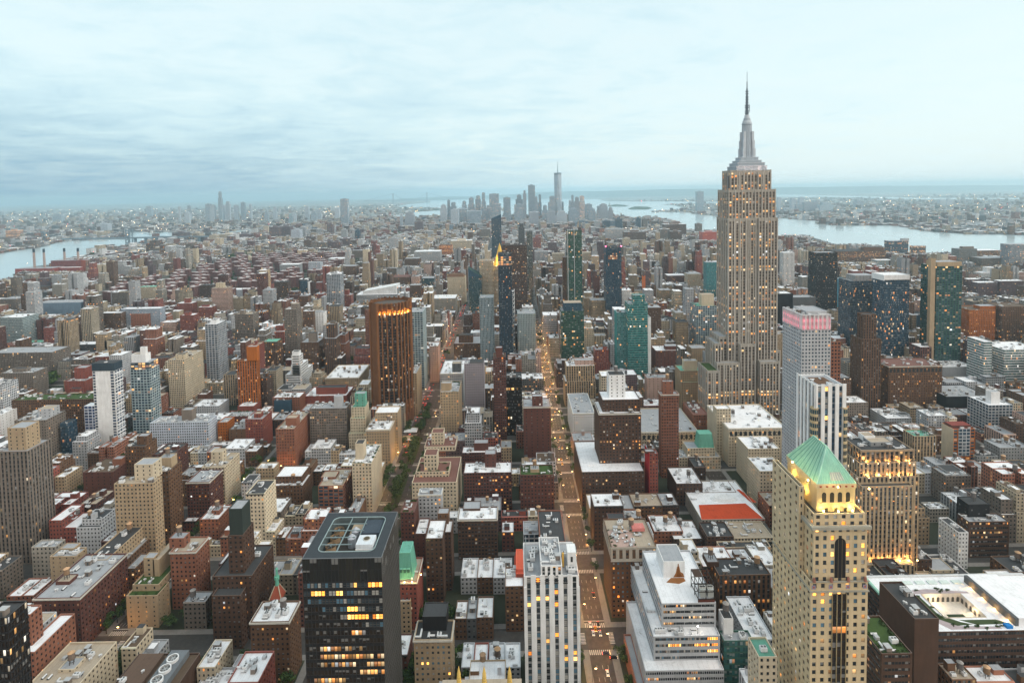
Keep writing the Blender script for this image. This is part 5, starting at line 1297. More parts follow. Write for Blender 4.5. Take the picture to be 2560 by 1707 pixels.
@cus('X')
def green_roof_tower(c):
    root, b, x0, x1, Y, D, H, st = (c[k] for k in ('root', 'base', 'x0', 'x1', 'Y', 'D', 'H', 'st'))
    wb, rb = c['wb'], c['rb']
    def px(x, y, Yq): return at_y(x, y, Yq)
    L = lambda x, y, Yq: at_y(1920 + x / 3.461, 1254 + y / 3.461, Yq)
    a, e = L(395, 205, Y + .8), L(860, 205, Y + .8); ux0, ux1, uz = float(a[0]), float(e[0]), float(a[2] + e[2]) / 2
    c['block'](ux0, ux1, Y + .8, Y + D - 1, H - 1.2, uz, st, ROOF['d'])
    pz = uz + 5.0                                      # attic storey with terrace
    c['block'](ux0 + .5, ux1 - .5, Y + 1.6, Y + D - 1.5, uz - 1, pz, st, ROOF['d'])
    a, e = px(2042.5, 1209.6, Y + 5), px(2138, 1209.6, Y + 5); kx0, kx1, kz = float(a[0]), float(e[0]), float(a[2] + e[2]) / 2
    bk = at_z(1970, 1140, kz); ky1 = min(float(bk[1]), Y + 5 + 30); ky0 = Y + 5
    s2 = Style('tan', 'n'); s2.col = (.50, .41, .24)
    c['block'](kx0, kx1, ky0, ky1, pz - 1, kz, s2, ROOF['d'], col=False)
    g = Style((.035, .035, .03))                       # arched windows of the crown
    for i in range(4):
        cx = kx0 + (i + .9) * (kx1 - kx0) / 4.8; z0 = kz - 8.2; r = .95; m = MB()
        m.face([(cx - r, ky0 - .05, z0), (cx + r, ky0 - .05, z0)] + [(cx + r * math.cos(t * math.pi / 6), ky0 - .05, z0 + 3.6 + r * math.sin(t * math.pi / 6)) for t in range(7)], g); m.build('arched_window', root, b)
    for i in range(3): m = MB(); cx = kx0 + (i + 1) * (kx1 - kx0) / 4; m.box(cx - .7, cx + .7, ky0 - .05, ky0 - .01, kz - 13, kz - 10.8, g); m.build('crown_window', root, b)
    m = MB(); co = Style((.50, .42, .28)); m.box(kx0 - .4, kx1 + .4, ky0 - .4, ky1 + .4, kz - 1.7, kz + .25, co)
    for i in range(6): x = kx0 + (i + .5) * (kx1 - kx0) / 6; m.cyl(x, ky0 - .42, kz - 1.1, kz - .5, .5, .5, Style((.3, .07, .04)), 8)
    m.build('cornice', root, b)
    # the copper hip roof with standing seams
    ap = px(2070, 1116, ky0 + 7.5); az = float(ap[2]); cx = (kx0 + kx1) / 2
    rx0, rx1, ry0, ry1, rz = kx0 - .2, kx1 + .2, ky0 - .2, ky1 + .2, kz + .27
    r0, r1 = ry0 + 8.0, ry1 - 8.0
    cop = Style((.22, .47, .39)); cop2 = Style((.36, .62, .52)); cop3 = Style((.12, .32, .25)); m = MB()
    A, B, Cc, Dd = (rx0, ry0, rz), (rx1, ry0, rz), (rx1, ry1, rz), (rx0, ry1, rz); P, Q = (cx, r0, az), (cx, r1, az)
    m.face([A, B, P], cop); m.face([B, Cc, Q, P], cop); m.face([Cc, Dd, Q], cop); m.face([Dd, A, P, Q], cop)
    for i in range(1, 26):
        t = i / 26; y = r0 + (r1 - r0) * t; yb = ry0 + (ry1 - ry0) * t
        m.bar((rx0, yb, rz + .05), (cx, y, az + .05), .2, cop2 if i % 3 else cop3); m.bar((rx1, yb, rz + .05), (cx, y, az + .05), .2, cop2 if i % 3 else cop3)
    for i in range(1, 15):
        x = rx0 + (rx1 - rx0) * i / 15; t = 1 - abs(x - cx) / ((rx1 - rx0) / 2); m.bar((x, ry0 - .02, rz + .05), (cx + (x - cx) * (1 - t * .0) * .02 + (x - cx) * .0 + (x - cx) * (1 - t), ry0 + t * (r0 - ry0) if False else ry0 + (r0 - ry0) * min(1, t), rz + (az - rz) * min(1, t)), .12, cop2)
    for p, q in ((A, P), (B, P), (P, Q), (Cc, Q), (Dd, Q)): m.bar(p, q, .45, cop2)
    m.build('copper_roof', root, b)
    m = MB(); gl = Style((.30, .36, .36))               # glazed bay in the front slope
    def sl(u, v): return (cx + (u - .5) * (rx1 - rx0), ry0 - .12 + v * (r0 - ry0), rz + .12 + v * (az - rz))
    m.face([sl(.38, .08), sl(.72, .08), sl(.66, .30), sl(.40, .30)], gl)
    for i in range(6): m.bar(sl(.38 + .068 * i, .08), sl(.40 + .052 * i, .30), .12, Style((.6, .6, .55)))
    m.build('roof_glazing', root, b)
    # projecting cornice of the shaft, belt of ornament, central arched window and dark window strip
    m = MB(); gr = Style((.34, .33, .28)); m.box(ux0 - 1.4, ux1 + 1.2, Y - .6, Y + .78, uz - 1.2, uz + .1, gr); m.box(ux0 - 1.4, ux0 - .02, Y + .8, Y + D - 2, uz - 1.2, uz + .1, gr)
    m.build('cornice', root, b); m = MB(); m.box(x0 - .4, x1 + .4, Y - .55, Y - .01, H - 4.5, H - 3.9, gr); m.box(x0 - .4, x1 + .4, Y - .55, Y - .01, H + .1, H + .5, gr); m.box(x0 - .5, x0 - .01, Y, Y + D, H - 4.5, H - 3.9, gr)
    m.build('belt_course', root, b)
    m = MB()
    for i in range(4):
        x = x0 + 1.3 + i * (x1 - x0 - 2.6) / 3; m.box(x - .9, x + .9, Y - .1, Y - .02, H - 3.2, H - 1.4, Style((.28, .25, .34))); m.box(x - .35, x + .35, Y - .14, Y - .1, H - 2.7, H - 1.9, Style((.35, .1, .06)))
        m.cyl(x, Y - .3, H + .3, H + 2.0, .8, .5, Style((.28, .13, .1)), 8)
    m.build('ornaments', root, b)
    m = MB(); dk = Style((.018, .018, .02)); xm = (ux0 + ux1) / 2; r = (ux1 - ux0) * .105; zb = H + 1.2; zt2 = uz - 8.0
    m.face([(xm - r, Y + .74, zb), (xm + r, Y + .74, zb)] + [(xm + r * math.cos(t * math.pi / 8), Y + .74, zt2 + r * math.sin(t * math.pi / 8)) for t in range(9)], dk)
    for t in (-.34, .34): m.box(xm + t * r * 2 * .5 - .12, xm + t * r - .0 + .0, Y + .62, Y + .72, zb, zt2 + r * .8, Style((.2, .16, .1)))
    m.build('great_window', root, b)
    m = MB(); w2 = Style((.02, .02, .022), 'z', .22); w2.bay = (x1 - x0) / 12; w2.fl = 3.6; w2.ww = .86; w2.wh = .8
    xm = (x0 + x1) / 2; hw = (x1 - x0) * .125; m.wall((xm - hw, Y - .06), (xm + hw, Y - .06), 0, H - 5.5, w2)
    for t in (-1, -.33, .33, 1): m.box(xm + t * hw - .16, xm + t * hw + .16, Y - .4, Y - .07, 0, H - 5.2, Style((.30, .24, .14)))
    m.build('window_bay', root, b)
    # lower block on the left with its dark roof
    a = L(45, 60, Y + D); p = px(1957, 1168, ky1 - 2); wz = float(at_y(2040, 1215, Y + 9)[2])
    s3 = Style((.52, .43, .29), 'p', .08); s3.bay = 4.8; s3.ww = .32; s3.fl = 3.6; c['block'](x0 - .9, ux0 - .02, Y + 9, Y + D - 1, H - 1, wz, s3, ROOF['d'])
    
    for x, y, z, p_ in ((kx0 + 2, Y + 3.3, pz + .8, 900), (kx1 - 2.2, Y + 3.3, pz + .8, 1100), ((kx0 + kx1) / 2, Y + 3.3, pz + .6, 700), (kx0 - 1.6, ky0 + 9, kz - 7, 900), (kx0 - 1.6, ky0 + 20, kz - 5, 900), (kx1 + 1.2, ky0 + 3, pz + 1.5, 600)):
        lamp(root, R3((x, y, z), b), p_ * .85, (1.0, .66, .16)); fixture(root, R3((x, y - .3, z - .5), b))
    for x, y, z in ((kx0 - 3.5, ky0 + 1, kz + 2.0), (kx0 - 4.0, ky0 + 14, kz + 4), (kx1 + 3, ky0 - 5, kz + 1), ((kx0 + kx1) / 2 - 2, ky0 - 5, kz + 2)):
        lamp(root, R3((x, y, z), b), 700, (1.0, .72, .20)); fixture(root, R3((x, y, z - .6), b))

@cus('Y')
def floodlit(c):
    root, b, x0, x1, Y, D, H = (c[k] for k in ('root', 'base', 'x0', 'x1', 'Y', 'D', 'H')); st = c['st']
    zs = [d[4] for d in c['decks'][1:]]; w = Style((.32, .24, .165))
    m = MB()
    for i in range(12):
        x = x0 + i * (x1 - x0) / 11; m.box(x - .42, x + .42, Y - .5, Y - .02, zs[0] - 1, H - 1.5, w)
    m.box(x0 - .5, x1 + .5, Y - .7, Y - .02, H - 1.3, H + .1, w)
    m.build('colonnade', root, b)
    f = c['front']
    p = f(855, 1415, Y - 8); q = f(1325, 1415, Y - 8); lz = float(p[2] + q[2]) / 2
    c['block'](float(p[0]), float(q[0]), Y - 9, Y - 4.02, 0, lz, Style('tan', 's', .3), ROOF['d'])
    z2 = float(at_y(1920 + 1000 / 3.461, 1254 + 535 / 3.461, Y - 14)[2])
    c['block'](float(p[0]), float(q[0]) - 2, Y - 15, Y - 9.02, 0, z2, Style('tan', 's', .3), ROOF['t'])
    for z, yy, n, pw in ((zs[0] - .3, Y - 1.4, 5, 1300), (zs[1] - .3, Y - 3.2, 5, 1200), (z2 + .6, Y - 10.6, 6, 1200)):
        for i in range(n):
            x = x0 + (i + .5) * (x1 - x0) / n; lamp(root, R3((x, yy, z), b), pw, AMBER); fixture(root, R3((x, yy - .3, z - .6), b))
    lamp(root, R3((x0 - 1.0, Y + 3, zs[0] + 3), b), 400, AMBER)

@cus('L')
def library(c):
    root, b = c['root'], c['base']; x0, x1, Y, D, H = 230.0, 335.0, 317.0, 47.0, 39.0
    wl = Style('dkbrown', 'h', .06); wb, rb = c['wb'], c['rb']
    for p, q in (((x0, Y), (x1, Y)), ((x1, Y), (x1, Y + D)), ((x1, Y + D), (x0, Y + D)), ((x0, Y + D), (x0, Y))): wb.wall(p, q, 0, H, wl)
    cx0, cx1, cy0, cy1 = 255.0, 280.0, Y + 10, Y + 30
    wr = Style(ROOF['w'])
    for a in ((x0, x1, Y, cy0), (x0, x1, cy1, Y + D), (x0, cx0, cy0, cy1), (cx1, x1, cy0, cy1)):
        rb.face([(a[0], a[2], H), (a[1], a[2], H), (a[1], a[3], H), (a[0], a[3], H)], wr)
    m = MB(); pl = Style((.66, .60, .52)); z0 = H - 5
    for p, q in (((cx0, cy0), (cx0, cy1)), ((cx0, cy1), (cx1, cy1)), ((cx1, cy1), (cx1, cy0)), ((cx1, cy0), (cx0, cy0))): m.wall(p, q, z0, H + .6, pl)
    m.face([(cx0, cy0, z0), (cx1, cy0, z0), (cx1, cy1, z0), (cx0, cy1, z0)], Style((.7, .66, .6)))
    g = Style((.10, .09, .08))
    for i in range(8):
        x = cx0 + (i + .5) * (cx1 - cx0) / 8; r = .85
        m.face([(x - r, cy1 - .04, z0), (x + r, cy1 - .04, z0)] + [(x + r * math.cos(t * .5236), cy1 - .04, z0 + 2.4 + r * math.sin(t * .5236)) for t in range(7)], g)
    for i in range(6):
        y = cy0 + (i + .5) * (cy1 - cy0) / 6; r = .9
        m.face([(cx1 - .04, y + r, z0), (cx1 - .04, y - r, z0)] + [(cx1 - .04, y - r * math.cos(t * .5236), z0 + 2.4 + r * math.sin(t * .5236)) for t in range(7)], g)
    m.build('sunken_courtyard', root, b)
    m = MB(); m.box(cx0 + 8, cx1 - 7, cy0 + 3, cy0 + 9, z0, z0 + .35, Style((.03, .05, .025))); m.build('lawn', root, b)
    m = MB(); gr = Style((.05, .075, .03)); pk = Style((.42, .36, .38))
    for pts, s in (([(242, 350), (262, 352), (286, 349), (286, 347.5), (250, 347.5)], pk), ([(247, 346), (253, 346.5), (253.5, 330), (262, 324), (268, 322), (258, 321), (250, 327)], gr), ([(243, 347), (247, 346), (250, 327), (258, 321), (282, 320), (282, 318.2), (252, 318.2), (243, 330)], pk), ([(262, 325.5), (284, 325.5), (290, 322), (270, 321.5)], gr)):
        m.face([(x, y, H + .012) for x, y in pts], s)
    m.build('roof_path', root, b)
    for i in range(26):
        x, y = RND.choice([(RND.uniform(246, 254), RND.uniform(324, 347)), (RND.uniform(256, 288), RND.uniform(319, 323)), (RND.uniform(250, 282), RND.uniform(349, 352))])
        place('roof_planting', RND.choice(HEDGES), root, R3((x, y, H - .1), b), RND.random(), (.6,) * 3)
    m = MB()
    for i in range(6): m.box(243 + i * 8, 248.5 + i * 8, Y + D - 8, Y + D - 5, H, H + .7, Style((.62, .72, .70)))
    m.build('skylight_row', root, b)
    m = MB(); m.box(291, 293, Y + 3, Y + D - 6, H - 1, H + 4.5, Style('dgrey')); m.box(293, 312, Y + 3, Y + D - 6, H, H + 4.8, Style(ROOF['w'])); m.build('roof_wing', root, b)
    m = MB(); m.box(x0 - .8, x0 + .8, Y + 2, Y + D, H - .6, H + .5, Style((.30, .55, .46))); m.box(x0, x1, Y + D - 1, Y + D + .8, H - .4, H + .6, Style((.6, .62, .64))); m.build('gutter', root, b)
    m = MB(); m.box(284.5, 288, Y + 1, Y + 4, H, H + 1.6, Style((.02, .2, .55))); m.build('blue_shed', root, b)
    lamp(root, R3((cx0 + 7, cy1 - 3, z0 + 3.2), b), 900, (1, .72, .42)); lamp(root, R3((cx1 - 3, cy0 + 8, z0 + 3.2), b), 900, (1, .72, .42))
    for i in range(4): lamp(root, R3((289.5, Y + 7 + i * 9, H + 1.2), b), 420, AMBER); fixture(root, R3((289.8, Y + 7 + i * 9, H + .6), b))
    HEROES.pop() if False else None
    reserve(x0, x1, Y, Y + D, (2200, 2700, 1480, 1800))

@cus('j')
def pink_crown(c):
    root, b, x0, x1, Y, D, H = (c[k] for k in ('root', 'base', 'x0', 'x1', 'Y', 'D', 'H')); z0 = H - 14
    m = MB(); s = Style((.62, .56, .56)); m.box(x0 + 2.4, x1 - 2.4, Y + 2.4, Y + D - 2.4, z0, H - 1.2, s, roof=ROOF['g'], par=1.0); m.build('crown_core', root, b)
    m = MB(); w = Style((.55, .56, .58)); n = 7
    for i in range(n + 1):
        x = x0 + i * (x1 - x0) / n; m.box(max(x0, x - .55), min(x1, x + .55), Y, Y + 2.2, z0, H, w)
    k = 9
    for i in range(1, k + 1):
        y = Y + i * D / k; m.box(x0, x0 + 2.2, y - .5, y + .5, z0, H, w); m.box(x1 - 2.2, x1, y - .5, y + .5, z0, H, w)
    m.box(x0 - .2, x1 + .2, Y - .2, Y + .6, H - .5, H + .25, w); m.box(x0 - .2, x0 + .6, Y + .6, Y + D, H - .5, H + .25, w)
    m.build('crown_fins', root, b)
    P = (1.0, .16, .24)
    for i in range(n): 
        x = x0 + (i + .5) * (x1 - x0) / n; [lamp(root, R3((x, Y + .9, z0 + q), b), 95, P, 1.0, 'pink_lamp') for q in (3, 8.5)]
    for i in range(k):
        y = Y + (i + .5) * D / k; [lamp(root, R3((x0 + .9, y, z0 + q), b), 95, P, 1.0, 'pink_lamp') for q in (3, 8.5)]

@cus('V')
def corner_bays(c):
    root, b, x0, x1, Y, D, H = (c[k] for k in ('root', 'base', 'x0', 'x1', 'Y', 'D', 'H'))
    m = MB(); s = Style('tan', 'h', .06); s.col = (.52, .42, .26); s.gl = (.02, .07, .10); s.bay = 1.2; s.wh = .62; s.fl = 4.4
    zt = H - 14
    for cx, a0, a1 in ((x0, 100, 290), (x1, -110, 80)):
        n = 8; r = 2.6; pr = None
        for i in range(n + 1):
            a = math.radians(a0 + (a1 - a0) * i / n); p = (cx + r * math.cos(a), Y + 1.2 + r * math.sin(a))
            if pr: m.wall(pr, p, 0, zt, s)
            pr = p
        m.face([(cx + r * math.cos(t * .5236), Y + 1.2 + r * math.sin(t * .5236), zt) for t in range(12)], s.blank())
    m.build('corner_bay', root, b)
    m = MB(); w = Style('white')
    for i in range(5):
        x = x0 + i * (x1 - x0) / 4; m.box(x - 1.15, x + 1.15, Y - .4, Y - .01, 0, H + .9, w)
    for i in range(6): y = Y + i * D / 5; m.box(x0 - .4, x0 - .01, y - 1.1, y + 1.1, 0, H + .9, w)
    m.build('white_piers', root, b)
    m = MB(); d = Style('brown'); m.box(x0 + 4, x1 - 3, Y + 5, Y + D - 4, H - .9, H - .8, d); m.build('roof_well', root, b)

@cus('n')
def _(c):
    m = MB(); m.box(c['x0'] + 1, c['x1'] - 1, c['Y'] + 4, c['Y'] + c['D'] - 2, c['H'] - 1, c['H'] + 2.2, Style('dkred'), roof=(.22, .05, .04)); m.build('red_roof_deck', c['root'], c['base'])
    m = MB(); m.box(c['x0'] - .3, c['x0'] - .01, c['Y'], c['Y'] + c['D'], 0, c['H'], Style('cream')); m.build('side_wall', c['root'], c['base'])
    m = MB(); m.box(c['x0'] + 5, c['x1'] - 5, c['Y'] - .4, c['Y'] - .02, c['H'] - 28, c['H'] + .5, Style('lgrey', 'G', .1)); m.build('white_bay', c['root'], c['base'])

@cus('f')
def fans(c):
    root, b, x0, x1, Y, D, H = (c[k] for k in ('root', 'base', 'x0', 'x1', 'Y', 'D', 'H'))
    c['block'](x0, x1, Y, Y + D, 0, H, c['st'])
    pts = [at_z(1495 / 3.461, 1254 + 1362 / 3.461, H + 3), at_z(1428 / 3.461, 1254 + 1452 / 3.461, H + 3), at_z(1358 / 3.461, 1254 + 1548 / 3.461, H + 3)]
    fx = pts[1][0]
    m = MB(); m.box(fx - 5, fx + 5.5, Y + 2, Y + D - 1, H - 1, H + 2.6, Style((.16, .18, .20))); m.build('fan_deck', root, b)
    m = MB(); m.box(x0 + 2, fx - 9, Y + 3, Y + D - 2, H - 1, H + 1.4, Style((.12, .08, .06))); m.build('brown_deck', root, b)
    for p in pts:
        m = MB(); cx, cy = float(p[0]), float(p[1]); w = Style('white'); d = Style((.05, .05, .055))
        m.cyl(cx, cy, H + 2.6, H + 4.2, 3.2, 3.2, w, 20, False); m.cyl(cx, cy, H + 4.2, H + 4.25, 3.2, 2.6, w, 20, False); m.cyl(cx, cy, H + 2.62, H + 2.7, 2.6, 2.6, d, 20)
        for a in range(6): m.bar((cx, cy, H + 3.6), (cx + 2.5 * math.cos(a * 1.047 + .3), cy + 2.5 * math.sin(a * 1.047 + .3), H + 3.4), .55, Style((.35, .37, .38)))
        m.build('roof_fan', root, b)
    scatter(root, b, x0, fx - 8, Y + 3, Y + D - 2, H + 1.4, 5)

@cus('q')
def white_slab(c):
    root, b, x0, x1, Y, D, H = (c[k] for k in ('root', 'base', 'x0', 'x1', 'Y', 'D', 'H')); f = c['front']
    m = MB(); k = Style((.035, .055, .075)); zb = float(f(900, 368, Y)[2]); m.box(x0 - .4, x1 + .6, Y - .4, Y + D + .3, zb, H + .4, k, roof=ROOF['d']); m.build('dark_crown', root, b)
    m = MB(); s = Style('white', 'G', .04); s.bay = 4.0; s.gl = (.02, .05, .12)
    w = (x1 - x0)
    m.box(x0 - .1, x0 + w * .13, Y - .1, Y - .02, 0, zb, s); m.box(x0 + w * .80, x1 - w * .02, Y - .1, Y - .02, 0, zb, s); m.box(x1 + .02, x1 + .12, Y, Y + D, 0, zb, s); m.build('window_strips', root, b)
    m = MB(); 
    for i in range(20):
        z = 8 + i * (zb - 8) / 20; m.box(x1 + .13, x1 + 1.4, Y + .3, Y + D, z, z + .35, Style('white'))
    m.build('balconies', root, b)
    p = f(770, 690, Y + 2); q = f(838, 690, Y + 2); m = MB(); s2 = Style((.50, .54, .62), 'G', .05); s2.gl = (.02, .05, .16); m.box(float(p[0]), x0 - .02, Y + 2, Y + D, 0, float(p[2]), s2, roof=ROOF['w']); m.build('low_wing', root, b)
    z = float(f(900, 1085, Y)[2]); m = MB(); m.box(x0 - .5, x1 + 8, Y - 1.5, Y + D + 10, 0, max(z, 6), Style('white'), roof=ROOF['w']); m.build('podium', root, b)

@cus('F')
def _(c):
    root, b, x0, x1, Y, D, H = (c[k] for k in ('root', 'base', 'x0', 'x1', 'Y', 'D', 'H')); m = MB(); w = Style('lgrey')
    for x in (x0 - .6, x0 + (x1 - x0) * .44): m.box(x, x + 1.1, Y - .7, Y - .02, 0, H + 3, w)
    m.box(x1 - 6, x1 - .5, Y + 4, Y + 20, H - .5, H + 5, Style('dgrey')); m.bar((x0 + 7, Y + 8, H), (x0 + 7, Y + 8, H + 12), .6, Style('dgrey')); m.build('white_fins', root, b)
@cus('p')
def _(c):
    root, b, x0, x1, Y, D, H = (c[k] for k in ('root', 'base', 'x0', 'x1', 'Y', 'D', 'H'))
    for x in (x0, x1): fixture(root, R3((x, Y, H + .8), b), mat='p').scale = (3, 3, 3)
    m = MB()
    for i in range(9): x = x0 + i * (x1 - x0) / 8; m.box(x - .35, x + .35, Y - .6, Y - .02, 0, H + .5, Style((.05, .06, .075)))
    m.build('ribs', root, b)
    m = MB(); m.box(x0 + 6, x1 - 8, Y - .3, Y - .04, H - 28, H - 19, Style('orange', 'G', .95)); m.build('lit_hall', root, b)
@cus('A')
def gilded(c):
    root, b, Y, f = c['root'], c['base'], c['Y'], c['front']
    p, q, t = f(2172, 975, Y + 4), f(2304, 975, Y + 4), f(2238, 755, Y + 4 + 26)
    x0, x1, z = float(p[0]), float(q[0]), float(p[2]); d = x1 - x0; cx = (x0 + x1) / 2; cy = Y + 4 + d / 2; tz = float(t[2])
    c['block'](x0, x1, Y + 4, Y + 4 + d, 0, z, Style('cream', 'P', .2))
    m = MB(); g = Style((.75, .50, .12)); R = d * .46; zz = [z, z + (tz - z) * .22, z + (tz - z) * .80, z + (tz - z) * .84, tz]; rr = [R, R * .74, R * .20, R * .16, 0.02]
    for i in range(4): m.cyl(cx, cy, zz[i], zz[i + 1], rr[i], rr[i + 1], g, 8, i == 0)
    m.build('gilded_roof', root, b)
    for i in range(8):
        a = i * math.pi / 4 + .39; lamp(root, R3((cx + math.cos(a) * R * 1.5, cy + math.sin(a) * R * 1.5, z + 6), b), 16000, GOLD, .8)
        fixture(root, R3((cx + math.cos(a) * R * 1.3, cy + math.sin(a) * R * 1.3, z + 1), b)).scale = (2, 2, 2)
def slanted(c, za, zb):
    root, b, x0, x1, Y, D, st = (c[k] for k in ('root', 'base', 'x0', 'x1', 'Y', 'D', 'st')); wb = c['wb']
    z = min(za, zb); c['wb'].wall((x0, Y), (x1, Y), 0, z, st); wb.wall((x1, Y), (x1, Y + D), 0, z, st); wb.wall((x1, Y + D), (x0, Y + D), 0, z, st); wb.wall((x0, Y + D), (x0, Y), 0, z, st)
    hi, lo = (x1, x0) if zb > za else (x0, x1); zt = max(za, zb); bl = st.blank(); bl.col = st.gl
    wb.face([(x0, Y, z), (x1, Y, z), (hi, Y, zt)], bl); wb.face([(x0, Y + D, z), (x1, Y + D, z), (hi, Y + D, zt)], bl); wb.face([(hi, Y, z), (hi, Y + D, z), (hi, Y + D, zt), (hi, Y, zt)], bl)
    c['rb'].face([(lo, Y, z), (hi, Y, zt), (hi, Y + D, zt), (lo, Y + D, z)], Style((.03, .07, .07)))
@cus('M')
def _(c): slanted(c, float(c['front'](2160, 540, c['Y'])[2]), float(c['front'](2250, 500, c['Y'])[2]))
@cus('M2')
def _(c): slanted(c, float(c['front'](1950, 1000, c['Y'])[2]), float(c['front'](2070, 1070, c['Y'])[2]))
@cus('D')
def lattice(c):
    root, b, x0, x1, Y, D, H = (c[k] for k in ('root', 'base', 'x0', 'x1', 'Y', 'D', 'H'))
    c['block'](x0 + .8, x1 - .8, Y + .8, Y + D - .8, 0, H - 1, Style((.10, .12, .13), 'g', .05))
    m = MB(); w = Style('white'); n = 16; hh = H / n
    for i in range(n):
        for (p, q) in (((x0, Y), (x1, Y)), ((x1, Y), (x1, Y + D)), ((x0, Y + D), (x0, Y))):
            m.bar((*p, i * hh), (*q, (i + 1) * hh), .8, w); m.bar((*q, i * hh), (*p, (i + 1) * hh), .8, w)
    m.build('diagonal_lattice', root, b)
@cus('w')
def wedge(c):
    root, b, x0, x1, Y, D, H, f = (c[k] for k in ('root', 'base', 'x0', 'x1', 'Y', 'D', 'H', 'front'))
    p, q = f(985, 1205, Y + 12), f(1290, 1150, Y + 12); xa, xb, za, zb = float(p[0]), float(q[0]), float(p[2]), float(q[2]); y0, y1 = Y + 8, Y + D
    m = MB(); w = Style('white'); n = 7
    for i in range(n):
        t0, t1 = i / n, (i + .72) / n
        z = lambda t, zz: H - 1 + (zz - H + 1) * t
        m.face([(xa, y0 - .01, z(t0, za)), (xb, y0 - .01, z(t0, zb)), (xb, y0 - .01, z(t1, zb)), (xa, y0 - .01, z(t1, za))], w)
        m.face([(xa, y0, z(t1, za)), (xb, y0, z(t1, zb)), (xb, y0, z((i + 1) / n, zb)), (xa, y0, z((i + 1) / n, za))], Style('grey'))
    m.face([(xb, y0, H - 1), (xb, y1, H - 1), (xb, y1, zb), (xb, y0, zb)], w); m.face([(xa, y1, H - 1), (xa, y0, H - 1), (xa, y0, za), (xa, y1, za)], w)
    m.face([(xa, y0, za), (xb, y0, zb), (xb, y1, zb), (xa, y1, za)], w); m.build('wedge_roof', root, b)
@cus('H')
def corner_house(c):
    root, b, x0, x1, Y, D, H = (c[k] for k in ('root', 'base', 'x0', 'x1', 'Y', 'D', 'H'))
    m = MB(); s = Style((.46, .42, .36), 'P', .4); s.bay = (x1 - x0) / 7; s.ww = .5; s.wh = .72; s.fl = 8.6
    m.wall((x0 - .25, Y - .25), (x1 + .25, Y - .25), H - 9.5, H - .6, s, .3); m.wall((x0 - .25, Y + D), (x0 - .25, Y - .25), H - 9.5, H - .6, s, .3)
    m.box(x0 - .7, x1 + .5, Y - .8, Y - .26, H - 10, H - 9.5, s.blank()); m.box(x0 - .6, x1 + .5, Y - .7, Y - .26, H - .6, H + .1, s.blank()); m.build('top_storey', root, b)
    m = MB(); m.face([(x0 + 1, Y + 1, H - .95), (x0 + 18, Y + 1, H - .95), (x0 + 18, Y + D * .62, H - .95), (x0 + 1, Y + D * .62, H - .95)], Style((.46, .33, .29))); m.build('terrace_floor', root, b)
    for i in range(16):
        x, y = x0 + RND.uniform(2, 15), Y + RND.uniform(2, D * .55); mb = MB(); mb.cyl(0, 0, 0, .75, .06, .06, Style('dgrey'), 6); mb.cyl(0, 0, .75, .8, .7, .7, Style('white'), 8)
        for a in range(3): mb.box(math.cos(a * 2.1) * 1.1 - .22, math.cos(a * 2.1) * 1.1 + .22, math.sin(a * 2.1) * 1.1 - .22, math.sin(a * 2.1) * 1.1 + .22, 0, .8, Style('lgrey'))
        mb.build('terrace_table', root, (0, 0, 0)).location = R3((x, y, H - .95), b)
    for i in range(14): place('roof_planting', RND.choice(HEDGES), root, R3((RND.choice((x0 + 1.4, x0 + RND.uniform(2, 20))), Y + RND.uniform(1.5, D * .7), H - 1), b), RND.random(), (.5,) * 3)
    m = MB(); m.box(x0 + 18.5, x1 - 4, Y + 17.5, Y + 24, H + .2, H + 2.6, Style((.62, .22, .2))); m.build('pink_awning', root, b)
    lamp(root, R3((x0 + 12, Y + D * .6, H + 1.6), b), 90, AMBER)
@cus('v')
def _(c):
    m = MB(); m.box(c['x0'] - .25, c['x0'] - .01, c['Y'], c['Y'] + max(c['D'], 18), 0, c['H'] + .4, Style((.42, .03, .035))); m.build('red_side_wall', c['root'], c['base'])
@cus('a')
def theatre(c):
    root, b, x0, x1, Y, D, H = (c[k] for k in ('root', 'base', 'x0', 'x1', 'Y', 'D', 'H'))
    g = lambda x, y: at_z(1280 + x / 3.461, 1254 + y / 3.461, H)
    p = [g(1640, 148), g(2192, 148), g(2020, 12), g(1616, 25)]
    m = MB(); m.face([(float(q[0]), float(q[1]), H - .98 + .6 * i) for q, i in zip(p, (0, 0, 1.5, 1.5))], Style('terra'))
    q = [at_z(1280 + x / 3.672, 827 + y / 3.672, H) for x, y in ((2060, 1450), (2090, 1450), (2250, 1568), (2195, 1568))]
    m.face([(float(a[0]), float(a[1]), H - .5) for a in q], Style('terra')); m.build('red_roof', root, b)
    o = at_z(1280 + 1945 / 3.672, 827 + 1532 / 3.672, H); cx, cy = float(o[0]), float(o[1])
    mb = MB()
    for k in range(3): mb.cyl(0, 0, k * .7, k * .7 + .7, 1 - .12 * k, .94 - .12 * k, Style('white'), 28)
    ob = mb.build('oval_skylight', root, (0, 0, 0)); ob.location = R3((cx, cy, H - 1), b); ob.scale = (12.5, 6.5, 1.0)
    scatter(root, b, x0, x1, Y + D * .35, Y + D, H - 1, 12)

@cus('e')
def copper_light(c):
    for x, y in ((c['x1'] - 8, c['Y'] - 1.5), (c['x1'] + 2.0, c['Y'] + 6), (c['x1'] - 3, c['Y'] - 1.5)):
        lamp(c['root'], R3((x, y, c['H'] + 1.6), c['base']), 500, (1.0, .80, .25)); fixture(c['root'], R3((x, y + .2, c['H'] + .6), c['base']))

# ------------------------------------------------------------------ landmarks
for r in parse(): build_row(r)

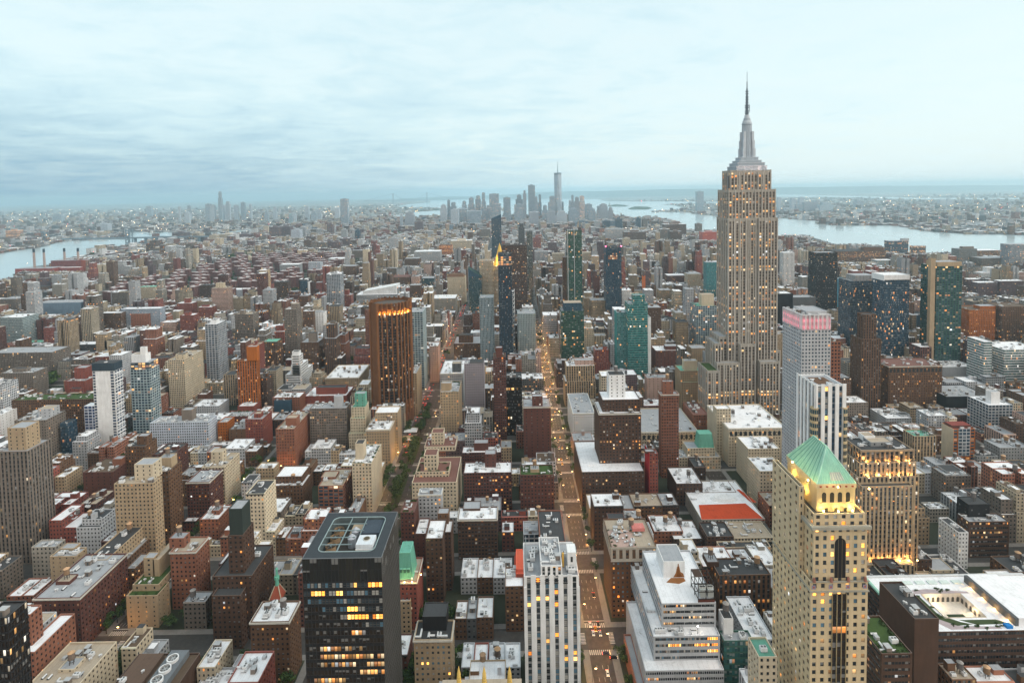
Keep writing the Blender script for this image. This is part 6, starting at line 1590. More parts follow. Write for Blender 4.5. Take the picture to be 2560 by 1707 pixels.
def limestone_tower():
    Y = 707.0; C = lambda x, y, q=Y: at_y(x, y, q)
    X0 = 301.0; b = (X0, Y, 0)
    root = empty('skyscraper', b); tag(root, 'tallest limestone skyscraper with lit window strips, stepped shoulders and a needle mast', 'skyscraper')
    zz = lambda y: float(C(1872, y)[2])
    st = Style('lime', 's', .50); st.bay = 4.1; st.ww = .56; st.fl = 3.75; st.wh = .56; st.gl = (.085, .06, .048)
    wb, rb = MB(), MB(); pi = MB(); pc = Style((.38, .365, .34))
    def block(ax, bx, y0, y1, z0, z1, roof='g'):
        x0, x1 = X0 + ax, X0 + bx
        wb.wall((x0, y0), (x1, y0), z0, z1 - 2.5, st, .5); wb.wall((x1, y0), (x1, y1), z0, z1 - 2.5, st, .5); wb.wall((x1, y1), (x0, y1), z0, z1 - 2.5, st); wb.wall((x0, y1), (x0, y0), z0, z1 - 2.5, st, .5)
        bl = st.blank()
        for p, q in (((x0, y0), (x1, y0)), ((x1, y0), (x1, y1)), ((x1, y1), (x0, y1)), ((x0, y1), (x0, y0))): wb.wall(p, q, z1 - 2.5, z1, bl)
        rb.ring(x0, x1, y0, y1, z1, .5, 1.2, bl, st.recol(ROOF[roof]))
        n = max(2, round((x1 - x0) / 8.2))
        for i in range(n + 1): x = x0 + i * (x1 - x0) / n; pi.box(x - .65, x + .65, y0 - .45, y0 - .02, z0, z1 + .3, pc)
        n = max(2, round((y1 - y0) / 8.2))
        for i in range(n + 1):
            y = y0 + i * (y1 - y0) / n; pi.box(x0 - .45, x0 - .02, y - .65, y + .65, z0, z1 + .3, pc)
    sx = Y / F_PX
    # shaft: side bays set forward a little, the middle recessed; shoulders and wings at the foot
    block(-30.5, 29.5, Y + 2, Y + 41, 0, zz(545))
    block(-31, -9, Y, Y + 2.02, 0, zz(547)); block(7, 30, Y, Y + 2.02, 0, zz(547))
    block(-29.5, 28.5, Y + 3, Y + 40, zz(545) - 1.5, zz(474))
    block(-26, 24, Y + 6, Y + 34, zz(474) - 1.5, zz(425), 'd')
    block(-22, -10, Y + 5, Y + 7.02, zz(474) - 1.5, zz(431)); block(8, 20, Y + 5, Y + 7.02, zz(474) - 1.5, zz(431))
    block(-41, -31.1, Y + 3, Y + 38, 0, zz(842)); block(-48, -41.1, Y - 2, Y + 34, 0, zz(856)); block(-48, -21, Y - 9, Y - .02, 0, zz(900))
    block(-17, 1, Y - 5, Y - .5, 0, zz(858)); block(6, 29, Y - 9, Y - .02, 0, zz(899)); block(29.6, 36, Y + 4, Y + 40, 0, zz(880)); block(-62, -48.1, Y - 15, Y + 20, 0, zz(915), 'n')
    wb.build('walls', root, b); rb.build('roof', root, b); pi.build('piers', root, b)
    zz = lambda y: float(C(1872, y, Y + 21)[2])
    # arched heads over the low middle, stepped cap, mast
    m = MB(); met = Style((.33, .39, .45)); met2 = Style((.46, .52, .58)); cy = Y + 21
    for hw, y0, y1 in ((19, 425, 416), (17, 416, 408), (14, 408, 402), (11, 402, 394)):
        m.box(X0 - hw, X0 + hw, cy - hw * .8, cy + hw * .8, zz(y0) - 1.3, zz(y1), met); m.box(X0 - hw - .4, X0 + hw + .4, cy - hw * .8 - .4, cy + hw * .8 + .4, zz(y1) - .7, zz(y1) + .15, met2)
    m.build('stepped_cap', root, b)
    m = MB(); g = Style((.34, .41, .48), 'n')
    m.cyl(X0, cy, zz(394), zz(312), 6.6, 5.4, g, 16)
    for a in range(4):
        d = a * math.pi / 2 + math.pi / 4
        for k, (w, y1) in enumerate(((9.2, 372), (8.2, 352), (7.2, 330))):
            x, y = X0 + math.cos(d) * w, cy + math.sin(d) * w; m.box(x - 1.4, x + 1.4, y - 1.4, y + 1.4, zz(394), zz(y1), met2)
    for a in range(16): d = a * math.pi / 8; m.bar((X0 + 6.7 * math.cos(d), cy + 6.7 * math.sin(d), zz(392)), (X0 + 5.5 * math.cos(d), cy + 5.5 * math.sin(d), zz(314)), .55, met2)
    for i, (r, y0, y1) in enumerate(((6.4, 312, 308), (5.6, 308, 302), (4.4, 302, 296), (3.2, 296, 288))): m.cyl(X0, cy, zz(y0), zz(y1), r, r * .9, met2 if i % 2 else met, 16)
    m.build('mooring_mast', root, b)
    m = MB(); a = Style((.14, .18, .22))
    for r, y0, y1 in ((2.1, 288, 262), (1.7, 262, 240), (1.2, 240, 222), (.7, 222, 205), (.32, 205, 180)): m.cyl(X0, cy, zz(y0), zz(y1), r, r * .85, a, 8)
    for y in (284, 279, 270, 265, 258, 250, 244, 236, 230): m.cyl(X0, cy, zz(y), zz(y) + .9, 2.9 if y > 262 else 2.1, 2.9 if y > 262 else 2.1, a, 8)
    m.bar((X0 + 3.2, cy, zz(280)), (X0 + 3.2, cy, zz(262)), .5, a)
    m.build('antenna', root, b)
    m = MB()
    for s in (-1, 1):
        x = X0 - .5 + s * 26; m.bar((x, cy - 8, zz(470)), (x, cy - 8, zz(440)), .5, a); m.bar((x + s * 1.5, cy - 8, zz(470)), (x + s * 1.5, cy - 8, zz(440)), .5, a); m.bar((x, cy - 8, zz(441)), (x + s * 1.5, cy - 8, zz(441)), .5, a)
    m.build('roof_antennas', root, b)
    for i in range(9): lamp(root, R3((X0 - 18 + i * 4.5, cy - 17.6, zz(424) + 1.6), b), 220, (1, .62, .5), .3) if i % 2 == 0 else None
    reserve(X0 - 64, X0 + 38, Y - 16, Y + 46, (1754, 1950, 424, 1010))
    LANDMARKS.append(('tall limestone skyscraper', 1872, 700, Y, X0))
limestone_tower()

def bronze_tower():
    Y = 716.0; x0 = float(at_y(912, 800, Y)[0]); x1 = float(at_y(1020, 800, Y)[0]); cx = (x0 + x1) / 2; R = (x1 - x0) / 2; cy = Y + R
    H = float(at_y(965, 752, Y + R * .8)[2]); b = (cx, cy, 0)
    root = empty('office_tower', b); tag(root, 'bronze brick office tower set diagonally, its crown of fins lit amber', 'office tower')
    # eight corners: four wide faces, four narrow, turned to the street grid
    ang = [-152, -118, -62, -14, 28, 62, 118, 166]
    P = [(cx + R * 1.0 * math.cos(math.radians(a)), cy + R * 1.0 * math.sin(math.radians(a))) for a in ang]
    wb = MB(); br = Style((.15, .068, .03), 'n'); gl = Style((.10, .05, .025), 'h', .10); gl.gl = (.02, .028, .04); gl.bay = 1.6; gl.wh = .80; gl.ww = .96; gl.fl = 3.7
    n = len(P); fins = MB(); fc = Style((.19, .085, .036)); zc = H - 15
    for i in range(n):
        p, q = P[i], P[(i + 1) % n]; L = math.hypot(q[0] - p[0], q[1] - p[1]); dx, dy = (q[0] - p[0]) / L, (q[1] - p[1]) / L; nx, ny = dy, -dx
        wide = L > R * .62
        wb.wall(p, q, 30, zc, gl if wide else br, .5 if wide else 0)
        ip, iq = (p[0] - nx * 3 + dx * 1, p[1] - ny * 3 + dy * 1), (q[0] - nx * 3 - dx * 1, q[1] - ny * 3 - dy * 1)
        wb.wall(ip, iq, zc, H - 1, br if wide else br)
        if not wide: wb.wall(p, q, zc, H, br)
        k = 4 if wide else 1
        for j in range(k + 1):
            c0 = (p[0] + dx * L * j / k, p[1] + dy * L * j / k); w = .72 if wide else 1.3
            a_ = (c0[0] - dx * w + nx * .9, c0[1] - dy * w + ny * .9); b_ = (c0[0] + dx * w + nx * .9, c0[1] + dy * w + ny * .9); c_ = (c0[0] + dx * w - nx * 3, c0[1] + dy * w - ny * 3); d_ = (c0[0] - dx * w - nx * 3, c0[1] - dy * w - ny * 3)
            for u, v in ((a_, b_), (b_, c_), (d_, a_)): fins.wall(u, v, 12, H, fc)
            fins.face([(*a_, H), (*b_, H), (*c_, H), (*d_, H)], fc)
        if wide:
            for j in range(k):
                t = (j + .5) / k; lx, ly = p[0] + dx * L * t + nx * -1.2, p[1] + dy * L * t + ny * -1.2
                if i in (0, 1, 2, 3, 7): lamp(root, R3((lx, ly, zc + 2.0), b), 2600, (1, .50, .10), .5); fixture(root, R3((lx, ly, zc + .6), b))
    wb.face([(cx + (p[0] - cx) * .88, cy + (p[1] - cy) * .88, H - 4) for p in P], Style((.10, .085, .075)))
    rr = [(cx + (p[0] - cx) * .88, cy + (p[1] - cy) * .88) for p in P]
    for i in range(n): wb.wall(rr[(i + 1) % n], rr[i], H - 4, H - 1, br); 
    wb.face([(*p, zc) for p in P], br)
    wb.build('walls', root, b); fins.build('brick_fins', root, b)
    m = MB()
    for i in range(11):
        t = i / 11; a = P[2]; c_ = P[3]; m.box(a[0] + (c_[0] - a[0]) * t - 1 - 3, a[0] + (c_[0] - a[0]) * t + 1 - 3, a[1] + (c_[1] - a[1]) * t + 2, a[1] + (c_[1] - a[1]) * t + 5, H - 4, H - 2, Style((.42, .44, .44)))
    m.build('cooling_units', root, b)
    m = MB(); pb = Style((.20, .085, .038), 'r', .1); S = R * 1.05
    Q = [(cx + S * math.cos(math.radians(a)), cy + S * math.sin(math.radians(a))) for a in (-150, -92, -15, 30, 90, 150)]
    for i in range(6): m.wall(Q[i], Q[(i + 1) % 6], 0, 30, pb)
    m.face([(*q, 30) for q in Q], Style((.10, .09, .085))); m.build('podium', root, b)
    reserve(x0 - 2, x1 + 2, Y - 2, Y + 2 * R + 2, (912, 1020, 745, 1050)); LANDMARKS.append(('bronze tower', 965, 760, Y, cx))
    # plaza with a lit canopy in front
    z = at_z(640 + 1390 / 3.672, 827 + 985 / 3.672, 6.0); bx, by = float(z[0]), float(z[1])
    r2 = empty('plaza_pavilion', (bx, by, 0)); tag(r2, 'low plaza pavilion glowing orange under a thin white canopy beside the tree lined avenue', 'pavilion')
    mb = MB(); mb.box(bx - 11, bx + 9, by, by + 10, 0, 5, Style('orange', 'G', .9), roof=(.5, .36, .2)); mb.build('walls', r2, (bx, by, 0))
    mb = MB(); mb.box(bx - 12, bx + 11, by - 3, by - .1, 5.0, 5.5, Style('white')); mb.box(bx - 7, bx + 9, by + 13, by + 26, 7.5, 8.1, Style('white')); mb.build('canopy', r2, (bx, by, 0))
    for dx in (-8, 0, 7): lamp(r2, (dx, -3.8, 3.0), 900, AMBER)
bronze_tower()

def glass_spire():
    Y = 5350.0; p = at_y(1387, 520, Y); q = at_y(1405, 520, Y); x0, x1 = float(p[0]), float(q[0]); cx = (x0 + x1) / 2; h = (x1 - x0) / 2; H = float(at_y(1395, 434, Y)[2]); T = float(at_y(1395, 403, Y)[2]); b = (cx, Y, 0)
    root = empty('skyscraper', b); tag(root, 'tapering blue glass skyscraper with a spire, tallest of the downtown skyline', 'skyscraper')
    m = MB(); s = Style((.42, .52, .62), 'g', .03); s.fl = 8; s.bay = 5; s.gl = (.40, .50, .60); cy = Y + h
    B = [(cx - h, cy - h), (cx + h, cy - h), (cx + h, cy + h), (cx - h, cy + h)]; r = h * 1.0; Tt = [(cx, cy - r), (cx + r, cy), (cx, cy + r), (cx - r, cy)]
    for i in range(4):
        j = (i + 1) % 4
        m.face([(*B[i], 0), (*B[j], 0), (*Tt[i], H)], s, [(0, 0), (14, 0), (7, 50)]); m.face([(*B[j], 0), (*Tt[j], H), (*Tt[i], H)], s, [(7, 0), (14, 50), (0, 50)])
    m.face([(*t, H) for t in Tt], s.blank()); m.build('walls', root, b)
    m = MB(); d = Style((.10, .14, .18)); m.cyl(cx, cy, H, H + 6, h * 1.05, h * 1.05, d, 16); m.cyl(cx, cy, H + 6, T, 3.2, .8, d, 8); m.build('spire', root, b)
    reserve(x0, x1, Y, Y + 2 * h, (1387, 1405, 403, 560))
glass_spire()

def far_towers():
    reg = {}
    for ln in FAR.replace('\n', ';').split(';'):
        c, xl, xr, yt, Y, col = ln.split(); ox, oy, s = CROPS[c]; xl, xr, yt, Y = float(xl), float(xr), float(yt), float(Y)
        X1, X2, Yt = ox + xl / s, ox + xr / s, oy + yt / s
        if Y >= 4600 and 1090 < X1 < 1560: k = 'downtown skyline'
        elif X1 > 1700: k = 'far river shore'
        elif Y > 5200: k = 'bank beyond bridge'
        elif X1 < 640: k = 'left riverside estates'
        else: k = 'middle distance'
        reg.setdefault(k, []).append((X1, X2, Yt, Y, col))
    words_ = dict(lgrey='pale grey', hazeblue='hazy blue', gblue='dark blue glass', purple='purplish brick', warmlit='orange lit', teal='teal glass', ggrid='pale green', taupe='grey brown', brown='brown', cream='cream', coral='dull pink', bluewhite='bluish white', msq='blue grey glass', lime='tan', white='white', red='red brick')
    ordn = ['first', 'second', 'third', 'fourth', 'fifth', 'sixth', 'seventh', 'eighth', 'ninth', 'tenth', 'eleventh', 'twelfth', 'thirteenth', 'fourteenth', 'fifteenth', 'sixteenth']
    for k, L in reg.items():
        L.sort(); cnt = {}
        for X1, X2, Yt, Y, col in L:
            cnt[col] = cnt.get(col, 0) + 1
            a, q = at_y(X1, Yt, Y), at_y(X2, Yt, Y); x0, x1, H = float(a[0]), float(q[0]), float(a[2] + q[2]) / 2
            W = x1 - x0; D = min(max(W * RND.uniform(.6, 1.1), 18), 60)
            c = (.42, .20, .09) if col == 'warmlit' else ((.10, .15, .21) if col == 'msq' else PAL[col])
            sty = 'g' if col in ('gblue', 'hazeblue', 'teal', 'msq') else ('G' if col == 'warmlit' else RND.choice('PPs'))
            st = Style(c, sty, .75 if col == 'warmlit' else RND.choice((.03, .06, .12))); st.bay *= 1.6; st.fl *= 1.3
            if Y > 4500: st.col = tuple(.45 * q + .55 * h for q, h in zip(st.col, (.40, .48, .57))); st.gl = (.30, .39, .48)  # far towers blended pale blue: haze and sky reflection put into colour
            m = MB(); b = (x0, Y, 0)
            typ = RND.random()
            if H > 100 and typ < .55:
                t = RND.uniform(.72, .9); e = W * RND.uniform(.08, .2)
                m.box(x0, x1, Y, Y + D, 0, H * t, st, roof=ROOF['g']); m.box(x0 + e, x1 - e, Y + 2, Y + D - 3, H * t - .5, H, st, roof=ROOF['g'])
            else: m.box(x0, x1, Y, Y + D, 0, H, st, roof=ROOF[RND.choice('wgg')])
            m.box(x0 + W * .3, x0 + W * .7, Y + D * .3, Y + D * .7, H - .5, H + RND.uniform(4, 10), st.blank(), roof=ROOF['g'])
            o = m.build('skyscraper' if H > 90 else 'apartment_tower', None, b)
            i = cnt[col] - 1
            tag(o, f"{words_[col]} tower, {ordn[i] if i < 16 else str(i + 1) + 'th'} of its colour from the left on the {k}" if k != 'middle distance' else f"{words_[col]} block, {ordn[i] if i < 16 else str(i + 1) + 'th'} of its colour from the left in the {k}", 'tower' if H > 60 else 'building', f'towers of the {k}')
            reserve(x0, x1, Y, Y + D, (X1, X2, Yt, proj((x0, Y, 0))[1]))
far_towers()

def power_station():
    ox, oy, s = CROPS['A']; P = lambda x, y: (ox + x / s, oy + y / s)
    def blk(m, xl, xr, yt, yb, D, col, sty='n', roof='g'):
        g = at_z(*P((xl + xr) / 2, yb), 0); Y = float(g[1]); a, q = at_y(*P(xl, yt), Y), at_y(*P(xr, yt), Y); m.box(float(a[0]), float(q[0]), Y, Y + D, 0, float(a[2]), Style(col, sty, .03), roof=ROOF[roof]); return float(a[0]), float(q[0]), Y, float(a[2])
    m = MB(); c = (.26, .065, .055)
    r = blk(m, 137, 480, 1000, 1075, 60, c, 'r'); blk(m, 465, 700, 925, 1050, 60, c, 's'); blk(m, 700, 795, 920, 1040, 60, (.34, .11, .075), 'n'); blk(m, 480, 730, 990, 1060, 20, c, 'r', 'w')
    root = empty('power_station', (r[0], r[2], 0)); tag(root, 'long red brick power station on the river bank at the left', 'power station'); m.build('walls', root, (r[0], r[2], 0))
    for i, (x, yt, yb) in enumerate(((308, 815, 970), (400, 815, 968), (588, 810, 915), (713, 808, 905))):
        Y = r[2] + 25 + (60 if i > 1 else 0); a = at_y(*P(x, yt), Y); zb = max(10, float(at_y(*P(x, yb), Y)[2]) - 20); R_ = 8 / s * Y / F_PX * 1.15
        m = MB(); cx, z = float(a[0]), float(a[2]); m.cyl(cx, Y, 0, z - 14, R_ * 1.15, R_ * .95, Style((.34, .27, .25)), 10, False); m.cyl(cx, Y, z - 14, z, R_ * .98, R_ * .95, Style((.03, .05, .07)), 10); 
        m.build('smokestack', root, (r[0], r[2], 0))
    reserve(r[0], r[1] + 200, r[2], r[2] + 70, (37, 216, 650, 690))
power_station()

def bridges():
    A = lambda x, y: (x / 3.672, 400 + y / 3.672)
    # suspension bridge over the river at left
    Y = float(at_z(*A(1170, 782), 0)[1]); st = Style((.16, .22, .27)); m = MB(); a = at_y(*A(1155, 640), Y); q = at_y(*A(1190, 640), Y); x0, x1, z = float(a[0]), float(q[0]), float(a[2]); b = (x0, Y, 0)
    root = empty('suspension_bridge', b); tag(root, 'steel suspension bridge crossing the river at the left', 'bridge')
    for x in (x0, x1):
        m.bar((x - 4, Y, 0), (x, Y, z), 4.5, st); m.bar((x - 4, Y + 25, 0), (x, Y + 25, z), 4.5, st)
    for i in range(5): zz = z * (i + .6) / 5; m.bar((x0, Y, zz), (x1, Y, zz), 3.5, st); m.bar((x0, Y, zz), (x1, Y, min(z, zz + z / 5)), 2.5, st)
    m.build('bridge_tower', root, b)
    zd = float(at_y(*A(1250, 715), Y)[2]); e0 = float(at_y(*A(560, 738), Y)[0]); e1 = float(at_y(*A(1900, 722), Y)[0]); m = MB(); m.box(e0, e1, Y + 2, Y + 24, zd - 4, zd + 4, st)
    for i in range(7): x = x0 + (e1 - x0) * (i + .7) / 7.5; m.box(x - 5, x + 5, Y + 4, Y + 22, -1, zd - 4, st)
    m.build('bridge_deck', root, b)
    m = MB()
    for i in range(12):
        t0, t1 = i / 12, (i + 1) / 12; f_ = lambda t: zd + 5 + (z - zd - 5) * (1 - t) ** 2
        m.bar((x1 + (e1 - x1) * .55 * t0, Y, f_(t0)), (x1 + (e1 - x1) * .55 * t1, Y, f_(t1)), 2.2, st); m.bar((x0 + (e0 - x0) * .9 * t0, Y, f_(t0)), (x0 + (e0 - x0) * .9 * t1, Y, f_(t1)), 2.2, st)
    m.build('cable', root, b)
    # the far bridge on the horizon
    B = lambda x, y: (640 + x / 3.672, 400 + y / 3.672); Y = 17000.0; st = Style((.20, .28, .34)); m = MB(); r = [at_y(*B(x, y), Y) for x, y in ((1257, 308), (1568, 299))]; zd = 110.0; b = (float(r[0][0]), Y, 0)
    root = empty('suspension_bridge', b); tag(root, 'distant two towered suspension bridge on the horizon across the bay', 'bridge')
    for p in r:
        x, z = float(p[0]), float(p[2])
        for d in (-12, 12): m.box(x + d - 7, x + d + 7, Y, Y + 10, 0, z, st)
        for t in (.45, .99): m.box(x - 5, x + 5, Y + 1, Y + 9, z * t - 12, z * t, st)
    m.build('bridge_tower', root, b)
    x0, x1, z = float(r[0][0]), float(r[1][0]), float(r[0][2]); m = MB(); m.box(x0 - 900, x1 + 900, Y + 2, Y + 8, zd - 8, zd + 6, st); m.build('bridge_deck', root, b); m = MB()
    f_ = lambda t: zd + 12 + (z - zd - 12) * (2 * t - 1) ** 2
    for i in range(20): t, u = i / 20, (i + 1) / 20; m.bar((x0 + (x1 - x0) * t, Y, f_(t)), (x0 + (x1 - x0) * u, Y, f_(u)), 6, st)
    for s_, xx in ((-1, x0), (1, x1)): m.bar((xx, Y, z), (xx + s_ * 850, Y, zd), 6, st)
    m.build('cable', root, b)
bridges()

def small_landmarks():
    # statue on its island
    C = lambda x, y: (1280 + x / 3.672, 400 + y / 3.672); g = at_z(*C(895, 424), 0); Y = float(g[1]); t = at_y(*C(894, 378), Y); x, z = float(g[0]), float(t[2]); b = (x, Y, 0)
    root = empty('statue', b); tag(root, 'tiny green statue raising an arm on a pedestal on the bay island', 'statue'); m = MB(); s = Style((.22, .20, .17)); u = z / 93
    m.cyl(x, Y, 0, 20 * u, 30 * u, 26 * u, s, 11); m.box(x - 9 * u, x + 9 * u, Y - 9 * u, Y + 9 * u, 20 * u, 47 * u, s); m.build('pedestal', root, b)
    m = MB(); c = Style((.12, .28, .24)); m.cyl(x, Y, 47 * u, 75 * u, 6 * u, 4 * u, c, 10); m.cyl(x, Y, 75 * u, 82 * u, 2.6 * u, 2.4 * u, c, 10); m.bar((x - 3 * u, Y, 74 * u), (x - 5 * u, Y, 92 * u), 2.4 * u, c); m.build('figure', root, b)
    # red pyramid church steeple with a copper spire
    J = lambda x, y: (640 + x / 3.461, 1254 + y / 3.461); Y = 372.0; a, q, t = at_y(*J(112, 850), Y), at_y(*J(218, 850), Y), at_y(*J(160, 752), Y); tip = at_y(*J(153, 598), Y)
    x0, x1, zb, zt, ztip = float(a[0]), float(q[0]), float(a[2]), float(t[2]), float(tip[2]); cx = (x0 + x1) / 2; d = x1 - x0; b = (cx, Y + d / 2, 0)
    root = empty('church_steeple', b); tag(root, 'church steeple with a red pyramid roof and green copper spire', 'church steeple')
    m = MB(); m.box(x0 + .5, x1 - .5, Y + .5, Y + d - .5, 0, zb, Style('brown', 'r', .1)); m.build('tower_walls', root, b)
    m = MB(); cy = Y + d / 2; R_ = d / 2; P4 = [(x0, Y, zb), (x1, Y, zb), (x1, Y + d, zb), (x0, Y + d, zb)]; k = .28; T4 = [(cx + (p[0] - cx) * k, cy + (p[1] - cy) * k, zt) for p in P4]
    for i in range(4): j = (i + 1) % 4; m.face([P4[i], P4[j], T4[j], T4[i]], Style((.34, .09, .055))); m.bar(P4[i], T4[i], .5, Style((.5, .46, .36)))
    m.build('pyramid_roof', root, b)
    m = MB(); co = Style((.14, .42, .32)); m.cyl(cx, cy, zt - .3, zt + 4, R_ * .34, R_ * .22, co, 8); m.cyl(cx, cy, zt + 4, zt + 6, R_ * .42, R_ * .42, co, 8); m.cyl(cx, cy, zt + 6, zt + 11, R_ * .2, R_ * .16, co, 8); m.cyl(cx, cy, zt + 11, ztip, R_ * .26, .05, co, 8); m.build('copper_spire', root, b)
    reserve(x0, x1, Y, Y + d, (672, 703, 1426, 1520)); LANDMARKS.append(('church steeple', 684, 1440, Y, cx))
    # gilded pinnacles on the cornice of a house just below the frame
    Y = 236.0; a, q = at_y(*J(1600, 1640), Y), at_y(*J(2300, 1640), Y); zc = float(a[2]); x0, x1 = float(a[0]), float(q[0]); b = (x0, Y, 0); root = empty('apartment_building', b); tag(root, 'stone house at the bottom edge crowned with three gilded pinnacles', 'apartment building')
    m = MB(); m.box(x0, x1, Y, Y + 6, 0, zc, Style('cream', 'p', .2), roof=ROOF['t']); m.build('walls', root, b)
    for xx in (1755, 1975, 2195):
        p, t = at_y(*J(xx, 1600), Y + .5), at_y(*J(xx, 1430), Y + .5); m = MB(); gl = Style((.60, .42, .12)); z0, z1, w = zc - .02, float(t[2]), 1.25; X = float(p[0])
        m.cyl(X, Y + 1.5, z0, z0 + (z1 - z0) * .62, w, w * .62, gl, 6); m.cyl(X, Y + 1.5, z0 + (z1 - z0) * .62, z1, w * .7, 0, gl, 6)
        for e in range(5): m.cyl(X, Y + 1.5, z0 + (z1 - z0) * .12 * e, z0 + (z1 - z0) * .12 * e + .25, w * (1.1 - .08 * e), w * (1.05 - .08 * e), Style((.48, .32, .08)), 6)
        m.build('gilded_pinnacle', root, b)
    reserve(x0, x1, Y, Y + 6, (1100, 1304, 1700, 1710))
    # orange builders hoist
    Y = 1500.0; a, q = at_y(*C(1200, 1062), Y), at_y(*C(1222, 1062), Y); x0, x1, H = float(a[0]), float(q[0]), float(a[2]); b = (x0, Y, 0); root = empty('builders_hoist', b); tag(root, 'orange lattice builders hoist standing over the lofts', 'hoist'); m = MB(); o = Style((.62, .17, .04))
    for x in (x0, x1):
        for y in (Y, Y + 6): m.bar((x, y, 0), (x, y, H), 1.0, o)
    k = int(H / 4.5)
    for i in range(k): z = i * 4.5; m.bar((x0, Y, z), (x1, Y, z + 4.5), .9, o); m.bar((x0, Y, z + 4.5), (x1, Y, z + 4.5), .9, o); m.bar((x0, Y + 6, z), (x1, Y + 6, z + 4.5), .9, o)
    m.build('lattice', root, b); reserve(x0, x1, Y, Y + 6, (1606, 1613, 690, 760))
    # tower crane over the harbour skyline is too small to build; a red framed tower with lights stands at the left
small_landmarks()

# ------------------------------------------------------------------ the rest of the city
HA = np.array([[h[0], h[1], h[2], h[3], h[4], h[5], h[6], h[7]] for h in HEROES])
HT = {}
def limit_at(px0, px1, Y):
    """lowest allowed picture row for a roof at distance Y between px0 and px1, so that known buildings behind stay in view"""
    m_ = (HA[:, 2] > Y + 4) & (HA[:, 4] < px1) & (HA[:, 5] > px0)
    if not m_.any(): return -1e9, None
    r = HA[m_]; ov = np.minimum(r[:, 5], px1) - np.maximum(r[:, 4], px0)
    ok = ov > 0.12 * np.minimum(px1 - px0, r[:, 5] - r[:, 4])
    if not ok.any(): return -1e9, None
    r = r[ok]; keep = np.where(r[:, 2] < 1000, .86, .74)
    l = r[:, 6] + keep * (np.minimum(r[:, 7], 1720) - r[:, 6])
    # only buildings not already hidden by a nearer known one matter; the nearest few decide
    o = np.argsort(r[:, 2])[:3]
    return float(l[o].max()), None
def overlaps(x0, x1, y0, y1, g=1.5):
    return bool(((HA[:, 0] < x1 + g) & (HA[:, 1] > x0 - g) & (HA[:, 2] < y1 + g) & (HA[:, 3] > y0 - g)).any())
MANH = lambda x, y: not in_water(x, y)
ROWP = ['tan', 'cream', 'brick', 'dkred', 'brown', 'lgrey', 'taupe', 'cream', 'brick', 'dgrey']
LOFTP = ['tan', 'brown', 'cream', 'taupe', 'lime', 'dkbrown', 'brick', 'lgrey', 'pink']
APTP = ['brick', 'dkred', 'tan', 'cream', 'tan', 'lgrey', 'lime', 'brown', 'taupe', 'red', 'lgrey', 'purple']
def zone(x, y):
    """(kind, width range, height range, colours, style choices)"""
    r = RND.random()
    if 690 < y < 1500 and abs(x - 52) < 62: return ('loft_building', (14, 24), (38, 72), LOFTP, 'pPsP')
    if y < 700 and x < 45:
        return ('rowhouse', (7, 13), (15, 22), ROWP, 'pp') if r < .55 else ('apartment_building', (15, 26), (26, 58), APTP, 'pPp')
    if y < 700: return ('loft_building', (12, 26), (20, 46), LOFTP, 'ppPs')
    if 820 < y < 2500 and RND.random() < .2: return ('apartment_building', (15, 24), (50, 105), APTP, 'pPPs')
    if x < -430 and y < 1500: return ('apartment_building', (14, 34), (22, 64), APTP, 'pPP') if r < .66 else ('rowhouse', (10, 20), (14, 20), ROWP, 'p')
    if y < 1450: return ('loft_building', (14, 30), (24, 62), LOFTP, 'pPsP') if r < .75 else ('apartment_building', (14, 28), (30, 70), APTP, 'pPP')
    if y < 2400: return ('loft_building', (16, 34), (18, 54), LOFTP, 'pPP') if r < .5 else ('rowhouse', (12, 24), (13, 22), ROWP, 'pP')
    if y < 4300:
        if r < .07: return ('apartment_building', (20, 45), (32, 58), APTP, 'PP')
        return ('rowhouse', (14, 34), (13, 24), ROWP + ['lgrey', 'lgrey', 'white'], 'P')
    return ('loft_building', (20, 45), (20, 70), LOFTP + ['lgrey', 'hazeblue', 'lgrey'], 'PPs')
STUY = (-1245, -690, 1560, 2640)
CAND = []; YARD = []
def lots():
    for x0, x1, y0, y1 in BLOCKS:
        if y0 > 6150: continue
        cx, cy = (x0 + x1) / 2, (y0 + y1) / 2
        if STUY[0] < cx < STUY[1] and STUY[2] < cy < STUY[3]: continue
        s = 4.5; X0, X1, Y0, Y1 = x0 + s, x1 - s, y0 + s, y1 - s; dep = (Y1 - Y0)
        for row in (0, 1):
            x = X0
            while x < X1 - 5:
                kind, wr, hr, cols, sty = zone(x, cy)
                w = RND.uniform(*wr)
                if x - X0 < 22 or X1 - x < 26: hr = (hr[0] * 1.1, hr[1] * 1.15)
                if x + w > X1 - 6: w = X1 - x
                h = hr[0] + (hr[1] - hr[0]) * RND.random() ** 1.7
                d = min(dep / 2 - .4, (15 + RND.random() * 4) if kind == 'rowhouse' else dep / 2 - RND.uniform(.5, 5))
                a, b = (Y0, Y0 + d) if row == 0 else (Y1 - d, Y1)
                CAND.append((x, x + w - .12, a, b, h, kind, cols, sty)); x += w
        if cy < 0: YARD.append((X0, X1, Y0 + dep / 2 - 6, Y0 + dep / 2 + 6))
lots()
NEAR_F, FAR_F = [], MB()
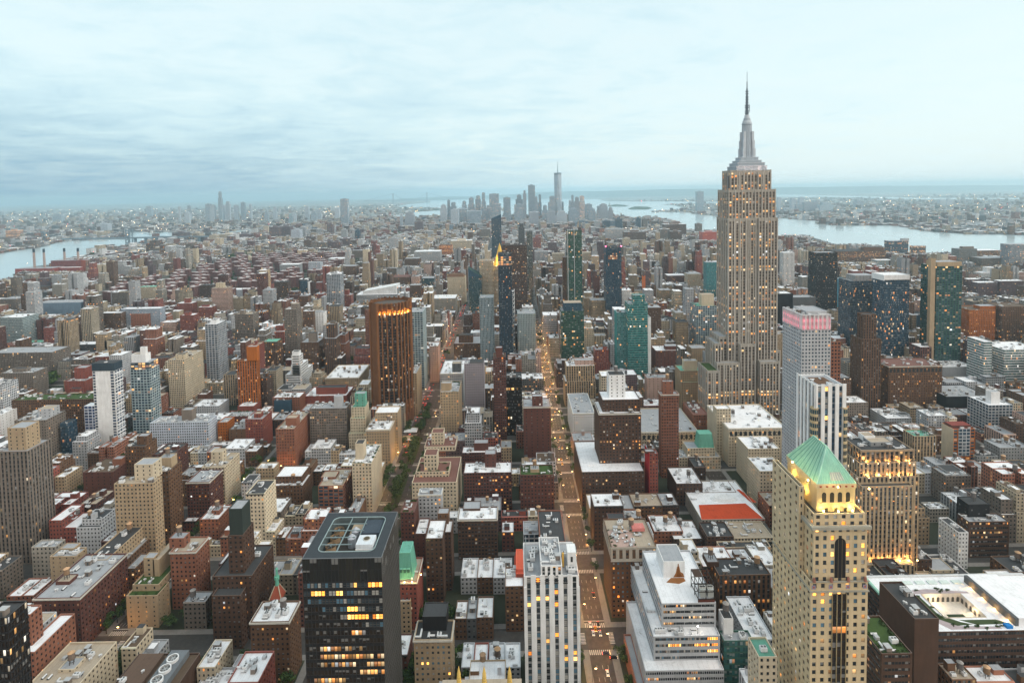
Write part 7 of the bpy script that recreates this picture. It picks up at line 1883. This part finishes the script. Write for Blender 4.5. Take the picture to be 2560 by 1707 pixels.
def filler():
    kept = []
    for x0, x1, y0, y1, h, kind, cols, sty in CAND:
        p0, p1 = proj((x0, y0, h)), proj((x1, y0, h))
        if max(p0[0], p1[0]) < -420 or min(p0[0], p1[0]) > PW + 420 or min(p0[1], p1[1]) > PH + 160: continue
        if overlaps(x0, x1, y0, y1):
            # try the part of the lot that is free
            if overlaps(x0, x1, y0, y0 + (y1 - y0) * .45): continue
            y1 = y0 + (y1 - y0) * .45
        if y0 > 1600 and (in_water(x0, y1) or in_water(x1, y0) or in_water((x0 + x1) / 2, y0)): continue
        lim, _ = limit_at(min(p0[0], p1[0]), max(p0[0], p1[0]), y0)
        if lim > -1e8:
            hm = float(at_y((p0[0] + p1[0]) / 2, lim, y0)[2])
            if hm < 8.5:
                if hm < 1:
                    YARD.append((x0, x1, y0, y1)); continue
                h = 9.5 + RND.random() * 4
            elif h > hm: h = hm * RND.uniform(.86, 1.0)
        if y0 > 1500:
            pm = (p0[0] + p1[0]) / 2; h = min(h, max(6.5, float(at_y(pm, shore_limit(pm) + 2, y0)[2])))
        kept.append((y0, x0, x1, y1, h, kind, RND.choice(cols), RND.choice(sty)))
    kept.sort()
    return kept
KEPT = filler()
ROOFC = lambda y: ROOF[RND.choices('wgdtb', (6, 3.0, 2.2, .8, .7))[0]] if y > 250 else ROOF['g']
COLW = dict(brick='brick red', dkred='dark red', brown='brown', lgrey='pale grey', taupe='grey brown', cream='cream', red='bright red brick', dgrey='dark grey', tan='tan', lime='buff stone', dkbrown='dark brown', pink='pinkish', purple='purplish brick', white='white', hazeblue='blue grey')
LABELS = {}
def word_label(px, py, Y, col, kind, rname, feat):
    best = min(LANDMARKS, key=lambda l: math.hypot(l[1] - px, (l[2] - py) * .8) + abs(l[3] - Y) * .5)
    dx, dy = px - best[1], Y - best[3]
    if abs(dx) < 45: rel = 'behind' if dy > 0 else 'before'
    elif abs(dy) > 130: rel = 'beyond' if dy > 0 else 'before'
    else: rel = 'left of' if dx < 0 else 'right of'
    k = {'rowhouse': 'rowhouse', 'loft_building': 'loft', 'apartment_building': 'flats'}[kind]
    return f"{rname} {COLW[col]} {k}{feat} {rel} the {best[0]}", math.hypot(dx * Y / F_PX, dy)
def fill_mesh(mb, f, near):
    y0, x0, x1, y1, h, kind, col, sty = f
    c = np.array(PAL[col]) * RND.uniform(.75, 1.3)
    st = Style(tuple(float(q) for q in c), sty, RND.choice((.03, .05, .08, .12)))
    if y0 > 2300: st.bay *= 1.5; st.fl *= 1.15
    rc = ROOFC(y0); w, d = x1 - x0, y1 - y0; par = .8 if near else 0; rr = rec_for(y0, st); t = RND.random()
    if kind != 'rowhouse' and h > 24 and w > 11 and d > 14 and y0 < 3000:
        if t < .34:                                  # upper storeys set back
            z = h * RND.uniform(.62, .88); e = RND.uniform(1.6, 4)
            mb.box(x0, x1, y0, y1, 0, z, st, rr, roof=rc, par=par); mb.box(x0 + e * .6, x1 - e * RND.uniform(.2, 1), y0 + e, y1 - e * .5, z - .9, h, st, rr, roof=rc, par=par); return st, rc
        if t < .62 and w > 15:                       # two wings with a light court between
            c = w * RND.uniform(.16, .26); cx = x0 + w * RND.uniform(.38, .62); q = d * RND.uniform(.4, .65)
            mb.box(x0, cx - c / 2, y0, y0 + q, 0, h, st, rr, roof=rc, par=par); mb.box(cx + c / 2, x1, y0, y0 + q, 0, h, st, rr, roof=rc, par=par); mb.box(x0, x1, y0 + q + .02, y1, 0, h, st, rr, roof=rc, par=par); return st, rc
        if t < .74:                                  # a taller half
            cx = x0 + w * RND.uniform(.4, .6); mb.box(x0, cx - .02, y0, y1, 0, h, st, rr, roof=rc, par=par); mb.box(cx, x1, y0 + .6, y1 - 1, 0, h * RND.uniform(.7, .9), st, rr, roof=rc, par=par); return st, rc
    mb.box(x0, x1, y0, y1, 0, h, st, rr, roof=rc, par=par)
    if near and w > 5 and t < .8:                    # cornice over the front
        c = st.recol(tuple(min(.7, q * 1.5 + .05) for q in st.col)) if t < .5 else st.recol((.05, .05, .05)); mb.box(x0 + .05, x1 - .05, y0 - .55, y0 - .01, h - .9, h - .1, c)
    return st, rc
def rec_for(y, st): return .25 if y < 620 else 0.0
def build_filler():
    vis = []
    for f in KEPT:
        y0, x0, x1, y1, h = f[:5]
        a = proj(((x0 + x1) / 2, y0, h)); on = -20 < a[0] < PW + 20 and a[1] < PH - 4
        vis.append(on)
    idx = [i for i, v in enumerate(vis) if v and KEPT[i][4] > 7.0][:300]; idx = set(idx); named = {}
    recs = []
    for i, f in enumerate(KEPT):
        y0, x0, x1, y1, h, kind, col, sty = f
        if i in idx:
            b = (x0, y0, 0); mb = MB(); st, rc = fill_mesh(mb, f, True)
            o = mb.build(kind, None, b); w, d = x1 - x0, y1 - y0; zr = h - .8; feat = ''; w0 = w
            boxes = []
            if w > 6 and d > 8 and RND.random() < .75:
                bw, bd = RND.uniform(2.6, min(6, w * .5)), RND.uniform(3, min(6, d * .4)); bx, by = x0 + RND.uniform(.8, w - bw - .8), y0 + RND.uniform(1, d - bd - 1); bh = RND.uniform(2.6, 5)
                m = MB(); m.box(bx, bx + bw, by, by + bd, zr - .02, zr + bh, st.blank(), roof=ROOF[RND.choice('gwd')]); m.build('bulkhead', o, b); boxes.append((bx, bx + bw, by, by + bd))
            if kind != 'rowhouse' and w > 8 and RND.random() < .6:
                add_tank(o, RND.uniform(3, w - 3), RND.uniform(3, d - 3), zr, RND.uniform(.75, 1.0)); feat = ' with tank'
            elif boxes: feat = ' with bulkhead'
            else: feat = ''
            scatter(o, b, x0, x1, y0, y1, zr, RND.randint(1, 3) + int(w * d / 80), boxes, RND.uniform(.6, .95))
            if kind == 'rowhouse' and RND.random() < .12: place('roof_planting', RND.choice(HEDGES), o, (w / 2, d * .7, zr), 0, (.7,) * 3)
            rn = next(q for k_, q in (('w', 'white roofed'), ('g', 'grey roofed'), ('d', 'black roofed'), ('t', 'tan roofed'), ('b', 'brown roofed')) if rc == ROOF[k_])
            pc = proj(((x0 + x1) / 2, y0, h)); lab, dist = word_label(pc[0], pc[1], y0, col, kind, rn, feat); recs.append((lab, dist, o, kind))
        else:
            near = y0 < 900; st, rc = fill_mesh(FAR_F, f, near)
            w, d = x1 - x0, y1 - y0
            if y0 < 3300 and w > 7 and d > 7:
                for _ in range(RND.randint(1, 3)):
                    bw, bd = RND.uniform(1.6, min(6, w * .4)), RND.uniform(1.6, min(7, d * .4)); bx, by = x0 + RND.uniform(.5, w - bw - .5), y0 + RND.uniform(.5, d - bd - .5)
                    FAR_F.box(bx, bx + bw, by, by + bd, h - .9, h + RND.uniform(1.5, 5.0), st.recol(RND.choice(('lgrey', 'dgrey', 'taupe', 'brown'))) if RND.random() < .7 else st.blank(), roof=ROOF[RND.choice('gwd')])
                if kind != 'rowhouse' and y0 < 1800 and RND.random() < .3:
                    x, y = x0 + RND.uniform(3, w - 3), y0 + RND.uniform(3, d - 3); t = Style((.24, .16, .1)); FAR_F.cyl(x, y, h + 2.5, h + 6, 1.8, 1.7, t, 8, False); FAR_F.cyl(x, y, h + 6, h + 7.3, 2, 0, Style((.42, .28, .18)), 8)
            elif y0 < 5200 and RND.random() < .5 and w > 9:
                FAR_F.box(x0 + w * .3, x0 + w * .6, y0 + d * .3, y0 + d * .7, h - .2, h + RND.uniform(2, 5), st.recol('lgrey'), roof=ROOF['w'])
    # one label to one building: those that still read alike are told apart by how near they stand to the landmark
    by = {}
    for r in recs: by.setdefault(r[0], []).append(r)
    ordn = ['', 'second ', 'third ', 'fourth ', 'fifth ', 'sixth ', 'seventh ', 'eighth ', 'ninth ', 'tenth ']
    for lab, L in by.items():
        L.sort(key=lambda r: r[1])
        for i, (_, _, o, kind) in enumerate(L):
            s_ = lab if len(L) == 1 else f"{lab}, {ordn[i] if i < 10 else str(i + 1) + 'th '}nearest"
            tag(o, s_, kind.replace('_', ' '), {'rowhouse': 'low rowhouses', 'loft_building': 'loft buildings between the towers', 'apartment_building': 'apartment houses between the towers'}[kind])
build_filler()

def estate():
    """red brick housing estate of like slabs with pale roofs among trees"""
    x0, x1, y0, y1 = STUY; ny, nx = 14, 7; k = 0; pos = []
    for j in range(ny):
        for i in range(nx):
            cx = x0 + (i + .5 + RND.uniform(-.12, .12)) * (x1 - x0) / nx + (24 if j % 2 else 0); cy = y0 + (j + .5) * (y1 - y0) / ny
            if in_water(cx, cy) or overlaps(cx - 25, cx + 25, cy - 20, cy + 20, 0): continue
            p = proj((cx, cy, 38))
            if not -30 < p[0] < PW: continue
            pos.append((cx, cy))
    protos = []
    for v in range(4):
        m = MB(); st = Style((.175, .075, .066), 'P', .05); L = (58, 46, 52, 40)[v]; h = 38
        m.box(-L / 2, L / 2, -7, 7, 0, h, st, roof=(.50, .46, .47)); m.box(-8, 8, -19, -7.02, 0, h, st, roof=(.52, .48, .48)); m.box(-8, 8, 7.02, 19, 0, h, st, roof=(.5, .46, .46))
        if v % 2: m.box(L / 2 - 14, L / 2, 7.02, 20, 0, h, st, roof=(.5, .46, .46))
        m.box(-4, 4, -4, 4, h - .2, h + 5, st.blank(), roof=(.4, .36, .36)); protos.append(m.mesh('housing_block'))
    for cx, cy in pos:
        o = place('housing_block', RND.choice(protos), None, (cx, cy, 0), RND.choice((0, math.pi / 2, math.pi, 0)))
        tag(o, 'purplish red brick housing slab with a pale roof in the large estate of slabs', 'housing block', 'identical slabs of the red brick estate')
estate()

# ------------------------------------------------------------------ trees
BARK = simple('bark', (.05, .035, .025), .9)
def trunk_mesh():
    v = []; f = []; n = 6
    def tube(a, b, r0, r1):
        a, b = Vector(a), Vector(b); d = (b - a).normalized(); x = d.orthogonal().normalized(); y = d.cross(x); k = len(v)
        for c, r in ((a, r0), (b, r1)):
            for i in range(n): t = 2 * math.pi * i / n; v.append(tuple(c + (x * math.cos(t) + y * math.sin(t)) * r))
        for i in range(n): j = (i + 1) % n; f.append((k + i, k + j, k + n + j, k + n + i))
    tube((0, 0, 0), (0, 0, 3.2), .28, .2); tube((0, 0, 3.0), (1.3, .4, 6), .17, .06); tube((0, 0, 2.8), (-1.1, .9, 5.8), .16, .06); tube((0, 0, 3.1), (.1, -1.2, 6.2), .15, .05); tube((0, 0, 3.2), (.1, .1, 7), .15, .05)
    me = bpy.data.meshes.new('trunk'); me.from_pydata(v, [], f); me.materials.append(BARK); me.update(); return me
TRUNK = trunk_mesh(); CROWNS = [leaf_mesh('crown', 10 + i, 420, 3.3 + .3 * (i % 2), 3.2, 3.0, .50, 6.2) for i in range(6)]
TREES = []
def tree(x, y, s, label, group, z=0.15):
    o = empty('street_tree' if 'avenue' in group else 'tree', (x, y, z)); o.scale = (s, s, s * RND.uniform(.9, 1.15)); o.rotation_euler.z = RND.uniform(0, 6.28)
    place('trunk', TRUNK, o); place('crown', RND.choice(CROWNS), o); tag(o, label, 'tree', group); TREES.append((x, y))
def trees():
    n = 0
    xp = AVE['park'][0]
    def row(x, ya, yb, step, label, group, jit=1.0, s=(1.0, 1.4), p=.85):
        nonlocal n
        y = ya
        while y < yb:
            if RND.random() < p:
                xx = x + RND.uniform(-jit, jit); q = proj((xx, y, 6)); sc = RND.uniform(*s)
                if 0 < q[0] < PW and 0 < q[1] < PH and not any(abs(y - st_y(k)) < 9 for k in range(20, 42)) and not overlaps(xx - 2.5, xx + 2.5, y - 2.5, y + 2.5, 0): tree(xx, y, sc, label, group); n += 1
            y += step * RND.uniform(.8, 1.2)
    row(xp, 480, 770, 6.5, 'round leafy tree in the double row along the planted avenue median', 'trees on the avenue median', 2.4, (1.1, 1.6), 1.0)
    row(xp - 17, 420, 760, 9, 'street tree on the far pavement of the tree lined avenue', 'trees on the left avenue pavement', 1, (1.0, 1.5)); row(xp + 17, 420, 700, 11, 'street tree on the near pavement of the tree lined avenue', 'trees on the right avenue pavement', 1, (.9, 1.3))
    xm, w = AVE['madison']
    row(xm + 8.8, 430, 900, 13, 'small street tree on the right pavement of the orange lit avenue', 'trees on the right side of the lit avenue', .5, (.7, 1.1), .7); row(xm - 8.8, 560, 900, 17, 'small street tree on the left pavement of the orange lit avenue', 'trees on the left side of the lit avenue', .5, (.6, 1.0), .6)
    for nm, a, b in (('lexington', 300, 620), ('third', 400, 800)):
        x, w = AVE[nm]
        for s_ in (-1, 1): row(x + s_ * (w / 2 - 2.6), a, b, 9, 'bushy street tree in the row beside the ' + ('nearer' if nm == 'lexington' else 'farther') + ' side avenue at left', 'trees along the ' + ('nearer' if nm == 'lexington' else 'farther') + ' left avenue', .5, (.9, 1.4))
    # every open patch between the nearer houses has its backyard trees
    near_f = [(f[1], f[2], f[0], f[3]) for f in KEPT if f[0] < 760]; NF = np.array(near_f)
    y = 255.0
    while y < 720 and n < 292:
        xs = np.arange(-.92 * y, .92 * y, 5.2)
        for x in xs:
            x += RND.uniform(-1.8, 1.8); yy = y + RND.uniform(-1.8, 1.8); q = proj((x, yy, 6))
            if n >= 292 or not (0 < q[0] < PW and 0 < q[1] < PH) or RND.random() < .22: continue
            if not any(b[0] + 5.5 < x < b[1] - 5.5 and b[2] + 5.5 < yy < b[3] - 5.5 for b in BLOCKS if b[2] < 760): continue
            if overlaps(x - 2.2, x + 2.2, yy - 2.2, yy + 2.2, 0) or bool(((NF[:, 0] < x + 1.6) & (NF[:, 1] > x - 1.6) & (NF[:, 2] < yy + 1.6) & (NF[:, 3] > yy - 1.6)).any()): continue
            tree(x, yy, RND.uniform(.75, 1.25), 'leafy backyard tree between the houses', 'trees in the backyards'); n += 1
        y += 5.2
    # park in the middle distance and the woods too far to tell apart
    V = []; Fc = []; MI = []
    src = [(np.array([c.co[:] for c in m.vertices]), [tuple(p.vertices) for p in m.polygons], [p.material_index for p in m.polygons]) for m in [leaf_mesh('treetop', 70 + i, 70, 4.5, 4.5, 3.6, 1.9, 6) for i in range(3)]]
    def stuff(x, y, s):
        v, f, mi = src[RND.randrange(3)]; k = len(V); V.extend((v * s + np.array([x, y, 0])).tolist()); Fc.extend(tuple(k + i for i in q) for q in f); MI.extend(mi)
    def patch(poly, n, s=1.0):
        g = ground_px(poly); xs = [p[0] for p in g]; ys = [p[1] for p in g]; c = 0; t = 0
        while c < n and t < n * 12:
            t += 1; x, y = RND.uniform(min(xs), max(xs)), RND.uniform(min(ys), max(ys))
            if inside(g, x, y) and not overlaps(x - 3, x + 3, y - 3, y + 3, 0): stuff(x, y, s * RND.uniform(.8, 1.3)); c += 1
    pk = ground_px(poly_px('C', [(228, 1270), (300, 1238), (415, 1240), (418, 1330), (330, 1345), (228, 1400)])); xs = [p[0] for p in pk]; ys = [p[1] for p in pk]; c = 0
    for _ in range(400):
        if c >= 46: break
        x, y = RND.uniform(min(xs), max(xs)), RND.uniform(min(ys), max(ys))
        if inside(pk, x, y) and not overlaps(x - 4, x + 4, y - 4, y + 4, 0): tree(x, y, RND.uniform(1.5, 2.1), 'big dark green tree in the square park at the end of the lit avenue', 'trees of the square park'); c += 1
    patch(poly_px('A', [(2050, 905), (2200, 865), (2340, 855), (2340, 905), (2150, 925)]), 190, 1.7); patch(poly_px('B', [(-10, 850), (140, 842), (230, 845), (230, 880), (0, 895)]), 130, 1.7)
    patch(poly_px('B', [(1215, 715), (1300, 640), (1360, 640), (1340, 690), (1260, 720)]), 150, 1.8); patch(poly_px('A', [(800, 870), (960, 830), (975, 850), (860, 890)]), 60, 1.6); patch(poly_px('E', [(420, 470), (610, 300), (830, 270), (840, 330), (600, 380), (430, 540)]), 170, 1.25)
    patch(poly_px('E', [(110, 600), (420, 570), (850, 570), (850, 620), (110, 640)]), 0); patch(poly_px('A', [(800, 1330), (950, 1290), (1000, 1370), (820, 1400)]), 60, 1.5)
    for _ in range(520):
        x, y = RND.uniform(STUY[0] - 20, STUY[1] + 20), RND.uniform(STUY[2], STUY[3]); stuff(x, y, RND.uniform(1.0, 1.6)) if not in_water(x, y) else None
    for _ in range(900):
        y = RND.uniform(900, 4200); x = RND.uniform(-1.0, 1.0) * y * .95
        if in_water(x, y) or overlaps(x - 4, x + 4, y - 4, y + 4, 0): continue
        stuff(x, y, RND.uniform(.8, 1.3))
    me = bpy.data.meshes.new('treetops'); me.from_pydata(V, [], Fc)
    for q in LEAVES: me.materials.append(q)
    me.polygons.foreach_set('material_index', MI); me.update(); tag(place('treetops', me), kind='stuff')
trees()

# ------------------------------------------------------------------ boroughs beyond the rivers and far lights
LM = {'w': MB(), 'a': MB(), 'r': MB()}
def light_at(x, y, z, s, k):
    o = Style('white'); m = LM[k]; P = [(x + s, y, z), (x, y + s, z), (x - s, y, z), (x, y - s, z)]
    for i in range(4): m.face([P[i], P[(i + 1) % 4], (x, y, z + s)], o); m.face([P[(i + 1) % 4], P[i], (x, y, z - s)], o)
def boroughs():
    n = 0
    for _ in range(29000):
        y = 2700 * (15500 / 2700) ** RND.random(); x = RND.uniform(-1.12, 1.12) * y
        if in_water(x, y): continue
        man = -1950 + max(0, (y - 2300) * .28) < x < 2050 - max(0, y - 2300) * .22 and y < 6150
        if man: continue
        q = proj((x, y, 10))
        if not -300 < q[0] < PW + 300: continue
        if overlaps(x - 20, x + 20, y - 20, y + 20, 0): continue
        w, d = RND.uniform(14, 46), RND.uniform(14, 50); h = RND.uniform(7, 15) if RND.random() < .9 else RND.uniform(18, 55)
        if in_water(x + w, y + d) or in_water(x - 8, y - 8): continue
        c = np.array(PAL[RND.choice(('lgrey', 'taupe', 'brown', 'brick', 'cream', 'dgrey', 'white', 'purple', 'lgrey'))]) * RND.uniform(.7, 1.15)
        st = Style(tuple(map(float, c)), 'P', .1); st.bay, st.fl = 6, 5
        FAR_F.box(x, x + w, y, y + d, 0, h, st, roof=ROOF[RND.choice('wwgdb')]); n += 1
    for _ in range(1500):
        y = 2300 * (16000 / 2300) ** RND.random(); x = RND.uniform(-1.0, 1.0) * y
        if in_water(x, y): continue
        k = RND.random(); light_at(x, y, RND.uniform(8, 26), RND.uniform(.8, 1.5) * y / 3600, 'a' if k < .55 else 'w' if k < .93 else 'r')
boroughs()
tag(FAR_F.build('distant_buildings'), kind='stuff')

# ------------------------------------------------------------------ street lamps, cars
def lamp_meshes():
    m = MB(); g = Style((.06, .06, .065)); m.cyl(0, 0, 0, 8.2, .12, .08, g, 6, False); m.bar((0, 0, 8.1), (2.0, 0, 8.7), .12, g); a = m.mesh('lamp_post')
    m = MB(); m.box(1.5, 2.6, -.22, .22, 8.55, 8.75, Style('black')); return a, m.mesh('lamp_head', [GLOW])
POST, HEAD = lamp_meshes()
def street_lamps():
    def one(x, y, rz, watts, label, group):
        o = place('street_lamp', POST, None, (x, y, .15), rz); tag(o, label, 'street lamp', group); place('lamp_head', HEAD, o)
        lamp(o, (2.0, 0, 8.3), watts, (1.0, .47, .14), .35, 'lamp_light')
    for nm, ya, yb, st_, W, lab in (('madison', 330, 1250, 27, 6200, 'street lamp glowing orange on the brightly lit avenue'), ('park', 420, 1300, 34, 6000, 'street lamp glowing orange on the tree lined avenue'), ('lexington', 330, 620, 40, 2200, 'street lamp on the side avenue at left')):
        x, w = AVE[nm]; y = ya; s_ = 1
        while y < yb:
            f = 1.0 if nm != 'madison' else (0.9 if y < 620 else .8)
            
            one(x - s_ * (w / 2 - 3.6), y, 0 if s_ > 0 else math.pi, W * f, lab, 'lamps of the ' + {'madison': 'brightly lit avenue', 'park': 'tree lined avenue', 'lexington': 'left avenue'}[nm]); y += st_; s_ = -s_
    x, w = AVE['third']
    for y in (520, 545, 570): one(x + 7, y, math.pi, 2600, 'street lamp at the lit kerb of the far left avenue', 'lamps of the far left avenue')
    for n in (34, 35, 36): 
        for x in (-255, -240): one(x, st_y(n) - 3, 0, 2200, 'street lamp in the lit side street behind the dark red block', 'lamps of the side streets')
    x = AVE['fifth'][0]
    for y in (600, 622, 645, 670): one(x - 8, y, 0, 3200, 'street lamp on the avenue beside the big cream block', 'lamps beside the big cream block')
street_lamps()
def car_meshes():
    out = []
    def body(c, n=0):
        v = []; f = []
        prof = [(-2.3, .35), (-2.3, .8), (-1.9, .95), (-1.2, 1.0), (-.7, 1.45), (.8, 1.48), (1.4, 1.0), (2.2, .85), (2.35, .6), (2.3, .35)]
        m = MB(); s = Style(c)
        for y0, y1 in zip(prof[:-1], prof[1:]):
            w0, w1 = (.88 if y0[1] < 1.1 else .7), (.88 if y1[1] < 1.1 else .7)
            m.face([(-w0, y0[0], y0[1]), (w0, y0[0], y0[1]), (w1, y1[0], y1[1]), (-w1, y1[0], y1[1])], s)
        for sg in (-1, 1):
            m.face([(sg * .88, p[0], p[1]) for p in prof if p[1] < 1.1], s); m.face([(sg * .88, -1.2, 1.0), (sg * .7, -.7, 1.45), (sg * .7, .8, 1.48), (sg * .88, 1.4, 1.0)], s)
        m.face([(-.88, -2.3, .35), (.88, -2.3, .35), (.88, 2.3, .35), (-.88, 2.3, .35)], s)
        return m.mesh('car')
    cols = dict(white=(.72, .73, .75), black=(.02, .02, .022), silver=(.40, .42, .44), yellow=(.62, .32, .02), dark=(.05, .06, .09), red=(.3, .02, .02))
    bodies = {k: body(c) for k, c in cols.items()}
    m = MB(); g = Style((.015, .018, .022)); m.face([(-.72, -1.22, 1.01), (.72, -1.22, 1.01), (.62, -.74, 1.44), (-.62, -.74, 1.44)], g); m.face([(.72, 1.42, 1.01), (-.72, 1.42, 1.01), (-.62, .84, 1.47), (.62, .84, 1.47)], g)
    for s_ in (-1, 1): m.face([(s_ * .895, -1.0, 1.02), (s_ * .895, 1.2, 1.02), (s_ * .73, .72, 1.42), (s_ * .73, -.6, 1.40)], g)
    glass = m.mesh('car_window')
    m = MB(); k = Style((.015, .015, .015))
    for i in range(10):
        a, b_ = i * .628, (i + 1) * .628; m.face([(-.1, math.cos(a) * .34, math.sin(a) * .34), (.1, math.cos(a) * .34, math.sin(a) * .34), (.1, math.cos(b_) * .34, math.sin(b_) * .34), (-.1, math.cos(b_) * .34, math.sin(b_) * .34)], k)
    m.face([(.1, math.cos(i * .628) * .34, math.sin(i * .628) * .34) for i in range(10)], k); m.face([(-.1, math.cos(i * .628) * .34, math.sin(i * .628) * .34) for i in range(10)], k); wheel = m.mesh('wheel')
    m = MB(); m.box(-.2, .2, -.06, .06, -.09, .09, Style('white')); hl = m.mesh('headlight', [simple('headlight_glow', (1, .80, .50), .4, emit=5)]); m = MB(); m.box(-.2, .2, -.06, .06, -.08, .08, Style('red')); tl = m.mesh('tail_light', [simple('tail_glow', (1, .05, .02), .4, emit=9)])
    return bodies, glass, wheel, hl, tl
BODIES, CARGLASS, WHEEL, HEADL, TAILL = car_meshes()
CARW = dict(white='white', black='black', silver='silver', yellow='yellow', dark='dark blue', red='red')
def car(x, y, col, rz, label, group, full):
    o = place('car', BODIES[col], None, (x, y, .01), rz); tag(o, label, 'car', group); place('car_window', CARGLASS, o)
    if full:
        for a in (-.82, .82):
            for b_ in (-1.45, 1.4): place('wheel', WHEEL, o, (a, b_, .34))
    for s_ in (-.6, .6): place('headlight', HEADL, o, (s_, -2.33, .66)); place('tail_light', TAILL, o, (s_, 2.33, .72))
def cars():
    xm = AVE['madison'][0]; K = lambda x, y: at_z(1280 + x / 3.461, 1254 + y / 3.461, 0.0)
    for x, y, c, d in ((677, 1067, 'white', 'foremost of the two white cars waiting before the crossing'), (703, 1140, 'white', 'hindmost of the two white cars waiting before the crossing'), (722, 1105, 'yellow', 'yellow taxi between the white cars before the crossing'), (763, 1142, 'silver', 'silver car by the right kerb before the crossing'), (747, 1065, 'black', 'black van parked at the right kerb above the crossing'), (827, 1487, 'white', 'white car driving alone below the lower zebra crossing'), (706, 812, 'black', 'black car at the kerb beside the awning')):
        p = K(x, y); car(float(p[0]), float(p[1]), c, 0, d, 'cars on the brightly lit avenue', True)
    p = K(815, 1315); car(float(p[0]), float(p[1]), 'dark', math.pi / 2, 'dark car crossing the junction sideways at the bottom', 'cars on the brightly lit avenue', True)
    p = K(880, 1352); car(float(p[0]), float(p[1]), 'black', math.pi / 2, 'black car waiting in the side street at the lower junction', 'cars on the brightly lit avenue', True)
    used = []
    def flow(x, w, lanes, ya, yb, dens, rz, group, label):
        for l in lanes:
            y = ya + RND.random() * 8
            while y < yb:
                if RND.random() < dens(y):
                    xx = x + l * w; c = RND.choice(('white', 'black', 'silver', 'yellow', 'dark', 'yellow', 'black')); q = proj((xx, y, 1))
                    if 0 < q[0] < PW and 0 < q[1] < PH: car(xx, y, c, rz, label.format(CARW[c]), group, y < 560)
                y += RND.uniform(6.5, 13)
    flow(xm, 14, (-.36, -.12, .12, .36), 560, 1300, lambda y: .12 if y < 660 else .26, 0, 'cars queuing down the lit avenue', '{} car among the queue with headlights on the brightly lit avenue')
    xp = AVE['park'][0]
    flow(xp, 40, (-.33, -.22), 520, 1500, lambda y: .1 if y < 640 else .4, math.pi, 'cars driving away on the tree lined avenue', '{} car with red tail lights on the left lanes of the tree lined avenue')
    flow(xp, 40, (.22, .33), 520, 1500, lambda y: .1 if y < 640 else .4, 0, 'cars driving up on the tree lined avenue', '{} car with headlights on the right lanes of the tree lined avenue')
cars()
for k, g in (('w', GLOWW), ('a', GLOW), ('r', GLOWR)):
    tag(LM[k].build({'w': 'white_city_lights', 'a': 'amber_city_lights', 'r': 'red_city_lights'}[k], None, (0, 0, 0), [g]), kind='stuff')

import os
if os.environ.get('DBG'):
    for o in bpy.data.objects:
        l = o.get('label')
        if l and not 4 <= len(l.split()) <= 16: print('LBL', len(l.split()), l)
    print('TREES', len(TREES), 'KEPT', len(KEPT), 'NEAR', len([k for k in KEPT if k[0] < 700]))
